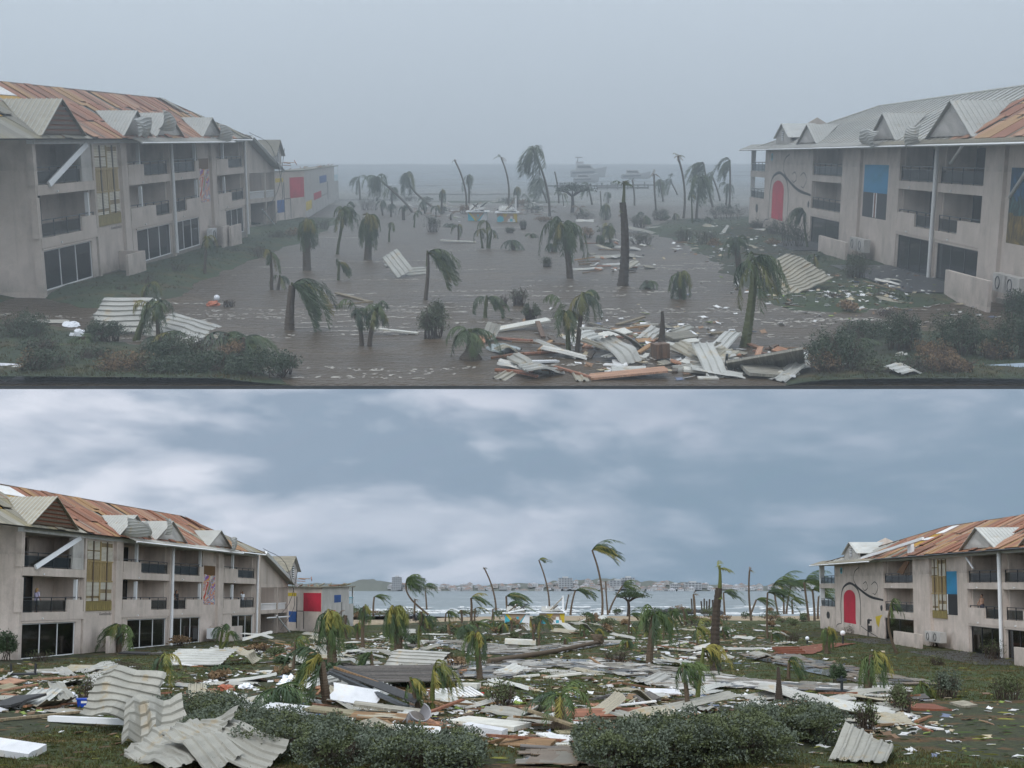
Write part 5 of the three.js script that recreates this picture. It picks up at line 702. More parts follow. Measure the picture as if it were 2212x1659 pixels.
for (const [k, x, y, w, h, n, m] of [['e', 1005, 1020, 210, 150, 1300, 1], ['d', 520, 1270, 260, 130, 700, 1], ['f', 1200, 1450, 160, 190, 900, 1], ['f', 1410, 1340, 170, 170, 1200, 1], ['f', 1690, 1230, 200, 150, 2400, 0], ['f', 1400, 1260, 110, 110, 900, 1], ['f', 1640, 915, 130, 70, 500, 0], ['f', 1130, 830, 190, 50, 600, 1], ['f', 2060, 1240, 220, 140, 1200, 1], ['f', 740, 880, 120, 60, 400, 1], ['f', 1990, 990, 180, 110, 500, 1], ['d', 700, 1110, 330, 60, 400, 1], ['d', 230, 1060, 160, 60, 300, 1], ['e', 700, 760, 90, 90, 600, 1], ['e', 1640, 770, 180, 90, 900, 1], ['f', 1640, 1030, 120, 60, 200, 1]]) shrub(LOW, k, x, y, w, h, m ? M.leafOlive : M.leafSilver, { ...G2, n });
shrub(LOW, 'f', 1030, 1140, 100, 105, M.leafDark, { n: 3600, leaf: 0.09, gap: 0.05, label: 'clipped round green bush beside the wet path', name: 'round_bush', cat: 'bush' });
shrub(LOW, 'd', 30, 1060, 140, 150, M.leafDark, { n: 3400, leaf: 0.13, gap: 0.1, label: 'leafy green bush at the corner of the hotel end wall', name: 'round_bush', cat: 'bush' });
shrub(LOW, 'e', 560, 545, 110, 40, M.black, { n: 500, leaf: 0.35, label: 'dark heap of matted branches on the beach edge', name: 'branch_heap', cat: 'branches', twigs: 14 });
const G3 = { label: 'dark wind-torn shrub in the flood', group: 'dark shrubs in the flooded garden', leaf: 0.085, gap: 0.34, twigs: 30 };
for (const [k, x, y, w, h, n] of [['a', 560, 1420, 240, 110, 2600], ['a', 140, 1420, 300, 150, 2800], ['a', 900, 1540, 330, 120, 4200], ['a', 1120, 1620, 420, 120, 4600], ['a', 1400, 1650, 400, 130, 4600], ['a', 800, 1660, 300, 110, 3200], ['a', 110, 1100, 200, 140, 2400], ['b', 600, 1120, 180, 150, 2000], ['b', 625, 1010, 90, 80, 900], ['b', 1118, 1020, 100, 75, 1300], ['b', 598, 555, 90, 85, 1100], ['b', 1205, 740, 70, 50, 400], ['b', 1010, 560, 60, 30, 400], ['b', 1080, 540, 45, 45, 400], ['b', 1055, 945, 110, 90, 300], ['b', 260, 440, 150, 70, 900], ['b', 1810, 490, 110, 55, 1200], ['c', 290, 790, 230, 85, 3200], ['b', 480, 390, 110, 30, 400], ['b', 1400, 490, 140, 45, 700], ['b', 1690, 530, 110, 60, 900], ['c', 630, 940, 190, 150, 2600], ['c', 540, 870, 110, 80, 1300], ['c', 440, 840, 90, 55, 800], ['c', 960, 1110, 150, 130, 1800], ['c', 860, 1590, 380, 210, 5200], ['c', 1200, 1500, 210, 210, 3600], ['c', 1500, 1520, 330, 230, 4800], ['c', 1780, 1540, 260, 230, 4200], ['c', 1800, 1330, 150, 160, 2200], ['c', 1000, 1420, 300, 100, 2400], ['b', 1710, 620, 170, 60, 900], ['c', 180, 920, 150, 80, 1000], ['c', 60, 900, 120, 70, 900], ['a', 1730, 810, 150, 60, 900], ['a', 1500, 870, 240, 60, 600]]) shrub(UPP, k, x, y, w, h, n > 2000 ? M.leafDark : M.leafOlive, { ...G3, n: n * 1.8 });
const G4 = { label: 'bare broken garden twigs on the flooded bank', group: 'bare twigs on the flooded bank', n: 0, twigs: 26, tr: 0.02, name: 'bare_shrub' };
for (const [k, x, y, w, h] of [['a', 480, 1160, 200, 60], ['a', 650, 1170, 160, 70], ['a', 800, 1130, 200, 90], ['a', 960, 1060, 180, 80], ['a', 1250, 950, 160, 50], ['a', 1400, 960, 180, 70], ['c', 850, 1220, 150, 70], ['c', 1130, 1290, 200, 60], ['c', 1090, 1200, 160, 60], ['b', 975, 950, 80, 70]]) shrub(UPP, k, x, y, w, h, null, { ...G4 });
for (let i = 0; i < 22; i++) { const left = i < 11; shrub(UPP, left ? 'a' : 'c', left ? rr(0, 1450) : rr(700, 1843), rr(1440, 1630), rr(120, 300), rr(60, 150), pick([M.leafDark, M.leafOlive, M.frondBrown]), { ...G3, n: 1500, gap: 0.42, twigs: 46, rz: 1.3 }); }
for (let i = 0; i < 9; i++) { const left = i < 5, x = left ? rr(100, 1300) : rr(800, 1750), y = rr(1430, 1500); palm(UPP, 'flop', left ? 'a' : 'c', x, y, x + rr(-30, 30), y - rr(30, 70), { n: 9, L: rr(1.0, 1.6), wind: rr(-0.5, 0.8) }); }
// flat-topped shore trees
function shoreTree(W, k, x, y, top, w, label, wind) {
  const p = gAt(W, k, x, y), sc = ZOOM[k][2] * -p.z / FOC, H = (y - top) * sc, R = w * sc / 2, g = new THREE.Group(); g.position.copy(p); seed = 77;
  part(g, 'trunk', tube([V(0, -0.2, 0), V(0.1, H * 0.3, 0), V(0, H * 0.6, 0)], t => 0.32 - 0.12 * t, 7), M.trunkDark);
  for (let i = 0; i < 11; i++) { const a = i / 11 * Math.PI * 2, q = V(Math.cos(a) * R * rr(0.6, 1) + wind * R * 0.4, H * rr(0.7, 0.95), Math.sin(a) * R * 0.5), mid = V(q.x * 0.4, H * 0.7, q.z * 0.4); part(g, 'limb', tube([V(0, H * 0.55, 0), mid, q], t => 0.13 * (1 - 0.8 * t), 5, 6), M.trunkDark); }
  const cr = leafGeo(2600, R, H * 0.3, R * 0.6, 0.26, { gap: 0.4 }); cr.translate(wind * R * 0.35, H * 0.6, 0); const f = part(g, 'crown', cr, M.leafDark); f.userData.kind = 'stuff';
  put(W, g, 'shore_tree', label, 'tree');
}
shoreTree(LOW, 'e', 1705, 505, 365, 190, 'low dark flat-topped tree on the beach with branches blown seaward', 0.7);
shoreTree(UPP, 'b', 1340, 452, 300, 215, 'flat-topped dark tree standing in the flood before the yachts', 0.3);
// fallen trunk and grass
{ const a = gAt(LOW, 'e', 930, 772), b = gAt(LOW, 'e', 1540, 668), g = new THREE.Group(); g.position.copy(a); b.sub(a); part(g, 'trunk', tube([V(0, 0.2, 0), b.clone().multiplyScalar(0.5).add(V(0, 0.2, 0.9)), b.clone().add(V(0, 0.3, 0))], t => 0.19 - 0.04 * t, 8, 24), M.trunk); part(g, 'root_ball', (() => { const r = new THREE.IcosahedronGeometry(0.5, 2), q = r.attributes.position; for (let i = 0; i < q.count; i++) { const n = 0.7 + 0.6 * vnoise(q.getX(i) * 4 + 5, q.getY(i) * 4 + q.getZ(i) * 3); q.setXYZ(i, q.getX(i) * n, q.getY(i) * n, q.getZ(i) * n); } r.translate(b.x, 0.5, b.z); r.computeVertexNormals(); return r; })(), M.dirt); put(LOW, g, 'toppled_palm', 'long toppled palm lying across the paved paths', 'palm'); }
{ const g = new THREE.BufferGeometry(), P = []; seed = 12; for (let i = 0; i < 5; i++) { const a = rr(0, 6), x = rr(-0.06, 0.06), z = rr(-0.06, 0.06), h = rr(0.07, 0.16), w = 0.012; P.push(x - Math.cos(a) * w, 0, z - Math.sin(a) * w, x + Math.cos(a) * w, 0, z + Math.sin(a) * w, x + rr(-0.07, 0.07), h, z + rr(-0.05, 0.05)); } const geo = geoOf(P);
  for (const [W, n] of [[LOW, 90000], [UPP, 26000]]) { const im = new THREE.InstancedMesh(geo, mat(0.5, 0.5, 0.5, 0.9), n), m4 = new THREE.Matrix4(), c = new THREE.Color(); let i = 0, tries = 0;
    while (i < n && tries++ < n * 14) { let x, z, y; if (W === LOW) { z = -lerp(30, 175, Math.pow(rnd(), 1.6)); x = rr(-0.46, 0.46) * -z; if (mudAt(x, z) > 0.3 + 0.5 * rnd()) continue; y = LOW.h(x, z) + 0.01; } else { z = -lerp(49.8, 190, Math.pow(rnd(), 1.4)); x = rr(-0.45, 0.45) * -z; y = UPP.h(x, z); if (y < 0.1) continue; }
      const s = rr(0.6, 1.5) * (1 - 0.25 * rnd()); m4.makeRotationY(rr(0, 6.3)).scale(V(s * 1.4, s, s * 1.4)).setPosition(x, y, z); im.setMatrixAt(i, m4); const d = fbm(x * 0.2, z * 0.2, 2), k = W === LOW ? 1 : 0.75; im.setColorAt(i, c.setRGB((0.075 + 0.07 * d + 0.04 * rnd()) * k, (0.10 + 0.04 * rnd()) * k, 0.025 * k)); i++; }
    im.count = i; put(W, im, 'grass', W === LOW ? 'short storm-flattened lawn grass' : 'rough grass on the flood banks', 'grass', null, 'stuff'); } }
// ---------------------------------------------------------------- roof sheets, panels, timber
function bentSheet(w, l, o = {}) {                                          // ribbed metal sheet bent along its length, resting on y = 0
  const s0 = rnd() * 50, bend = o.bend ?? 0, cr = o.crumple ?? 0.15, tw = o.twist ?? 0, fold = o.fold;
  const cl = []; let y = 0, z = 0, th = o.lift ?? 0; const N = 24; for (let i = 0; i <= N; i++) { cl.push([y, z, th]); const t = i / N; th += bend / N + cr * 0.9 * (vnoise(t * 9 + s0, 1.5) - vnoise((t - 1 / N) * 9 + s0, 1.5)) + (fold && Math.abs(t - fold[0]) < 0.06 ? fold[1] / 3 : 0); y += Math.sin(th) * l / N; z += Math.cos(th) * l / N; }
  const g = ribbed(w, l, o.rib ?? 0.3, o.amp ?? 0.06, (x, h, _z, t) => { const f = t * N, i = Math.min(N - 1, Math.floor(f)), u = f - i, a = cl[i], b = cl[i + 1], yy = lerp(a[0], b[0], u), zz = lerp(a[1], b[1], u), tt = lerp(a[2], b[2], u), k = tw * (t - 0.5), roll = (o.roll ?? 0) * x * x / w + cr * (0.9 * (vnoise(x * 0.5 + s0, t * 1.8 + s0) - 0.5) - 1.3 * Math.abs(vnoise(x * 0.55 + s0 + 9, t * 2.6 + s0) - 0.5)) * Math.min(1.2, w * 0.6); const ragged = (o.ragged ?? 0.12) * (t === 0 || t === 1 ? (vnoise(x * 3 + s0, t * 9) - 0.5) * l * 0.5 : 0); return [x * Math.cos(k), yy + (h + roll) * Math.cos(tt) + x * Math.sin(k), zz - l / 2 - (h + roll) * Math.sin(tt) + ragged]; });
  g.computeBoundingBox(); g.translate(0, -g.boundingBox.min.y + 0.01, 0); return g;
}
function board(w, l, t, ragged = 0.3) {                                      // flat panel or plank with chipped ends
  const n = 4, pts = []; for (let i = 0; i <= n; i++) pts.push([lerp(-w / 2, w / 2, i / n), l / 2 - rnd() * ragged * w * 0.6]); for (let i = n; i >= 0; i--) pts.push([lerp(-w / 2, w / 2, i / n), -l / 2 + rnd() * ragged * w * 0.6]);
  const g = new THREE.ExtrudeGeometry(new THREE.Shape(pts.map(p => new THREE.Vector2(...p))), { depth: t, bevelEnabled: false }); g.rotateX(-Math.PI / 2); return g;
}
const YAW = d => d * Math.PI / 180;
const GROUP = { sheet: ['loose roof sheets on the lawn', 'loose roof sheets in the flood'], panel: ['loose flat panels on the lawn', 'loose flat panels in the flood'], plank: ['loose timber on the lawn', 'loose timber in the flood'] };
const TONE = new Map();
function lay(W, k, x, y, geo, m, name, label, cat, grp, o = {}) {
  const p = gAt(W, k, x, y); if (W === UPP && p.y < 0.02) p.y = 0.02;
  if (o.deep) { geo.applyQuaternion(new THREE.Quaternion().setFromEuler(new THREE.Euler(o.rx ?? 0, o.ry ?? 0, o.rz ?? 0, 'YXZ'))); geo.scale(1, 1, o.deep); geo.computeVertexNormals(); geo.computeBoundingBox(); geo.translate(0, -geo.boundingBox.min.y, 0); if (W === UPP) p.z = Math.min(p.z, -50 - geo.boundingBox.max.z); }
  const g = new THREE.Mesh(geo, m); g.position.copy(p); g.position.y = p.y + (o.dy ?? 0.02); if (!o.deep) g.rotation.set(o.rx ?? 0, o.ry ?? 0, o.rz ?? 0, 'YXZ');
  return put(W, g, name, label ?? 'x', cat, grp);
}
const metalName = m => M.metals.indexOf(m) === 3 ? 'cream' : M.metals.indexOf(m) === 1 ? 'grey' : 'white', W01 = W => W === LOW ? 0 : 1;
function sheet(W, k, x, y, w, l, yaw, o = {}) { const sf = W === LOW ? 0.5 : 0.58; w *= sf; l *= sf; if (o.lift) o.lift = Math.abs(o.lift) * (Math.cos(YAW(yaw)) > 0 ? -1 : 1); const m = o.m ?? pick(M.metals), p = gAt(W, k, x, y), st = (o.fold ? 'folded' : (Math.abs(o.bend ?? 0) > 0.6) ? 'curled' : (o.crumple ?? 0.15) > 0.2 ? 'crumpled' : 'flat'); return lay(W, k, x, y, bentSheet(w, l, o), m, 'roof_sheet', o.label ?? `${st} ${metalName(m)} ribbed roof sheet ${W === LOW ? 'on the ground' : 'in the flood'} near ${nearMark(W, p)}`, 'roof sheet', o.label ? null : GROUP.sheet[W01(W)], { ry: YAW(yaw), rx: o.rx, rz: o.rz, dy: o.dy, deep: 1.7 }); }
function panel(W, k, x, y, w, l, yaw, m, o = {}) { const sf = W === LOW ? 0.62 : 0.7; w *= sf; l *= sf; const p = gAt(W, k, x, y), tone = m === M.slate ? 'dark' : M.roofBoards.includes(m) || M.woods.includes(m) ? 'brown wooden' : M.greyWoods.includes(m) ? 'grey wooden' : M.paleBoards.includes(m) ? 'weathered' : m === M.panels[1] ? 'cream' : 'white'; return lay(W, k, x, y, board(w, l, o.t ?? 0.06, o.ragged ?? 0.25), m, 'loose_panel', o.label ?? `${w * l > 1 ? 'large ' : w * l < 0.35 ? 'small ' : ''}${tone} flat panel lying ${W === LOW ? 'on the ground' : 'in the flood'} near ${nearMark(W, p)}`, 'panel', o.label ? null : GROUP.panel[W01(W)], { ry: YAW(yaw), rx: o.rx ?? rr(-0.12, 0.12), rz: o.rz ?? rr(-0.05, 0.25), dy: o.dy, deep: 1.7 }); }
function plank(W, k, x, y, w, l, yaw, m, o = {}) { const p = gAt(W, k, x, y), tone = m === M.trim || M.panels.includes(m) ? 'white painted' : M.woods.indexOf(m) === 2 || M.paleBoards.includes(m) ? 'pale' : M.roofBoards.includes(m) ? 'orange brown' : M.woods.indexOf(m) === 3 || M.woods.indexOf(m) === 1 ? 'dark brown' : 'brown'; return lay(W, k, x, y, board(w, l, o.t ?? 0.08, 0.5), m, 'timber_plank', o.label ?? `${l > 2.6 ? 'long' : l > 1.6 ? 'middling' : 'short'} ${w > 0.15 ? 'broad ' : 'narrow '}${tone} plank ${W === LOW ? 'on the ground' : 'in the flood'} near ${nearMark(W, p)}`, 'plank', o.label ? null : GROUP.plank[W01(W)], { ry: YAW(yaw), rx: o.rx ?? rr(-0.15, 0.15), rz: o.rz, dy: o.dy, deep: 1.3 }); }
seed = 2000;
const mw = M.metals, pn = M.panels;
// ---- after the storm: the large pieces, one by one (zoom key, x, y, width, length, turn)
sheet(LOW, 'd', 770, 1430, 4.0, 5.0, 78, { m: mw[1], crumple: 1.0, rz: 0.85, twist: 0.5, label: 'great crumpled grey roof sheet standing beside the silver hedge' });
sheet(LOW, 'd', 870, 1510, 3.0, 3.6, 112, { m: mw[1], crumple: 0.9, rz: 0.5, twist: -0.6 });
sheet(LOW, 'd', 1080, 1590, 3.0, 7.4, 66, { m: mw[1], crumple: 0.9, rz: 0.4, twist: 0.7, fold: [0.4, 0.3], label: 'long buckled grey roof sheet before the silver hedge, upper piece' });
sheet(LOW, 'd', 960, 1645, 2.6, 6.5, 46, { m: mw[1], crumple: 0.9, rz: 0.35, twist: -0.6, label: 'long buckled grey roof sheet before the silver hedge, lower piece' });
sheet(LOW, 'd', 1340, 1640, 2.8, 6.5, 62, { m: mw[1], crumple: 0.8, rz: 0.4, twist: 0.5 }); sheet(LOW, 'd', 1170, 1658, 2.2, 4.8, 52, { m: mw[1], crumple: 0.8, rz: 0.3 });
sheet(LOW, 'd', 1130, 1080, 4.0, 8.6, 76, { m: mw[2], roll: -0.28, crumple: 0.12, rz: 0.45, label: 'large white ribbed roof sheet arched like a hull before the hotel doors' });
sheet(LOW, 'd', 500, 1120, 2.0, 6.0, 84, { m: mw[3], roll: 0.15, crumple: 0.1, rx: 0.0, rz: 0.35, label: 'cream ribbed roof sheet with one pointed end before the near hotel doors' });
sheet(LOW, 'd', 260, 1120, 2.2, 5.0, 60, { m: mw[1], crumple: 0.12, roll: -0.2 });
sheet(LOW, 'd', 205, 1300, 2.5, 4.6, 8, { m: mw[2], crumple: 0.05, lift: 0.22, label: 'white roof sheet with two skylight holes leaning on rubble' });
sheet(LOW, 'd', 60, 1270, 2.0, 5.5, 80, { m: mw[1], crumple: 0.12 }); sheet(LOW, 'd', 370, 1345, 1.6, 3.4, 60, { m: mw[1], crumple: 0.1 }); sheet(LOW, 'd', 30, 1170, 1.6, 2.4, 30, { m: mw[2], crumple: 0.2, rz: 0.6 });
sheet(LOW, 'd', 1300, 1190, 2.2, 5.5, 70, { m: mw[0], crumple: 0.15 }); sheet(LOW, 'd', 1420, 1170, 2.4, 5.0, 110, { m: mw[2], crumple: 0.18, lift: 0.15 }); sheet(LOW, 'd', 1050, 1200, 1.8, 3.6, 68, { m: mw[0], crumple: 0.18 }); sheet(LOW, 'd', 1110, 1250, 1.6, 2.4, 20, { m: mw[3], crumple: 0.25, lift: 0.3 }); sheet(LOW, 'd', 1280, 990, 2.4, 4.8, 84, { m: mw[0], crumple: 0.1 }); sheet(LOW, 'd', 1230, 1300, 1.6, 3.2, 40, { m: mw[2], crumple: 0.1 }); sheet(LOW, 'd', 1550, 1120, 1.4, 4, 80, { m: mw[2], crumple: 0.2 });
sheet(LOW, 'e', 540, 790, 2.8, 8.5, 58, { m: mw[0], crumple: 0.16, roll: -0.3, rz: 0.75, label: 'great white ribbed sheet peaked like a tent on the lawn' });
sheet(LOW, 'e', 600, 790, 2.4, 5.5, 96, { m: mw[1], crumple: 0.15, roll: -0.2, rz: 0.25 });
sheet(LOW, 'e', 545, 990, 2.6, 4.4, 30, { m: mw[2], crumple: 0.05, amp: 0.03, label: 'white boarded sheet with crossed strips beside the striped shutter' });
sheet(LOW, 'e', 475, 600, 2, 4, 100, { m: mw[0], crumple: 0.2, rz: 0.4 }); sheet(LOW, 'e', 160, 660, 2, 4.5, 70, { m: mw[2], crumple: 0.3 }); sheet(LOW, 'e', 310, 640, 2, 4.5, 80, { m: mw[2], crumple: 0.3 }); sheet(LOW, 'e', 650, 610, 1.6, 6, 92, { m: mw[2], crumple: 0.2 }); sheet(LOW, 'e', 560, 650, 1.4, 5, 84, { m: mw[2], crumple: 0.2 });
sheet(LOW, 'e', 1570, 565, 2.4, 7, 80, { m: mw[1], crumple: 0.15, lift: 0.1 }); sheet(LOW, 'e', 1150, 585, 1.6, 3, 30, { m: mw[2], lift: 0.4 }); sheet(LOW, 'e', 1930, 690, 1.4, 6.5, 62, { m: mw[0], roll: -0.3, rx: -0.16 }); sheet(LOW, 'e', 1960, 760, 2.2, 4, 60, { m: mw[2] }); sheet(LOW, 'e', 1850, 770, 1.4, 3.2, 40, { m: mw[0], lift: 0.25 }); sheet(LOW, 'e', 2060, 700, 1.2, 7, 90, { m: mw[1], roll: -0.4 });
sheet(LOW, 'e', 1250, 815, 1.8, 7, 92, { m: mw[0], crumple: 0.18, roll: -0.2 }); sheet(LOW, 'e', 1420, 830, 1.8, 6, 96, { m: mw[1], crumple: 0.15 }); sheet(LOW, 'e', 2140, 920, 1.8, 5.5, 130, { m: mw[2], crumple: 0.12, lift: 0.1 }); sheet(LOW, 'e', 1960, 870, 1.8, 4, 80, { m: mw[3], crumple: 0.15 });
sheet(LOW, 'e', 2060, 1040, 2.2, 7, 100, { m: mw[1], crumple: 0.15, roll: -0.35, rx: -0.2, label: 'long grey roof sheet standing on edge behind the broad hedge' });
sheet(LOW, 'f', 420, 930, 2.0, 8, 105, { m: mw[0], roll: -0.35, crumple: 0.08, label: 'long white gutter sheet lying beside the thick bare palm trunk' }); sheet(LOW, 'f', 1060, 1270, 1.6, 3.8, 122, { m: mw[2], crumple: 0.06 }); sheet(LOW, 'f', 1260, 1215, 1.5, 2.6, 95, { m: mw[2] }); sheet(LOW, 'f', 1090, 1350, 1.7, 3.4, 70, { m: mw[1] }); sheet(LOW, 'f', 1150, 1600, 3.0, 4.6, 150, { m: mw[1], crumple: 0.6, lift: 0.16, rz: 0.25, twist: 0.5, ragged: 0.5, label: 'pale ribbed roof sheet standing tilted among the hedges' }); sheet(LOW, 'f', 200, 1200, 1.5, 4, 130, { m: mw[2] }); sheet(LOW, 'f', 600, 785, 2.2, 5, 100, { m: mw[0], roll: -0.4 }); sheet(LOW, 'f', 30, 1010, 2.4, 5, 85, { m: mw[2] });
// flat white panels
panel(LOW, 'e', 940, 1120, 2.2, 4.3, 62, pn[1], { t: 0.16, ragged: 0.02, label: 'thick cream slab panel lying on the muddy lawn' }); panel(LOW, 'e', 910, 1175, 0.7, 2.6, 60, pn[2], { t: 0.3, label: 'white foam box beam beside the thick cream slab' });
panel(LOW, 'e', 360, 1230, 1.7, 6.2, -58, pn[0], { t: 0.05, rx: 0, label: 'long white plank sheet behind the front hedge, with orange cloth on it' }); panel(LOW, 'e', 515, 1165, 1.9, 3.2, 84, pn[0], { label: 'white six-sided board lying beside the wicker chair' }); panel(LOW, 'e', 730, 1105, 1.0, 1.5, 84, pn[2], {}); panel(LOW, 'e', 195, 1010, 1.9, 3.4, 100, pn[2], { t: 0.05, rz: 0.5, rx: 0.2, label: 'speckled white roof lining leaning under a dark gutter' });
panel(LOW, 'e', 820, 915, 1.0, 1.9, 80, pn[1], { t: 0.3 }); panel(LOW, 'e', 1108, 665, 2.2, 4.2, 88, pn[1], { t: 0.4, ragged: 0.02, label: 'thick cream mattress slab near the twin young palms' }); panel(LOW, 'd', 610, 1190, 1.8, 4, -60, pn[0], {}); panel(LOW, 'd', 1690, 1215, 1.2, 2.4, 80, pn[0], {}); panel(LOW, 'd', 60, 1190, 1.4, 2, 70, M.roofBoards[4], {}); panel(LOW, 'd', 70, 1600, 1.2, 3, 80, pn[2], { t: 0.2 });
for (const [k, x, y, w, l, a, m] of [['e', 100, 1060, 1.5, 4.2, 80, M.paleBoards[3]], ['e', 330, 1085, 1.1, 3.6, 86, M.woods[0]], ['e', 400, 1055, 0.7, 5, 88, M.paleBoards[2]], ['e', 310, 1150, 1.2, 2.6, 40, M.paleBoards[0]], ['e', 1190, 1035, 0.9, 4.6, 96, M.roofBoards[4]], ['e', 1560, 1070, 1.2, 5.2, 90, M.roofBoards[1]], ['e', 1600, 1040, 0.4, 6.2, 92, pn[0]], ['e', 2010, 1110, 1.6, 3.2, 115, M.roofBoards[0]], ['e', 2000, 1062, 0.9, 2.6, 95, pn[0]], ['e', 2075, 1085, 0.8, 1.4, 130, pn[0]], ['e', 1150, 1235, 1.1, 2.8, 68, M.woods[0]], ['e', 1370, 1232, 0.5, 3.6, 90, pn[1]], ['e', 1360, 1180, 0.28, 3.4, 72, pn[0]], ['e', 1440, 1120, 0.7, 1.2, 70, pn[0]], ['e', 1285, 1268, 0.3, 3.2, 92, M.greyWoods[2]], ['d', 2060, 1500, 1.2, 3.4, -60, pn[0]], ['d', 1690, 1360, 1.6, 5, 80, pn[2]], ['d', 1960, 1360, 1.4, 5.2, 84, M.paleBoards[3]], ['d', 1320, 1350, 1.0, 2, 60, M.roofBoards[2]], ['f', 820, 1250, 0.5, 4.5, 96, pn[0]], ['f', 620, 1225, 0.35, 3.0, 100, pn[0]], ['f', 1800, 1285, 1.0, 1.4, 110, M.paleBoards[0]], ['f', 1560, 1300, 2.2, 3.0, 92, M.brick], ['f', 1120, 1405, 0.5, 1.5, 60, pn[1]], ['f', 460, 1360, 1.0, 2, 110, M.roofBoards[0]], ['f', 530, 1370, 0.7, 1.4, 80, pn[0]], ['e', 1640, 960, 1.2, 2.2, 8, M.greyWoods[0]], ['e', 1560, 970, 0.8, 2.6, -35, M.greyWoods[1]], ['e', 1810, 985, 1.3, 2.2, 14, M.greyWoods[0]], ['e', 1740, 960, 0.4, 2.4, 6, M.greyWoods[2]], ['e', 1900, 945, 1.1, 2.6, 100, pn[2]], ['d', 1060, 1090, 0.3, 2.8, 74, pn[0]], ['d', 80, 1320, 2.6, 3.2, 70, M.slate], ['d', 760, 1020, 1.0, 3.6, 84, M.slate], ['d', 880, 1020, 1.0, 2.0, 84, M.greyWoods[1]], ['d', 1990, 1145, 3, 5, 80, M.slate], ['e', 1340, 852, 0.4, 3.4, 90, pn[1]], ['e', 1140, 850, 0.4, 2.4, 96, pn[1]]]) panel(LOW, k, x, y, w, l, a, m, { t: m === pn[0] ? 0.05 : 0.1 });
// the wrecked dark lean-to roof: battens, gutter and dark boards
{ const p = gAt(LOW, 'e', 420, 905), g = new THREE.Group(); g.position.copy(p); g.rotation.y = 0.2; for (let i = 0; i < 12; i++) part(g, 'dark_board', (() => { const b = board(0.5, 5.6 + rr(-0.6, 0.6), 0.05, 0.4); b.rotateY(Math.PI / 2 + 0.06); b.translate(rr(-0.3, 0.3), 0.5 + i * 0.035, 2.4 - i * 0.5); return b; })(), pick(M.greyWoods)); put(LOW, g, 'wrecked_roof', 'collapsed dark board roof lying between young palms on the lawn', 'wrecked roof'); }
{ const a = gAt(LOW, 'e', 60, 925), b = gAt(LOW, 'e', 480, 1050), g = new THREE.Group(); g.position.copy(a); b.sub(a); part(g, 'gutter_beam', beam(V(0, 0.9, 0), b.clone().add(V(0, 0.3, 0)), 0.2, 0.14), M.darkMetal); part(g, 'edge_batten', beam(V(0.1, 1.15, -0.3), b.clone().add(V(1.6, 0.3, 0)), 0.08, 0.1), M.woods[0]); part(g, 'ragged_sheet', prism([V(0, 1.0, -0.2), b.clone().add(V(0.3, 0.4, -0.2)), b.clone().add(V(0.4, 0.5, -1.6)), V(0.2, 1.15, -1.6)], V(0, 0.05, 0)), M.slate); put(LOW, g, 'gutter_frame', 'dark sagging gutter frame propped above the speckled roof lining', 'roof frame'); }
{ const p = gAt(LOW, 'e', 725, 955), g = new THREE.Group(); g.position.copy(p); g.rotation.set(0.12, 0.35, 0); part(g, 'frame', merge([box(-1.35, -1.25, 0.1, 0.2, -1.2, 1.2), box(1.25, 1.35, 0.1, 0.2, -1.2, 1.2), box(-1.25, 1.25, 0.1, 0.2, 1.12, 1.2), box(-1.25, 1.25, 0.1, 0.2, -1.2, -1.12)]), M.darkMetal); for (let i = 0; i < 13; i++) part(g, 'slat', box(-1.2 + i * 0.195, -1.08 + i * 0.195, 0.12, 0.22, -1.1, 1.1), M.panels[0]); put(LOW, g, 'striped_shutter', 'white slatted shutter in a dark frame lying on the lawn', 'shutter'); }
// scattered timber
function scatter(W, n, areas, mats, wr, lr, fn) { for (let i = 0; i < n; i++) { const [k, x0, x1, y0, y1] = pick(areas); fn(W, k, rr(x0, x1), rr(y0, y1), rr(...wr), rr(...lr), rr(0, 180), pick(mats), {}); } }
const LA = [['e', 0, 760, 900, 1200], ['e', 0, 700, 640, 820], ['e', 760, 1500, 800, 1250], ['e', 1500, 2212, 860, 1150], ['d', 900, 2000, 1000, 1350], ['d', 0, 700, 1100, 1350], ['e', 700, 2212, 520, 640], ['e', 1500, 2212, 620, 800], ['f', 0, 700, 800, 1000], ['f', 500, 1600, 1220, 1450], ['d', 1400, 2074, 930, 1030]];
const woodMix = [...M.woods, ...M.woods, ...M.roofBoards, M.woods[0], M.woods[3], M.paleBoards[0], M.trim];
scatter(LOW, 210, LA, woodMix, [0.08, 0.2], [0.8, 3.2], plank);
scatter(LOW, 150, LA, [pn[0], pn[1], pn[2], M.roofBoards[0], M.roofBoards[3], M.woods[0], M.woods[3], M.paleBoards[0], M.paleBoards[3], M.greyWoods[0], M.greyWoods[1]], [0.4, 1.1], [0.6, 1.9], panel);
for (let i = 0; i < 96; i++) { const [k, x0, x1, y0, y1] = pick(LA); sheet(LOW, k, rr(x0, x1), rr(y0, y1), rr(1.2, 3.0), rr(2.2, 6.0), rr(30, 150), { crumple: rr(0.15, 0.5), roll: rr(-0.5, 0.3), lift: rr(-0.05, 0.2), rz: rr(-0.05, 0.22), fold: rnd() < 0.4 ? [rr(0.3, 0.7), rr(-0.8, 0.8)] : null }); }
plank(LOW, 'd', 520, 1420, 0.26, 4.6, 62, M.trim, { t: 0.2, label: 'long square white post lying on bare lawn before the hedge' }); plank(LOW, 'd', 175, 1385, 0.2, 3.6, -50, M.woods[2], {}); plank(LOW, 'e', 1350, 1150, 0.2, 4.2, 42, M.woods[2], {});
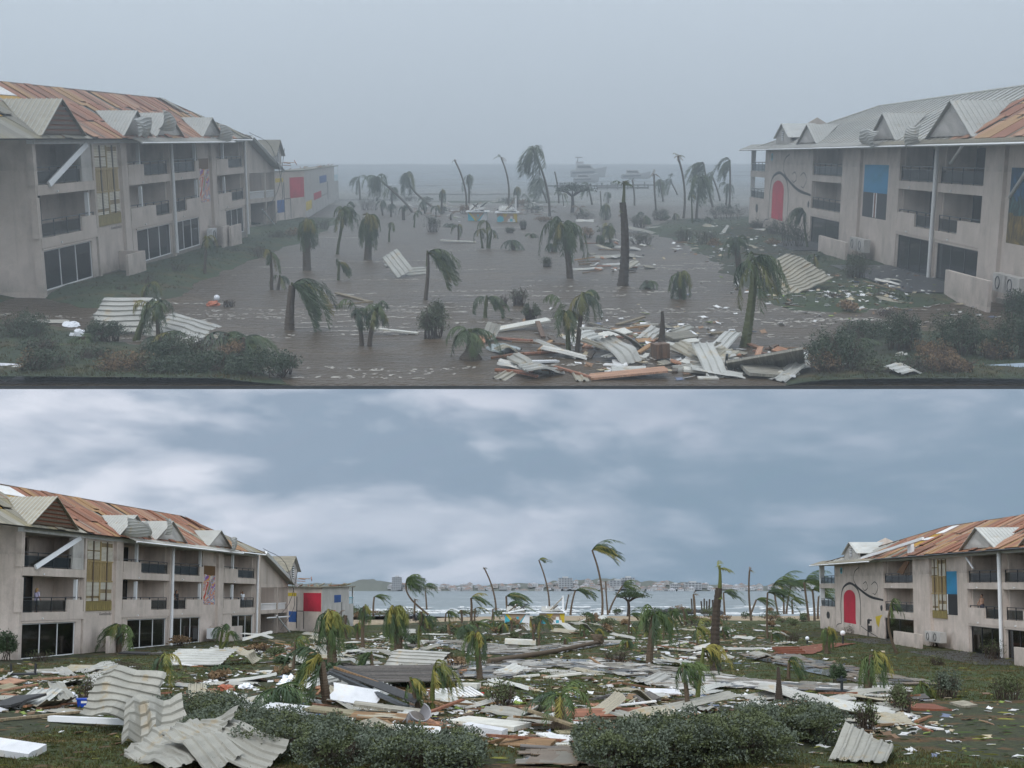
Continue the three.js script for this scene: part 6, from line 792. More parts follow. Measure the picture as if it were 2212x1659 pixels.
// smaller single things
{ const p = gAt(LOW, 'd', 472, 1316), g = new THREE.Group(); g.position.copy(p); g.rotation.y = 0.3; g.scale.setScalar(0.52); part(g, 'body', (() => { const b = new THREE.CylinderGeometry(0.62, 0.52, 0.62, 4, 1); b.rotateY(Math.PI / 4); b.scale(1.25, 1, 0.85); b.translate(0, 0.33, 0); return b; })(), M.plasticBlue); part(g, 'rim', box(-0.6, 0.6, 0.62, 0.7, -0.42, 0.42), M.plasticBlue); part(g, 'pale_label', uvPlane(-0.22, 0.22, 0.34, 0.52, 0.372), M.panels[0]); put(LOW, g, 'blue_crate', 'bright blue plastic crate with a pale label on the grass', 'crate'); }
{ const p = gAt(LOW, 'e', 515, 1118), g = new THREE.Group(); g.position.copy(p); g.position.y += 0.12; g.rotation.set(0.5, 2.4, 0.5); g.scale.setScalar(0.8); part(g, 'curved_back', (() => { const b = new THREE.CylinderGeometry(0.5, 0.42, 0.75, 20, 3, true, Math.PI * 0.85, Math.PI * 1.3); b.translate(0, 0.6, 0); return b; })(), M.wicker); part(g, 'back_rim', (() => { const t = new THREE.TorusGeometry(0.5, 0.035, 6, 20, Math.PI * 1.3); t.rotateX(Math.PI / 2); t.rotateY(-Math.PI * 0.35); t.translate(0, 0.98, 0); return t; })(), M.wicker); part(g, 'seat', (() => { const b = new THREE.CylinderGeometry(0.44, 0.42, 0.12, 20); b.translate(0, 0.3, 0); return b; })(), M.greyWoods[2]); for (const [x, z] of [[-0.3, -0.25], [0.3, -0.25], [-0.3, 0.28], [0.3, 0.28]]) part(g, 'leg', bar(V(x, 0.26, z), V(x * 1.15, -0.12, z * 1.15), 0.035), M.wicker); put(LOW, g, 'wicker_chair', 'grey wicker armchair overturned in the debris', 'chair'); }
function crumpled(W, k, x, y, r, m, name, label, cat, sq = 0.6) { r *= W === LOW ? 0.55 : 0.6; const g = new THREE.IcosahedronGeometry(r, 3), q = g.attributes.position, s = rnd() * 50; for (let i = 0; i < q.count; i++) { const a = 0.55 + 0.8 * vnoise(q.getX(i) * 3.2 / r + s, q.getY(i) * 3.2 / r + q.getZ(i) * 2.3 / r + s); q.setXYZ(i, q.getX(i) * a * 1.3, Math.max(-0.1 * r, q.getY(i) * a * sq), q.getZ(i) * a); } g.computeVertexNormals(); return lay(W, k, x, y, g, m, name, label, cat, null, { dy: 0.05 }); }
crumpled(LOW, 'd', 1665, 1190, 1.1, M.foil, 'foil_bundle', 'crumpled shiny foil insulation bundle on the lawn', 'foil', 0.9); crumpled(LOW, 'e', 880, 948, 0.45, M.redCloth, 'red_cloth', 'bright red cloth bundle in the debris', 'cloth'); crumpled(LOW, 'e', 395, 1215, 0.5, M.orange, 'orange_cloth', 'orange yellow cloth on the long white plank sheet', 'cloth', 0.4).position.y += 0.12; crumpled(LOW, 'd', 385, 1265, 0.6, M.cloth, 'white_bag', 'pale plastic bag beside the blue crate', 'bag'); crumpled(LOW, 'e', 1265, 985, 1.0, M.black, 'dark_bag', 'black luggage bag behind the bottle palm', 'bag', 0.5); crumpled(LOW, 'e', 1075, 990, 0.5, M.cloth, 'white_bag', 'white plastic bag beside the twiggy shrub', 'bag'); crumpled(LOW, 'd', 1275, 1225, 0.55, M.terracotta, 'clay_pot', 'broken terracotta pot among the white sheets', 'pot', 0.9); crumpled(LOW, 'd', 1385, 1215, 0.5, M.cloth, 'white_bag', 'white round bag beside the terracotta pot', 'bag', 0.9);
function ball(W, k, x, y, r, m, name, label, cat) { r *= 0.6; const g = new THREE.SphereGeometry(r, 18, 12); g.translate(0, r * 0.95, 0); return lay(W, k, x, y, g, m, name, label, cat, null); }
ball(LOW, 'e', 675, 840, 0.42, M.cloth, 'float_ball', 'white round float with dark neck beside the tent-like sheet', 'float'); ball(LOW, 'e', 722, 785, 0.4, M.cloth, 'float_ball', 'white round float resting against the tent-like sheet', 'float'); ball(LOW, 'e', 1190, 568, 0.35, M.terracotta, 'clay_ball', 'small brown ball near the twin young palms', 'ball'); ball(LOW, 'd', 1795, 1412, 0.3, M.blue, 'blue_ball', 'dark blue ball beside the pale boards', 'ball');
{ const p = gAt(LOW, 'f', 1055, 900), g = new THREE.Group(); g.position.copy(p); part(g, 'post', bar(V(0, 0, 0), V(0, 0.8, 0), 0.08, 8), M.darkMetal); part(g, 'globe', (() => { const s = new THREE.SphereGeometry(0.22, 18, 12); s.translate(0, 1.0, 0); return s; })(), M.trim); put(LOW, g, 'garden_lamp', 'white globe garden lamp beside the brick path', 'lamp'); }
{ const p = gAt(LOW, 'f', 835, 895), g = new THREE.Group(); g.position.copy(p); part(g, 'post', bar(V(0, 0, 0), V(0, 0.35, 0), 0.08, 8), M.darkMetal); part(g, 'globe', (() => { const s = new THREE.SphereGeometry(0.17, 16, 10); s.translate(0, 0.5, 0); return s; })(), M.cloth); put(LOW, g, 'garden_lamp', 'low white globe lamp on the green lawn above the brick steps', 'lamp'); }
{ const p = gAt(LOW, 'f', 1048, 1212), g = new THREE.Group(); g.position.copy(p); part(g, 'base', box(-0.3, 0.3, 0, 0.25, -0.3, 0.3), M.darkMetal); part(g, 'stem', bar(V(0, 0.2, 0), V(0, 0.9, 0), 0.07), M.darkMetal); part(g, 'arm', box(-0.22, 0.22, 0.66, 0.78, -0.06, 0.06), M.darkMetal); put(LOW, g, 'garden_tap', 'small dark standpipe with cross arms beside the mosaic path', 'tap'); }
{ const p = gAt(LOW, 'd', 130, 1160), g = new THREE.Group(); g.position.copy(p); g.rotation.y = 0.4; part(g, 'table_top', box(-0.7, 0.7, 0.25, 0.33, -0.5, 0.5), M.black); for (const [x, z] of [[-0.6, -0.4], [0.6, -0.4], [-0.6, 0.4], [0.6, 0.4]]) part(g, 'leg', bar(V(x, 0.33, z), V(x * 1.05, 0.85, z * 1.05), 0.04), M.black); put(LOW, g, 'upturned_table', 'small black table lying upside down by the roof sheets', 'table'); }
{ const p = gAt(LOW, 'f', 1245, 850), g = new THREE.Group(); g.position.copy(p); part(g, 'frame', merge([box(-0.6, -0.5, 0, 1.7, -0.05, 0.05), box(0.5, 0.6, 0, 1.7, -0.05, 0.05), box(-0.5, 0.5, 1.55, 1.7, -0.05, 0.05)]), M.black); part(g, 'board', box(-0.48, 0.48, 0.5, 1.1, -0.03, 0.03), M.slate); put(LOW, g, 'sign_stand', 'black sign stand at the foot of the mural wall', 'sign'); }
// ---- storm day: the large pieces
sheet(UPP, 'a', 690, 1360, 3.4, 5.0, 86, { m: mw[0], roll: -0.3, crumple: 0.12, rz: 0.85, label: 'long torn white roof sheet among the dark bushes, upper half' }); sheet(UPP, 'a', 990, 1410, 3.0, 7.4, 50, { m: mw[0], roll: -0.4, rz: 0.5, crumple: 0.2, label: 'long torn white roof sheet among the dark bushes, lower half' }); sheet(UPP, 'a', 1080, 1380, 1.0, 4.5, 60, { m: mw[3], crumple: 0.15 }); sheet(UPP, 'a', 790, 1500, 0.9, 1.7, 80, { m: mw[3] });
sheet(UPP, 'a', 760, 990, 2.6, 4.2, 75, { m: mw[3], roll: -0.3, crumple: 0.15 }); sheet(UPP, 'a', 420, 1095, 1.4, 5, 70, { m: mw[1], crumple: 0.2 }); sheet(UPP, 'a', 620, 1050, 1.2, 2, 70, { m: mw[3] }); sheet(UPP, 'a', 1110, 988, 1.4, 2.6, 85, { m: mw[2] }); sheet(UPP, 'a', 240, 1310, 1.4, 4.5, 88, { m: mw[1] });
sheet(UPP, 'b', 440, 790, 2.2, 4.4, 20, { m: mw[0], crumple: 0.28, lift: 0.5, rz: 0.5, label: 'crumpled white roof sheet jutting out of the open flood' }); sheet(UPP, 'b', 505, 780, 1.8, 3.2, 120, { m: mw[1], crumple: 0.25, rz: 0.3 }); sheet(UPP, 'b', 365, 740, 1.0, 2.6, 20, { m: mw[0], rz: 0.9, crumple: 0.2 });
sheet(UPP, 'b', 985, 1190, 1.9, 2.6, 35, { m: mats0(), roll: -0.5, crumple: 0.1, label: 'blue grey roof sheet arched up beside the bottle palm' });
function mats0() { return (M.bluish ??= mat(0.36, 0.42, 0.46, 0.4, { map: T.metal })); }
sheet(UPP, 'c', 600, 1160, 6.0, 6.4, 125, { m: mw[3], lift: 0.3, rz: 0.35, crumple: 0.3, ragged: 0.3, label: 'big pale ribbed roof sheet leaning on the right bank' }); sheet(UPP, 'b', 1700, 560, 2.4, 6, 60, { m: mw[1], lift: 0.2, roll: -0.2 }); sheet(UPP, 'b', 1800, 530, 1.8, 6, 110, { m: mw[1], roll: -0.2 }); sheet(UPP, 'b', 1410, 500, 2.4, 4, 80, { m: mw[2], roll: -0.5 }); sheet(UPP, 'b', 1640, 650, 1.8, 4, 70, { m: mw[0], crumple: 0.3 }); sheet(UPP, 'b', 1600, 730, 1.4, 5, 95, { m: mw[2], crumple: 0.1 }); sheet(UPP, 'b', 1420, 755, 1.3, 4, 95, { m: mw[2] }); sheet(UPP, 'b', 1560, 690, 2.6, 6, 85, { m: mw[1], crumple: 0.2 });
sheet(UPP, 'b', 2080, 1310, 1.6, 3.4, 10, { m: mw[2], crumple: 0.12, lift: 0.5, label: 'smooth white metal sheet standing tilted beside the wire-framed panel' }); sheet(UPP, 'b', 1010, 1310, 1.0, 3.4, -25, { m: mw[3], crumple: 0.05 }); sheet(UPP, 'b', 1385, 1330, 0.9, 2.0, 4, { m: mw[3], crumple: 0.05 }); sheet(UPP, 'b', 1560, 1200, 1.0, 6.0, 122, { m: mw[1], roll: 0.3, bend: -0.7, crumple: 0.08, label: 'long grey gutter sheet bowed over the heap of roof panels' }); sheet(UPP, 'c', 1330, 1600, 0.9, 3.2, 58, { m: mw[1], crumple: 0.15 }); sheet(UPP, 'c', 980, 1560, 0.5, 3.4, 40, { m: mw[1], crumple: 0.05 }); sheet(UPP, 'c', 1480, 1530, 0.7, 1.2, 30, { m: mw[0], rz: 0.5 }); sheet(UPP, 'c', 1100, 1060, 1.6, 4, 95, { m: mw[3], lift: 0.15, bend: -0.5 }); sheet(UPP, 'c', 1240, 1150, 0.8, 3, 60, { m: mw[3] });
for (const [k, x, y, w, l, a, m, t] of [['b', 1072, 1075, 0.75, 4.2, 110, pn[1], 0.1], ['b', 860, 1140, 0.9, 1.6, -20, M.roofBoards[0], 0.08], ['b', 1540, 1120, 0.9, 3.2, 118, pn[1], 0.06], ['b', 1915, 1130, 1.0, 2.6, 125, M.paleBoards[1], 0.12], ['b', 1650, 1110, 0.8, 1.2, 60, M.paleBoards[3], 0.06], ['b', 1720, 1140, 0.7, 1.0, 100, M.roofBoards[2], 0.06], ['b', 1640, 1330, 1.0, 4.4, 95, M.roofBoards[4], 0.08], ['b', 1560, 1270, 0.5, 1.2, 70, pn[0], 0.05], ['b', 735, 612, 0.6, 5.0, 92, pn[1], 0.12], ['b', 1740, 1060, 0.6, 1.6, 90, M.paleBoards[2], 0.08], ['c', 240, 1385, 0.4, 1.4, 110, M.woods[2], 0.08], ['c', 480, 1600, 1.5, 2.4, 95, M.paleBoards[2], 0.12], ['c', 330, 1560, 1.2, 1.6, 20, pn[1], 0.1], ['c', 130, 1590, 0.8, 1.6, 85, pn[1], 0.1], ['a', 70, 1610, 1.5, 1.4, 60, pn[0], 0.08], ['a', 250, 1580, 1.8, 2.6, 40, M.slate, 0.08], ['b', 1900, 1190, 0.5, 1.0, 20, pn[1], 0.1], ['b', 1810, 1230, 0.9, 0.9, 12, M.woods[1], 0.6], ['c', 230, 850, 1.0, 2.0, 80, pn[2], 0.1], ['c', 470, 895, 1.2, 1.6, 60, pn[1], 0.1], ['c', 450, 850, 1.4, 2.4, 60, pn[1], 0.1], ['c', 800, 980, 0.8, 3, 88, pn[0], 0.1]]) panel(UPP, k, x, y, w, l, a, m, { t });
scatter(UPP, 110, [['b', 850, 1500, 1050, 1330], ['b', 1400, 2100, 1020, 1330], ['b', 500, 1250, 395, 480], ['b', 1380, 1720, 600, 780], ['c', 0, 400, 820, 960], ['c', 600, 1300, 1120, 1260], ['a', 1100, 1700, 740, 800], ['c', 100, 700, 1450, 1620]], woodMix, [0.1, 0.25], [0.8, 2.6], plank);
scatter(UPP, 90, [['b', 1400, 2000, 1040, 1300], ['b', 480, 1200, 395, 470], ['b', 1380, 1750, 540, 760], ['c', 0, 500, 820, 960], ['c', 100, 700, 1480, 1630]], [pn[0], pn[1], pn[1], M.paleBoards[0], M.roofBoards[0]], [0.3, 0.9], [0.4, 1.3], panel);
plank(UPP, 'b', 175, 910, 0.28, 4.6, 35, M.woods[2], {}); plank(UPP, 'b', 150, 958, 0.2, 3, 80, M.woods[2], {}); plank(UPP, 'b', 360, 1100, 0.3, 3.0, 88, pn[1], {}); plank(UPP, 'c', 1350, 1090, 0.14, 3.4, -50, M.woods[2], { rx: 0.25 }); plank(UPP, 'c', 1130, 1170, 0.2, 3.2, 60, M.woods[2], { rx: 0.2 });
ball(UPP, 'a', 1172, 1196, 0.3, M.cloth, 'float_ball', 'pale round float drifting beside the terracotta pot', 'float'); crumpled(UPP, 'a', 1148, 1222, 0.55, M.terracotta, 'clay_pot', 'terracotta pot drifting in the open flood', 'pot', 0.8); shrub(UPP, 'a', 1240, 1228, 100, 50, null, { n: 0, twigs: 18, name: 'drifting_branches', cat: 'branches', label: 'tangle of bare branches drifting beside the pot' }); crumpled(UPP, 'a', 425, 1400, 0.55, M.cloth, 'white_cloth', 'white cloth caught on the dark bushes', 'cloth', 1.4); crumpled(UPP, 'a', 385, 1335, 0.5, M.cloth, 'white_cloth', 'pale rounded bundle beside the torn sheets at the flood edge', 'cloth', 0.8); crumpled(UPP, 'c', 470, 960, 0.6, M.concrete, 'grey_bundle', 'grey bundle on the muddy right bank', 'bundle', 0.9);
{ const p = gAt(UPP, 'c', 500, 1590), g = new THREE.Group(); g.position.copy(p); g.rotation.set(-0.5, -0.25, 0.1); part(g, 'panel', box(-1.5, 1.5, 0.5, 0.6, -0.9, 0.7), M.paleBoards[2]); for (let i = 0; i < 5; i++) part(g, 'wire', bar(V(-1.5, 0.63, -0.8 + i * 0.35), V(1.5, 0.63, -0.8 + i * 0.35), 0.02), M.black); part(g, 'frame', merge([bar(V(-1.6, 0, -0.9), V(-1.6, 0.95, -0.9), 0.06), bar(V(-1.6, 0.95, -0.9), V(-1.4, 0.8, 0.8), 0.06), bar(V(-0.9, 0.6, 0.7), V(-0.6, 0.75, -0.9), 0.05)]), M.darkMetal); put(UPP, g, 'wired_panel', 'pale panel with dark wires and bent frame in the flood debris', 'panel'); }
for (let i = 0; i < 64; i++) { const [k, x0, x1, y0, y1] = pick([['b', 850, 2150, 1080, 1330], ['b', 850, 2150, 1150, 1330], ['c', 1100, 1500, 1500, 1640], ['b', 1380, 1750, 560, 780], ['c', 100, 700, 1470, 1630], ['b', 480, 1250, 395, 480], ['c', 0, 500, 830, 960], ['c', 900, 1350, 1040, 1240]]); sheet(UPP, k, rr(x0, x1), rr(y0, y1), rr(0.8, 1.8), rr(1.6, 4.0), rr(30, 150), { crumple: rr(0.15, 0.45), roll: rr(-0.5, 0.3), lift: rr(0, 0.25), rz: rr(-0.05, 0.22), fold: rnd() < 0.4 ? [rr(0.3, 0.7), rr(-0.8, 0.8)] : null }); }
seed = 2600;
for (let i = 0; i < 84; i++) { const [k, x0, x1, y0, y1] = pick([['e', 60, 2212, 498, 525], ['e', 60, 2212, 498, 530], ['f', 0, 900, 690, 760], ['e', 60, 2212, 510, 600], ['e', 60, 2212, 520, 640], ['f', 0, 900, 740, 860], ['e', 0, 1500, 640, 900], ['d', 900, 2000, 900, 1180]]); shrub(LOW, k, rr(x0, x1), rr(y0, y1), rr(40, 130), rr(18, 46), pick([M.leafOlive, M.leafDark, M.frondBrown]), { n: 420, leaf: 0.22, gap: 0.3, twigs: 20, tr: 0.03, rz: 2.2, name: 'branch_heap', cat: 'branches', label: 'heap of torn branches', group: 'heaps of torn branches on the lawn' }); }
for (let i = 0; i < 26; i++) { const [k, x0, x1, y0, y1] = pick([['b', 500, 1250, 390, 500], ['b', 1380, 2212, 480, 660], ['c', 0, 700, 800, 1000], ['c', 600, 1500, 1100, 1280], ['a', 1100, 1800, 740, 860]]); shrub(UPP, k, rr(x0, x1), rr(y0, y1), rr(40, 120), rr(20, 50), pick([M.leafOlive, M.leafDark, M.frondBrown]), { n: 420, leaf: 0.2, gap: 0.3, twigs: 20, tr: 0.03, rz: 1.8, name: 'branch_heap', cat: 'branches', label: 'heap of torn branches in flood', group: 'heaps of torn branches in the flood' }); }
// small litter that nobody could count
{ seed = 61; const geo = board(0.22, 0.34, 0.02, 0.8); geo.computeVertexNormals(); for (const [W, n, A] of [[LOW, 5200, [...LA, ['e', 0, 900, 590, 720], ['e', 80, 420, 610, 710]]], [UPP, 1100, [['b', 1400, 2100, 1040, 1320], ['b', 480, 1200, 395, 470], ['c', 0, 500, 820, 980], ['c', 600, 1300, 1120, 1260]]]]) { const im = new THREE.InstancedMesh(geo, mat(1, 1, 1, 0.8), n), m4 = new THREE.Matrix4(), c = new THREE.Color(), e = new THREE.Euler(), q = new THREE.Quaternion();
  const cl = []; for (let i = 0; i < 150; i++) { const [k, x0, x1, y0, y1] = pick(A); cl.push(gAt(W, k, rr(x0, x1), rr(y0, y1))); }
  for (let i = 0; i < n; i++) { const p = pick(cl), r = rr(0, 1) ** 2 * 6 * (1 + -p.z / 150), a = rr(0, 6.3), x = p.x + Math.cos(a) * r, z = p.z + Math.sin(a) * r * 1.6; if (-z < 34 || (W === UPP && -z < 50.4)) { i--; continue; } { q.setFromEuler(e.set(rr(-0.4, 0.4), rr(0, 6.3), rr(-0.4, 0.4))); const s = rr(0.3, 1.5); m4.compose(V(x, Math.max(W.h(x, z), W === UPP ? 0.03 : -9) + 0.06, z), q, V(s, 1, s * rr(0.4, 1.4))); } im.setMatrixAt(i, m4);
    const t = rnd(), v = rr(0.7, 1.1); t < 0.45 ? c.setRGB(0.62 * v, 0.61 * v, 0.6 * v) : t < 0.62 ? c.setRGB(0.4 * v, 0.33 * v, 0.22 * v) : t < 0.86 ? c.setRGB(0.2 * v, 0.12 * v, 0.07 * v) : t < 0.93 ? c.setRGB(0.12 * v, 0.14 * v, 0.2 * v) : c.setRGB(0.2 * v, 0.26 * v, 0.05 * v); im.setColorAt(i, c); }
  put(W, im, 'litter', W === LOW ? 'small scraps of storm litter over the lawn' : 'small scraps of litter on the flood', 'litter', null, 'stuff'); } }
{ seed = 62; const P = []; for (let i = 0; i < 7; i++) { const a = rr(-0.6, 0.6), l = rr(0.25, 0.6); P.push(0, 0.02, 0, Math.sin(a) * l * 0.5 + 0.015, 0.05, Math.cos(a) * l * 0.5, Math.sin(a) * l, 0.03, Math.cos(a) * l); } const geo = geoOf(P), n = 5200, im = new THREE.InstancedMesh(geo, mat(1, 1, 1, 0.85), n), m4 = new THREE.Matrix4(), c = new THREE.Color(); for (let i = 0; i < n; i++) { const z = -lerp(36, 200, rnd() ** 1.3), x = rr(-0.42, 0.42) * -z, s = rr(0.4, 1.2); m4.makeRotationY(rr(0, 6.3)).scale(V(s, s, s)).setPosition(x, LOW.h(x, z) + 0.05, z); im.setMatrixAt(i, m4); const t = rnd(); t < 0.5 ? c.setRGB(0.05, 0.075, 0.02) : t < 0.8 ? c.setRGB(0.10, 0.065, 0.035) : c.setRGB(0.2, 0.2, 0.04); im.setColorAt(i, c); } put(LOW, im, 'leaf_litter', 'torn palm leaf scraps scattered over the lawn', 'leaves', null, 'stuff'); }
// ---------------------------------------------------------------- paths, steps, puddles
function ribbon(W, pts, w0, w1, dy) { const P = pts.map(([k, x, y]) => gAt(W, k, x, y)), c = new THREE.CatmullRomCurve3(P), n = 60, pos = [], uv = [], idx = []; for (let i = 0; i <= n; i++) { const p = c.getPointAt(i / n), t = c.getTangentAt(i / n), s = V(-t.z, 0, t.x).normalize(), w = lerp(w0, w1, i / n) / 2 * (1 + 0.15 * (vnoise(i * 0.4, 3) - 0.5)); for (const e of [-1, 1]) { const x = p.x + s.x * w * e, z = p.z + s.z * w * e; pos.push(x, W.h(x, z) + dy, z); uv.push(x, z); } if (i) { const k = i * 2; idx.push(k - 2, k - 1, k, k, k - 1, k + 1); } } return { g: geoOf(pos, idx, uv), c }; }
function pavedPath(pts, w0, w1, name, label, n, mats, sz) {
  const { g, c } = ribbon(LOW, pts, w0, w1, 0.085), root = new THREE.Group(); part(root, 'path_bed', g, M.wet); const L = c.getLength();
  for (let i = 0; i < n; i++) { const t = rnd(), p = c.getPointAt(t), tg = c.getTangentAt(t), s = V(-tg.z, 0, tg.x).normalize(), w = lerp(w0, w1, t), o = rr(-0.46, 0.46) * w, a = Math.atan2(tg.x, tg.z) + rr(-0.25, 0.25), b = board(rr(0.35, 0.8) * sz, rr(0.5, 1.5) * sz, 0.03, 0.35); b.rotateY(a + (rnd() < 0.4 ? Math.PI / 2 : 0)); b.scale(1, 1, 1.6); const x = p.x + s.x * o, z = p.z + s.z * o; b.translate(x, LOW.h(x, z) + 0.09 + 0.02 * rnd() + (i % 7) * 0.002, z); part(root, 'paving_stone', b, pick(mats)); }
  put(LOW, root, name, label, '', null, 'structure');
}
seed = 1500;
pavedPath([['e', 2212, 905], ['f', 60, 1125], ['f', 330, 1135], ['f', 700, 1160], ['f', 1000, 1172], ['f', 1370, 1190]], 5.5, 4.5, 'mosaic_path', 'mosaic path of white and grey flagstones', 300, [M.paving[1], M.paving[1], M.paving[4], M.paving[2], M.paving[3], M.paving[0]], 1.15);
pavedPath([['e', 700, 855], ['e', 900, 810], ['e', 1150, 770], ['e', 1400, 765], ['e', 1650, 800], ['e', 1900, 830], ['e', 2212, 880]], 7, 5.5, 'wet_path', 'wet paved path crossing the lawn', 220, [M.paving[0], M.paving[0], M.paving[2], M.paving[4], M.paving[1]], 1.1);
pavedPath([['e', 560, 645], ['e', 800, 660], ['e', 1060, 710], ['e', 1250, 690], ['e', 1450, 665], ['e', 1640, 645]], 5, 5, 'lawn_path', 'pale wet path between the lawns', 150, [M.paving[0], M.paving[4], M.paving[0]], 1.2);
pavedPath([['f', 590, 965], ['f', 760, 1010], ['f', 1000, 1060], ['f', 1250, 1110], ['f', 1500, 1150]], 4, 4, 'side_path', 'dark wet path below the sloping lawn', 110, [M.paving[0], M.paving[3], M.paving[2]], 1);
pavedPath([['e', 1400, 1345], ['e', 1410, 1300], ['e', 1415, 1270]], 3.0, 2.6, 'front_path', 'short grey path between the hedges', 24, [M.paving[3], M.paving[0]], 1);
{ const { g } = ribbon(LOW, [['f', 740, 960], ['f', 860, 925], ['f', 1050, 895]], 3, 2.4, 0.1), r = new THREE.Group(); part(r, 'brick_surface', g, M.brick); put(LOW, r, 'brick_path', 'red brick path climbing the lawn', '', null, 'structure'); }
{ const a = gAt(LOW, 'f', 770, 960), g = new THREE.Group(); g.position.copy(a); g.rotation.y = 0.3; g.scale.set(0.55, 0.8, 0.7); for (let i = 0; i < 4; i++) part(g, 'step', box(-1.7 + i * 0.35, 1.7 + i * 0.35, i * 0.14 - 0.1, (i + 1) * 0.14, -i * 1.1 - 1.1, -i * 1.1 + (i ? -0.002 : 0)), M.brick); put(LOW, g, 'brick_steps', 'flight of red brick garden steps', 'steps'); }
for (const [k, x, y, w, l] of [['e', 1130, 895, 1.2, 2.2], ['e', 1280, 1135, 0.8, 1.6], ['f', 770, 1060, 0.9, 2], ['f', 400, 1020, 0.9, 2.4], ['e', 1480, 760, 1.2, 3], ['e', 1080, 605, 2, 7], ['e', 700, 655, 1.5, 6]]) { const n = 22, pts = []; for (let i = 0; i < n; i++) { const a = i / n * Math.PI * 2, r = 0.7 + 0.5 * vnoise(Math.cos(a) * 2 + x, Math.sin(a) * 2 + y); pts.push(new THREE.Vector2(Math.cos(a) * l / 2 * r, Math.sin(a) * w / 2 * r * 1.6)); } const g = new THREE.ShapeGeometry(new THREE.Shape(pts)); g.rotateX(-Math.PI / 2); const p = gAt(LOW, k, x, y), o = new THREE.Mesh(g, M.puddle ??= mat(0.05, 0.05, 0.05, 0.04)); o.position.copy(p); o.position.y += 0.09; put(LOW, o, 'puddle', 'rain puddle on the lawn', '', null, 'structure'); }
// ---------------------------------------------------------------- painted beach hut (bar counter in two halves)
function hut(W, k, xa, xb, yb, yt, label, calm, second) {
  const a = gAt(W, k, xa, yb), b = gAt(W, k, xb, yb); b.y = a.y; const g = new THREE.Group(); g.position.copy(a); const w = b.x - a.x, H = (yb - yt) * ZOOM[k][2] * -a.z / FOC, D = 3; seed = second ? 81 : 80;
  part(g, 'counter_wall', box(0, w, -0.3, H, -D, 0), M.wallWhite); part(g, 'counter_top', box(-0.25, w + 0.25, H + 0.002, H + 0.12, -D - 0.2, 0.25), M.trim);
  const Z = 0.012, tri = (pts, m, n, z) => part(g, n, flatShape(pts.map(p => [p[0] * w, p[1] * H]), z), m);
  if (!second) { tri([[0.02, 0.02], [0.98, 0.02], [0.98, 0.98], [0.02, 0.98]], M.teal, 'teal_field', Z); tri([[0.15, 0.98], [0.85, 0.98], [0.52, 0.1]], M.sandPaint, 'sand_triangle', Z + 0.006); tri([[0.02, 0.98], [0.14, 0.98], [0.5, 0.05], [0.38, 0.02]], M.yellow, 'yellow_band', Z + 0.004); tri([[0.98, 0.9], [0.86, 0.98], [0.6, 0.02], [0.98, 0.02]], M.trim, 'white_triangle', Z + 0.004); tri([[0.46, 0.75], [0.58, 0.75], [0.52, 0.3]], M.teal, 'teal_mark', Z + 0.009); }
  else { tri([[0.02, 0.02], [0.98, 0.02], [0.98, 0.98], [0.02, 0.98]], M.sandPaint, 'sand_field', Z); tri([[0.02, 0.55], [0.15, 0.75], [0.3, 0.6], [0.35, 0.2], [0.2, 0.05], [0.02, 0.1]], M.teal, 'teal_cloud', Z + 0.004); tri([[0.24, 0.98], [0.55, 0.98], [0.4, 0.55]], M.yellow, 'yellow_triangle', Z + 0.006); tri([[0.78, 0.98], [0.98, 0.98], [0.98, 0.02], [0.9, 0.05]], M.yellow, 'yellow_band', Z + 0.004); tri([[0.5, 0.05], [0.55, 0.4], [0.62, 0.42], [0.65, 0.7], [0.75, 0.7], [0.78, 0.4], [0.86, 0.38], [0.9, 0.05]], M.trim, 'white_steps', Z + 0.007); tri([[0.64, 0.12], [0.64, 0.4], [0.76, 0.4], [0.76, 0.12]], M.teal, 'teal_mark', Z + 0.010); }
  for (let i = 0; i < 9; i++) part(g, 'roof_timber', beam(V(rr(0, w), H + 0.15, rr(-D, 0)), V(rr(0, w), H + rr(0.3, 1.2), rr(-D, 0)), 0.1, 0.12), pick([M.trim, M.trim, M.darkMetal, M.woods[3]]));
  if (second) part(g, 'corner_post', box(w - 0.35, w - 0.1, H + 0.1, H + 2.2, -1.2, -0.95), M.trim); part(g, 'fallen_roof', prism([V(0.2, H + 0.2, -0.3), V(w * 0.8, H + 0.25, -0.5), V(w * 0.7, H + 0.7, -2.6), V(0.3, H + 0.8, -2.5)], V(0, 0.08, 0)), pick([M.metals[0], M.slate])); if (second) part(g, 'roof_brace', bar(V(w * 0.4, H + 0.3, -0.8), V(w - 0.2, H + 2.0, -1), 0.06), M.woods[2]);
  put(W, g, 'beach_hut', label, 'hut');
}
hut(LOW, 'e', 1020, 1160, 558, 492, 'wrecked beach bar counter painted teal with a sand triangle', true, false); hut(LOW, 'e', 1215, 1355, 552, 490, 'wrecked beach bar counter painted sand with a white stepped motif', true, true);
hut(UPP, 'b', 785, 890, 494, 450, 'flooded bar counter painted teal with a sand triangle', false, false); hut(UPP, 'b', 940, 1050, 503, 455, 'flooded bar counter painted sand with a white stepped motif', false, true);
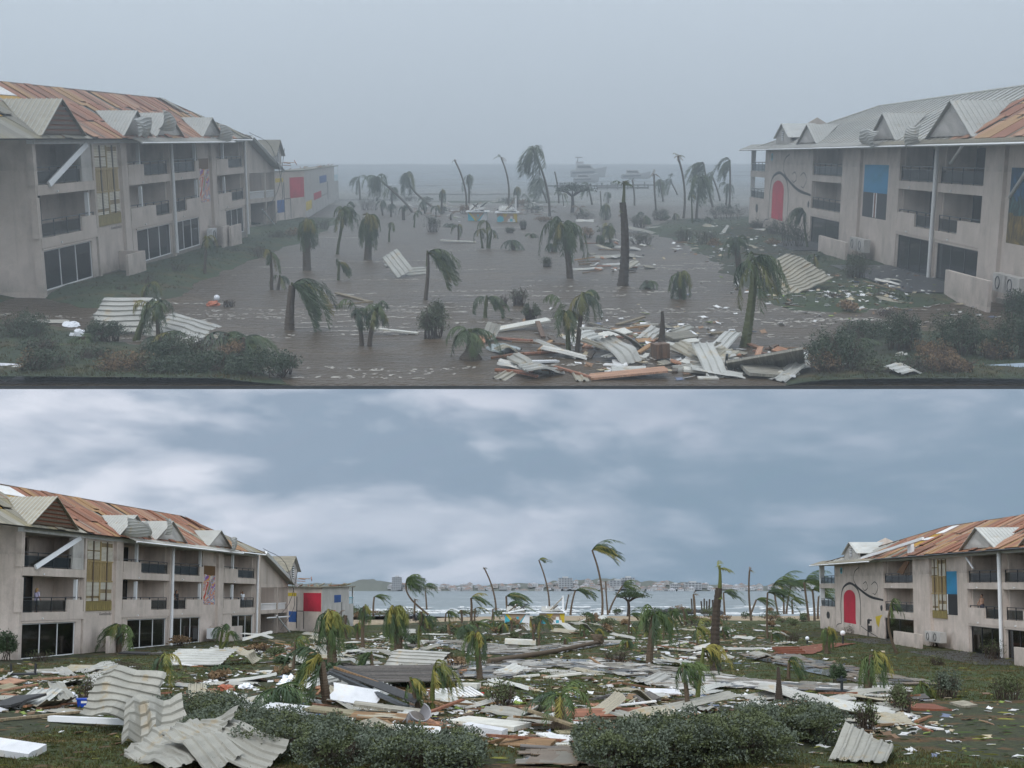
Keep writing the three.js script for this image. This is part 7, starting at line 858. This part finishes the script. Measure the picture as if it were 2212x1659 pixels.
// ---------------------------------------------------------------- moored yachts in the haze
function yacht(px0, px1, py, H, label, fly) {
  const a = UPP.g(px0, py, 0), b = UPP.g(px1, py, 0), L = b.x - a.x, g = new THREE.Group(); g.position.copy(a).lerp(b, 0.5); const st = 14, rg = 9, pos = [], idx = [], B = L * 0.13;
  for (let i = 0; i <= st; i++) { const t = i / st, x = (t - 0.5) * L, bw = B * Math.pow(Math.max(0, 1 - Math.pow(t, 3.2)), 0.6), sh = H * (0.34 + 0.22 * t * t); for (let j = 0; j < rg; j++) { const a2 = j / (rg - 1) * Math.PI, y = sh * (1 - Math.sin(a2) * 1.25), w = Math.cos(a2) * bw * (0.75 + 0.25 * Math.abs(Math.cos(a2))); pos.push(x + (y / sh) * 0.06 * L * t, y, w); if (i && j) { const k = i * rg + j; idx.push(k - rg - 1, k - 1, k - rg, k - rg, k - 1, k); } } }
  part(g, 'hull', geoOf(pos, idx), M.panels[0]); part(g, 'hull_stripe', merge([1, -1].map(s => prism([V(-0.46 * L, H * 0.2, s * B * 0.97), V(0.2 * L, H * 0.25, s * B * 0.93), V(0.2 * L, H * 0.33, s * B * 0.95), V(-0.46 * L, H * 0.28, s * B * 0.99)], V(0, 0, s * 0.1)))), M.darkMetal); part(g, 'deck', box(-0.48 * L, 0.25 * L, H * 0.36, H * 0.4, -B * 0.85, B * 0.85), M.panels[1]);
  part(g, 'cabin', prism([V(-0.35 * L, H * 0.4, B * 0.6), V(0.2 * L, H * 0.4, B * 0.5), V(0.08 * L, H * 0.66, B * 0.45), V(-0.33 * L, H * 0.68, B * 0.55)], V(0, 0, -B * 1.1)), M.panels[0]); part(g, 'cabin_window', prism([V(-0.3 * L, H * 0.48, B * 0.63), V(0.12 * L, H * 0.47, B * 0.58), V(0.06 * L, H * 0.6, B * 0.55), V(-0.3 * L, H * 0.61, B * 0.62)], V(0, 0, 0.06)), M.slate);
  if (fly) { part(g, 'flybridge', box(-0.34 * L, -0.12 * L, H * 0.69, H * 0.8, -B * 0.45, B * 0.45), M.panels[2]); part(g, 'radar_arch', merge([bar(V(-0.3 * L, H * 0.8, B * 0.4), V(-0.28 * L, H * 1.0, B * 0.3), 0.12), bar(V(-0.3 * L, H * 0.8, -B * 0.4), V(-0.28 * L, H * 1.0, -B * 0.3), 0.12), box(-0.36 * L, -0.16 * L, H * 0.99, H * 1.03, -B * 0.4, B * 0.4)]), M.darkMetal); }
  part(g, 'bow_rail', tube([V(0.1 * L, H * 0.62, B * 0.6), V(0.35 * L, H * 0.72, B * 0.4), V(0.5 * L, H * 0.78, 0), V(0.35 * L, H * 0.72, -B * 0.4), V(0.1 * L, H * 0.62, -B * 0.6)], 0.06, 4), M.trim);
  put(UPP, g, 'motor_yacht', label, 'yacht');
}
yacht(1232, 1306, 384, 7.5, 'dark-striped motor yacht with flybridge moored in the rain haze', true); yacht(1342, 1402, 388, 5.0, 'long low motor yacht moored alone in the rain haze', false); yacht(1238, 1292, 394, 3.6, 'small white motor boat moored before the flybridge yacht', false);
for (const [x0, x1, y] of [[1180, 1330, 404], [1320, 1440, 402], [1290, 1400, 408]]) { const a = UPP.g(x0, y, 0.3), b = UPP.g(x1, y, 0.3), g = new THREE.Group(); g.position.copy(a); b.sub(a); part(g, 'deck', beam(V(0, 0.3, 0), b.add(V(0, 0.3, 0)), 2.5, 0.35), M.greyWoods[0]); for (let i = 0; i < 6; i++) { const q = b.clone().multiplyScalar(i / 5); part(g, 'pile', bar(V(q.x, -0.3, q.z), V(q.x, 1.1, q.z), 0.2), M.greyWoods[1]); } put(UPP, g, 'jetty', 'low half-drowned jetty before the yachts', 'jetty', 'half-drowned jetties'); }
// ---------------------------------------------------------------- far shore of the bay
{
  seed = 700; const SH = -0.55, Zs = 1150, X = p => LOW.at(p, 1262, Zs).x;
  const prof = p => { return 0.85 * (2.5 + 5 * fbm(p * 0.012, 2, 3) + 5 * Math.exp(-(((p - 1330) / 190) ** 2)) + 6 * Math.exp(-(((p - 790) / 70) ** 2)) - 3 * smooth(1480, 1640, p) + 8 * Math.exp(-(((p - 1760) / 90) ** 2))); };
  const pos = [], idx = [], n = 200, rows = 6; for (let i = 0; i <= n; i++) { const p = lerp(560, 2100, i / n), x = X(p); for (let j = 0; j <= rows; j++) { const t = j / rows; pos.push(x, SH - 1 + (prof(p) + 1.5) * Math.sin(t * Math.PI * 0.5) * (0.8 + 0.4 * fbm(p * 0.05, t * 3, 2)), -Zs - t * 60); if (i && j) { const k = i * (rows + 1) + j; idx.push(k - rows - 2, k - 1, k - rows - 1, k, k - rows - 1, k - 1); } } }
  put(LOW, new THREE.Mesh(geoOf(pos, idx), mat(0.13, 0.14, 0.12, 0.95)), 'far_hill', 'low wooded far shore across the bay', '', null, 'structure');
  M.hazedSlate = mat(0.18, 0.18, 0.19, 0.7); const hy = (p, t) => SH - 1 + (prof(p) + 1.5) * Math.sin(t * Math.PI * 0.5), hm = [mat(0.38, 0.385, 0.385, 0.9), mat(0.34, 0.32, 0.3, 0.9), mat(0.42, 0.43, 0.44, 0.9), mat(0.3, 0.3, 0.3, 0.9)], rm = [mat(0.25, 0.18, 0.15, 0.9), mat(0.4, 0.4, 0.42, 0.8), mat(0.25, 0.2, 0.18, 0.9)];  // far-shore tones paled: bay haze is put into these colours
  for (let i = 0; i < 200; i++) { const p = rnd() < 0.85 ? rr(840, 1580) : rr(1580, 1770), t = rr(0.02, 0.55), w = rr(3, 7), h = rr(1.6, 3.4), d = 6, g = new THREE.Group(); g.position.set(X(p), hy(p, t) - 0.5, -Zs - t * 60 + 6); part(g, 'wall', box(-w / 2, w / 2, 0, h, -d / 2, d / 2), pick(hm)); const rf = new THREE.CylinderGeometry(0.001, 0.75, 1, 4); rf.rotateY(Math.PI / 4); rf.scale(w, rr(0.8, 1.6), d); rf.translate(0, h + 0.5, 0); part(g, 'roof', rf, pick(rm)); for (let k = 0; k < Math.floor(w / 2); k++) part(g, 'window', box(-w / 2 + 0.6 + k * 2, -w / 2 + 1.4 + k * 2, h * 0.4, h * 0.75, d / 2, d / 2 + 0.1), M.hazedSlate); put(LOW, g, 'shore_house', 'small pale house among others on the far shore', 'house', 'houses on the far shore'); }
  for (const [p, w, h, st, label] of [[856, 9, 13, 7, 'pale twin tower block on the far shore, nearest the wooded point'], [884, 6, 10, 6, 'narrow pale tower block between two towers on the far shore'], [905, 11, 13, 7, 'broad pale tower block on the far shore beside the narrow one'], [1222, 14, 11, 5, 'domed pale hotel block alone on the far shore crest'], [1336, 18, 8, 4, 'long low pale apartment block on the far shore ridge'], [1358, 13, 11, 5, 'pale apartment block above houses on the far shore'], [1498, 17, 7, 3, 'wide pale block low at the water of the far shore'], [1460, 10, 5, 2, 'small terraced block near the water on the far shore']]) { const g = new THREE.Group(), t = 0.25; g.scale.setScalar(0.85); g.position.set(X(p), hy(p, t) - 1, -Zs - t * 60 + 8); part(g, 'wall', box(-w / 2, w / 2, 0, h, -7, 7), hm[2]); part(g, 'roof_tower', box(-w * 0.2, w * 0.2, h + 0.002, h + 1.5, -4, 4), hm[0]); for (let r = 0; r < st; r++) { part(g, 'balcony_band', box(-w / 2 - 0.4, w / 2 + 0.4, (r + 0.95) * h / st, (r + 1) * h / st - 0.02, 7.002, 8), hm[0]); for (let c = 0; c < 5; c++) part(g, 'window', box(-w / 2 + (c + 0.2) * w / 5, -w / 2 + (c + 0.8) * w / 5, (r + 0.25) * h / st, (r + 0.85) * h / st, 7.002, 7.15), M.hazedSlate); } put(LOW, g, 'tower_block', label, 'tower block'); }
}
// jetty rocks and pier posts on the near shore
{ const a = gAt(LOW, 'f', -60, 690), b = gAt(LOW, 'f', 290, 690), g = new THREE.Group(); g.position.copy(a); const w = b.x - a.x; seed = 88; for (let i = 0; i < 80; i++) { const r = new THREE.IcosahedronGeometry(rr(0.4, 0.85), 1), q = r.attributes.position; for (let j = 0; j < q.count; j++) { const s = 0.75 + 0.5 * vnoise(q.getX(j) * 2 + i * 7, q.getY(j) * 2 + q.getZ(j)); q.setXYZ(j, q.getX(j) * s * 1.3, q.getY(j) * s * 0.7, q.getZ(j) * s); } r.computeVertexNormals(); const t = rnd(); r.translate(t * w, -0.4 + rr(0, 0.6) * (1 - t), rr(-3, 3)); part(g, 'rock', r, M.slate); } put(LOW, g, 'rock_jetty', 'low jetty of dark rocks reaching into the surf', 'jetty'); }
for (const [x, y, h] of [[124, 655, 40], [186, 660, 28], [198, 660, 44], [214, 662, 30], [228, 662, 42], [254, 665, 40]]) { const p = gAt(LOW, 'f', x, y + 22), s = 0.35 * -p.z / FOC, g = bar(V(0, -0.5, 0), V(rr(-0.2, 0.2), h * s + 0.8, 0), 0.16, 7), o = new THREE.Mesh(g, M.trunkDark); o.position.copy(p); put(LOW, o, 'pier_post', 'dark wooden pier post left standing in the water', 'post', 'pier posts in the water'); }
// ---------------------------------------------------------------- people on the balconies
function personMesh(spec) {                                                 // joints -> smooth bodies; each layer (skin, shirt, trousers, hair) is one surface
  const J = spec.joints, smin = (a, b, k) => { const h = clamp(0.5 + 0.5 * (b - a) / k); return lerp(b, a, h) - k * h * (1 - h); };
  const cap = (p, a, b, ra, rb) => { const abx = b[0] - a[0], aby = b[1] - a[1], abz = b[2] - a[2], pax = p[0] - a[0], pay = p[1] - a[1], paz = p[2] - a[2], h = clamp((pax * abx + pay * aby + paz * abz) / (abx * abx + aby * aby + abz * abz)); return Math.hypot(pax - abx * h, pay - aby * h, paz - abz * h) - lerp(ra, rb, h); };
  return (bones, res, k, lo, hi) => {
    const mc = new MarchingCubes(res, new THREE.MeshBasicMaterial(), false, false, 60000); mc.isolation = 0; const c = [0, 1, 2].map(i => (lo[i] + hi[i]) / 2), s = Math.max(hi[0] - lo[0], hi[1] - lo[1], hi[2] - lo[2]) / 2; const hf = res / 2; const p = [0, 0, 0];
    for (let z = 0; z < res; z++) for (let y = 0; y < res; y++) for (let x = 0; x < res; x++) { p[0] = c[0] + (x - hf) / hf * s; p[1] = c[1] + (y - hf) / hf * s; p[2] = c[2] + (z - hf) / hf * s; let d = 9; for (const [a, b, ra, rb] of bones) d = smin(d, cap(p, J[a] ?? a, J[b] ?? b, ra, rb), k); mc.field[x + y * res + z * res * res] = -d; }
    mc.update(); const n = mc.count, g = new THREE.BufferGeometry(); const pos = new Float32Array(n * 3); for (let i = 0; i < n; i++) { pos[i * 3] = mc.positionArray[i * 3] * s + c[0]; pos[i * 3 + 1] = mc.positionArray[i * 3 + 1] * s + c[1]; pos[i * 3 + 2] = mc.positionArray[i * 3 + 2] * s + c[2]; } g.setAttribute('position', new THREE.BufferAttribute(pos, 3)); g.setAttribute('normal', new THREE.BufferAttribute(mc.normalArray.slice(0, n * 3).map(v => v), 3)); g.computeVertexNormals(); return g;
  };
}
function hand(at, dir, s) { const a = [], d = V(...dir).normalize(), side = d.clone().cross(V(0, 0, 1)).normalize(), p = V(...at); a.push(tube([p.clone().addScaledVector(d, -0.03), p.clone().addScaledVector(d, 0.075)], 0.034, 6, 2)); for (let i = 0; i < 4; i++) { const o = p.clone().addScaledVector(d, 0.07).addScaledVector(side, (i - 1.5) * 0.018), l = [0.06, 0.075, 0.07, 0.052][i]; a.push(tube([o, o.clone().addScaledVector(d, l * 0.55), o.clone().addScaledVector(d, l).add(V(0, -0.012, 0.012))], 0.009, 5, 4)); } a.push(tube([p.clone().addScaledVector(d, 0.02).addScaledVector(side, 0.03 * s), p.clone().addScaledVector(d, 0.07).addScaledVector(side, 0.062 * s)], 0.01, 5, 2)); return a; }
function person(wing, u, f, z, o) {
  const arm = o.arm ?? {}, J = { head: [0, 1.60, 0.03], neck: [0, 1.46, 0], chest: [0, 1.30, 0], belly: [0, 1.08, 0.01], hip: [0, 0.93, 0], lh: [-0.1, 0.9, 0], rh: [0.1, 0.9, 0], lk: [-0.11, 0.5, 0.03], rk: [0.11, 0.5, 0.03], la: [-0.11, 0.09, -0.02], ra: [0.11, 0.09, -0.02], lt: [-0.13, 0.04, 0.14], rt: [0.13, 0.04, 0.14], ls: [-0.18, 1.4, 0], rs: [0.18, 1.4, 0], le: arm.le ?? [-0.24, 1.13, 0.02], lw: arm.lw ?? [-0.22, 0.92, 0.14], re: arm.re ?? [0.24, 1.13, 0.02], rw: arm.rw ?? [0.22, 0.92, 0.14] };
  const mk = personMesh({ joints: J }), g = new THREE.Group(), fat = o.fat ?? 1; const lo = [-0.9, -0.03, -0.9], hi = [0.9, 2.1, 0.9];
  const body = mk([['neck', 'head', 0.055, 0.06], ['chest', 'belly', 0.13 * fat, 0.125 * fat], ['belly', 'hip', 0.12 * fat, 0.13 * fat], ['ls', 'rs', 0.075, 0.075], ['lh', 'lk', 0.085, 0.058], ['rh', 'rk', 0.085, 0.058], ['lk', 'la', 0.055, 0.038], ['rk', 'ra', 0.055, 0.038], ['la', 'lt', 0.04, 0.033], ['ra', 'rt', 0.04, 0.033], ['ls', 'le', 0.052, 0.042], ['le', 'lw', 0.04, 0.03], ['rs', 're', 0.052, 0.042], ['re', 'rw', 0.04, 0.03], ['neck', 'chest', 0.06, 0.1]], 84, 0.05, lo, hi);
  const head = mk([[[0, 1.62, 0.02], [0, 1.66, 0.03], 0.088, 0.09], [[0, 1.55, 0.06], [0, 1.58, 0.06], 0.05, 0.055], [[0, 1.60, 0.115], [0, 1.625, 0.11], 0.014, 0.012], [[-0.085, 1.6, 0.02], [-0.09, 1.63, 0.015], 0.016, 0.018], [[0.085, 1.6, 0.02], [0.09, 1.63, 0.015], 0.016, 0.018]], 48, 0.025, [-0.14, 1.45, -0.12], [0.14, 1.78, 0.16]);
  const dl = [0, 1, 2].map(i => J.lw[i] - J.le[i]), dr = [0, 1, 2].map(i => J.rw[i] - J.re[i]);
  const noUv = q => { q = q.index ? q.toNonIndexed() : q; q.deleteAttribute('uv'); return q; };
  part(g, 'body', mergeGeometries([body, head, ...hand(J.lw, dl, 1).map(noUv), ...hand(J.rw, dr, -1).map(noUv)].map(q => { q = q.index ? q.toNonIndexed() : q; return q; })), o.skin);
  part(g, 'eyes', merge([-0.034, 0.034].map(x => { const e = new THREE.SphereGeometry(0.011, 8, 6); e.translate(x, 1.625, 0.108); return e; })), M.black); part(g, 'mouth', (() => { const e = new THREE.SphereGeometry(0.012, 8, 6); e.scale(2, 0.5, 0.6); e.translate(0, 1.557, 0.112); return e; })(), M.rust);
  if (o.shirt) { const sh = [['chest', 'belly', 0.15 * fat, 0.145 * fat], ['belly', 'hip', 0.145 * fat, 0.15 * fat], ['ls', 'rs', 0.09, 0.09], ['neck', 'chest', 0.045, 0.11]]; const mid = (a, b, t) => [0, 1, 2].map(i => lerp(J[a][i], J[b][i], t)); sh.push(['ls', mid('ls', 'le', 0.7), 0.07, 0.066], ['rs', mid('rs', 're', 0.7), 0.07, 0.066]); part(g, 'shirt', mk(sh, 64, 0.04, [-0.6, 0.7, -0.6], [0.6, 1.75, 0.6]), o.shirt); }
  const end = o.short ? 0.62 : 0.97, mid2 = (a, b, t) => [0, 1, 2].map(i => lerp(J[a][i], J[b][i], t)); const tr = [['hip', [0, 0.98, 0], 0.145 * fat, 0.14 * fat]]; if (o.short) tr.push(['lh', mid2('lh', 'lk', end), 0.11, 0.1], ['rh', mid2('rh', 'rk', end), 0.11, 0.1]); else tr.push(['lh', 'lk', 0.105, 0.078], ['rh', 'rk', 0.105, 0.078], ['lk', mid2('lk', 'la', end), 0.076, 0.06], ['rk', mid2('rk', 'ra', end), 0.076, 0.06]); part(g, 'trousers', mk(tr, 64, 0.03, [-0.6, 0.0, -0.6], [0.6, 1.2, 0.6]), o.pants);
  part(g, 'hair', mk([[[0, 1.67, -0.01], [0, 1.70, 0.0], 0.098, 0.085], ...(o.long ? [[[0, 1.62, -0.06], [0, 1.47, -0.07], 0.085, 0.06]] : [])], 40, 0.03, [-0.15, 1.35, -0.2], [0.15, 1.82, 0.15]), o.hair);
  const m = wing.m.clone().multiply(new THREE.Matrix4().makeTranslation(wing.X(u), FL[f] + 0.015, z)).multiply(new THREE.Matrix4().makeRotationY(o.turn ?? 0)); m.decompose(g.position, g.quaternion, g.scale); g.scale.set(1, 1, 1); put(LOW, g, 'person', o.label, 'person');
}
seed = 3000; const skin = mat(0.42, 0.24, 0.16, 0.6), skin2 = mat(0.3, 0.16, 0.1, 0.6), hairB = mat(0.38, 0.24, 0.1, 0.8), hairD = mat(0.03, 0.02, 0.015, 0.8), clo = (r, g, b) => mat(r, g, b, 0.9);
person(wings.ll, 0.075, 1, -0.75, { turn: 1.1, skin, shirt: clo(0.55, 0.5, 0.66), pants: clo(0.6, 0.56, 0.55), short: true, hair: hairB, long: true, fat: 1.15, label: 'person in pale patterned shirt and white shorts at the railing of the near balcony' });
person(wings.ll, 0.556, 1, -0.6, { turn: -0.4, skin: skin2, shirt: clo(0.02, 0.02, 0.022), pants: clo(0.03, 0.03, 0.035), hair: hairD, arm: { re: [0.3, 1.25, 0.12], rw: [0.1, 1.5, 0.2], le: [-0.27, 1.2, 0.1], lw: [-0.08, 1.45, 0.22] }, label: 'person in dark clothes raising both hands to the face on a middle balcony' });
person(wings.ll, 0.578, 1, -0.55, { turn: -0.3, skin: skin2, shirt: clo(0.025, 0.022, 0.022), pants: clo(0.03, 0.03, 0.03), hair: hairD, long: true, label: 'person with long dark hair in dark clothes leaning on a middle balcony rail' });
person(wings.ll, 0.945, 1, -0.6, { turn: -0.7, skin: skin2, shirt: clo(0.7, 0.7, 0.72), pants: clo(0.05, 0.055, 0.075), hair: hairD, arm: { le: [-0.28, 1.55, 0.06], lw: [-0.26, 1.85, 0.1] }, label: 'person in white shirt waving one raised arm on the balcony beside the mural' });
person(wings.rl, 0.795, 1, -0.55, { turn: 0.3, skin, pants: clo(0.1, 0.1, 0.14), short: true, hair: hairD, fat: 1.15, arm: { le: [-0.3, 1.15, 0.1], lw: [-0.16, 1.02, 0.26], re: [0.3, 1.15, 0.1], rw: [0.16, 1.02, 0.26] }, label: 'bare-chested person leaning on a balcony of the hotel with stripped roof' });
// ---------------------------------------------------------------- the cloud bank behind the far shore: a curved backdrop 1.4 km away
{
  const R = 1400, H = 222, A = 0.62, n = 96, pos = [], uv = [], idx = [];
  for (let i = 0; i <= n; i++) { const a = lerp(-A, A, i / n); for (const [y, v] of [[-12, 0], [H, 1]]) { pos.push(R * Math.sin(a), y, -R * Math.cos(a)); uv.push(i / n, v); } if (i < n) { const k = i * 2; idx.push(k, k + 2, k + 1, k + 1, k + 2, k + 3); } }
  const t = tex(2048, 512, (u, v, c) => {
    const x = u * 9, y = v * 1.9;
    const w = fbm(x * 0.7 + 4, y * 0.8, 4), n1 = fbm(x * 0.42 + 1.3 * w, y * 1.1 + 0.9 * w + 7, 5), n2 = fbm(x * 1.7 + 1.5 * w + 11, y * 3.0 + 3, 5), n3 = fbm(x * 5 + 2 * n2, y * 8 + n1, 4);
    const cl = smooth(0.38, 0.62, 0.62 * n1 + 0.38 * n2), wisp = smooth(0.4, 0.7, 0.55 * n2 + 0.45 * n3), puff = smooth(0.5, 0.7, n2);
    const rain = [0.40, 0.475, 0.54], grey = [0.53, 0.565, 0.625], pale = [0.76, 0.77, 0.80], drift = 0.85 * (1 - smooth(0.2, 0.8, u + 0.3 * (w - 0.5)));
    const a = clamp(0.02 + 0.5 * cl + 0.2 * puff + 0.4 * drift + 0.3 * (v - 0.4)), b = clamp((0.04 + 0.75 * drift + 0.15 * v) * (0.75 * cl + 0.35 * wisp - 0.12));
    for (let k = 0; k < 3; k++) c[k] = lerp(lerp(rain[k], grey[k], a), pale[k], b);
  });
  t.wrapS = t.wrapT = THREE.ClampToEdgeWrapping;
  const m = new THREE.MeshStandardMaterial({ color: 0x000000, roughness: 1, emissive: 0xffffff, emissiveMap: t, emissiveIntensity: SKYGLOW, side: THREE.DoubleSide });
  const o = new THREE.Mesh(geoOf(pos, idx, uv), m);
  put(LOW, o, 'sky', 'grey blue storm cloud bank over the bay', '', null, 'structure');
  o.castShadow = false;
}
renderer.render(scene, camera);
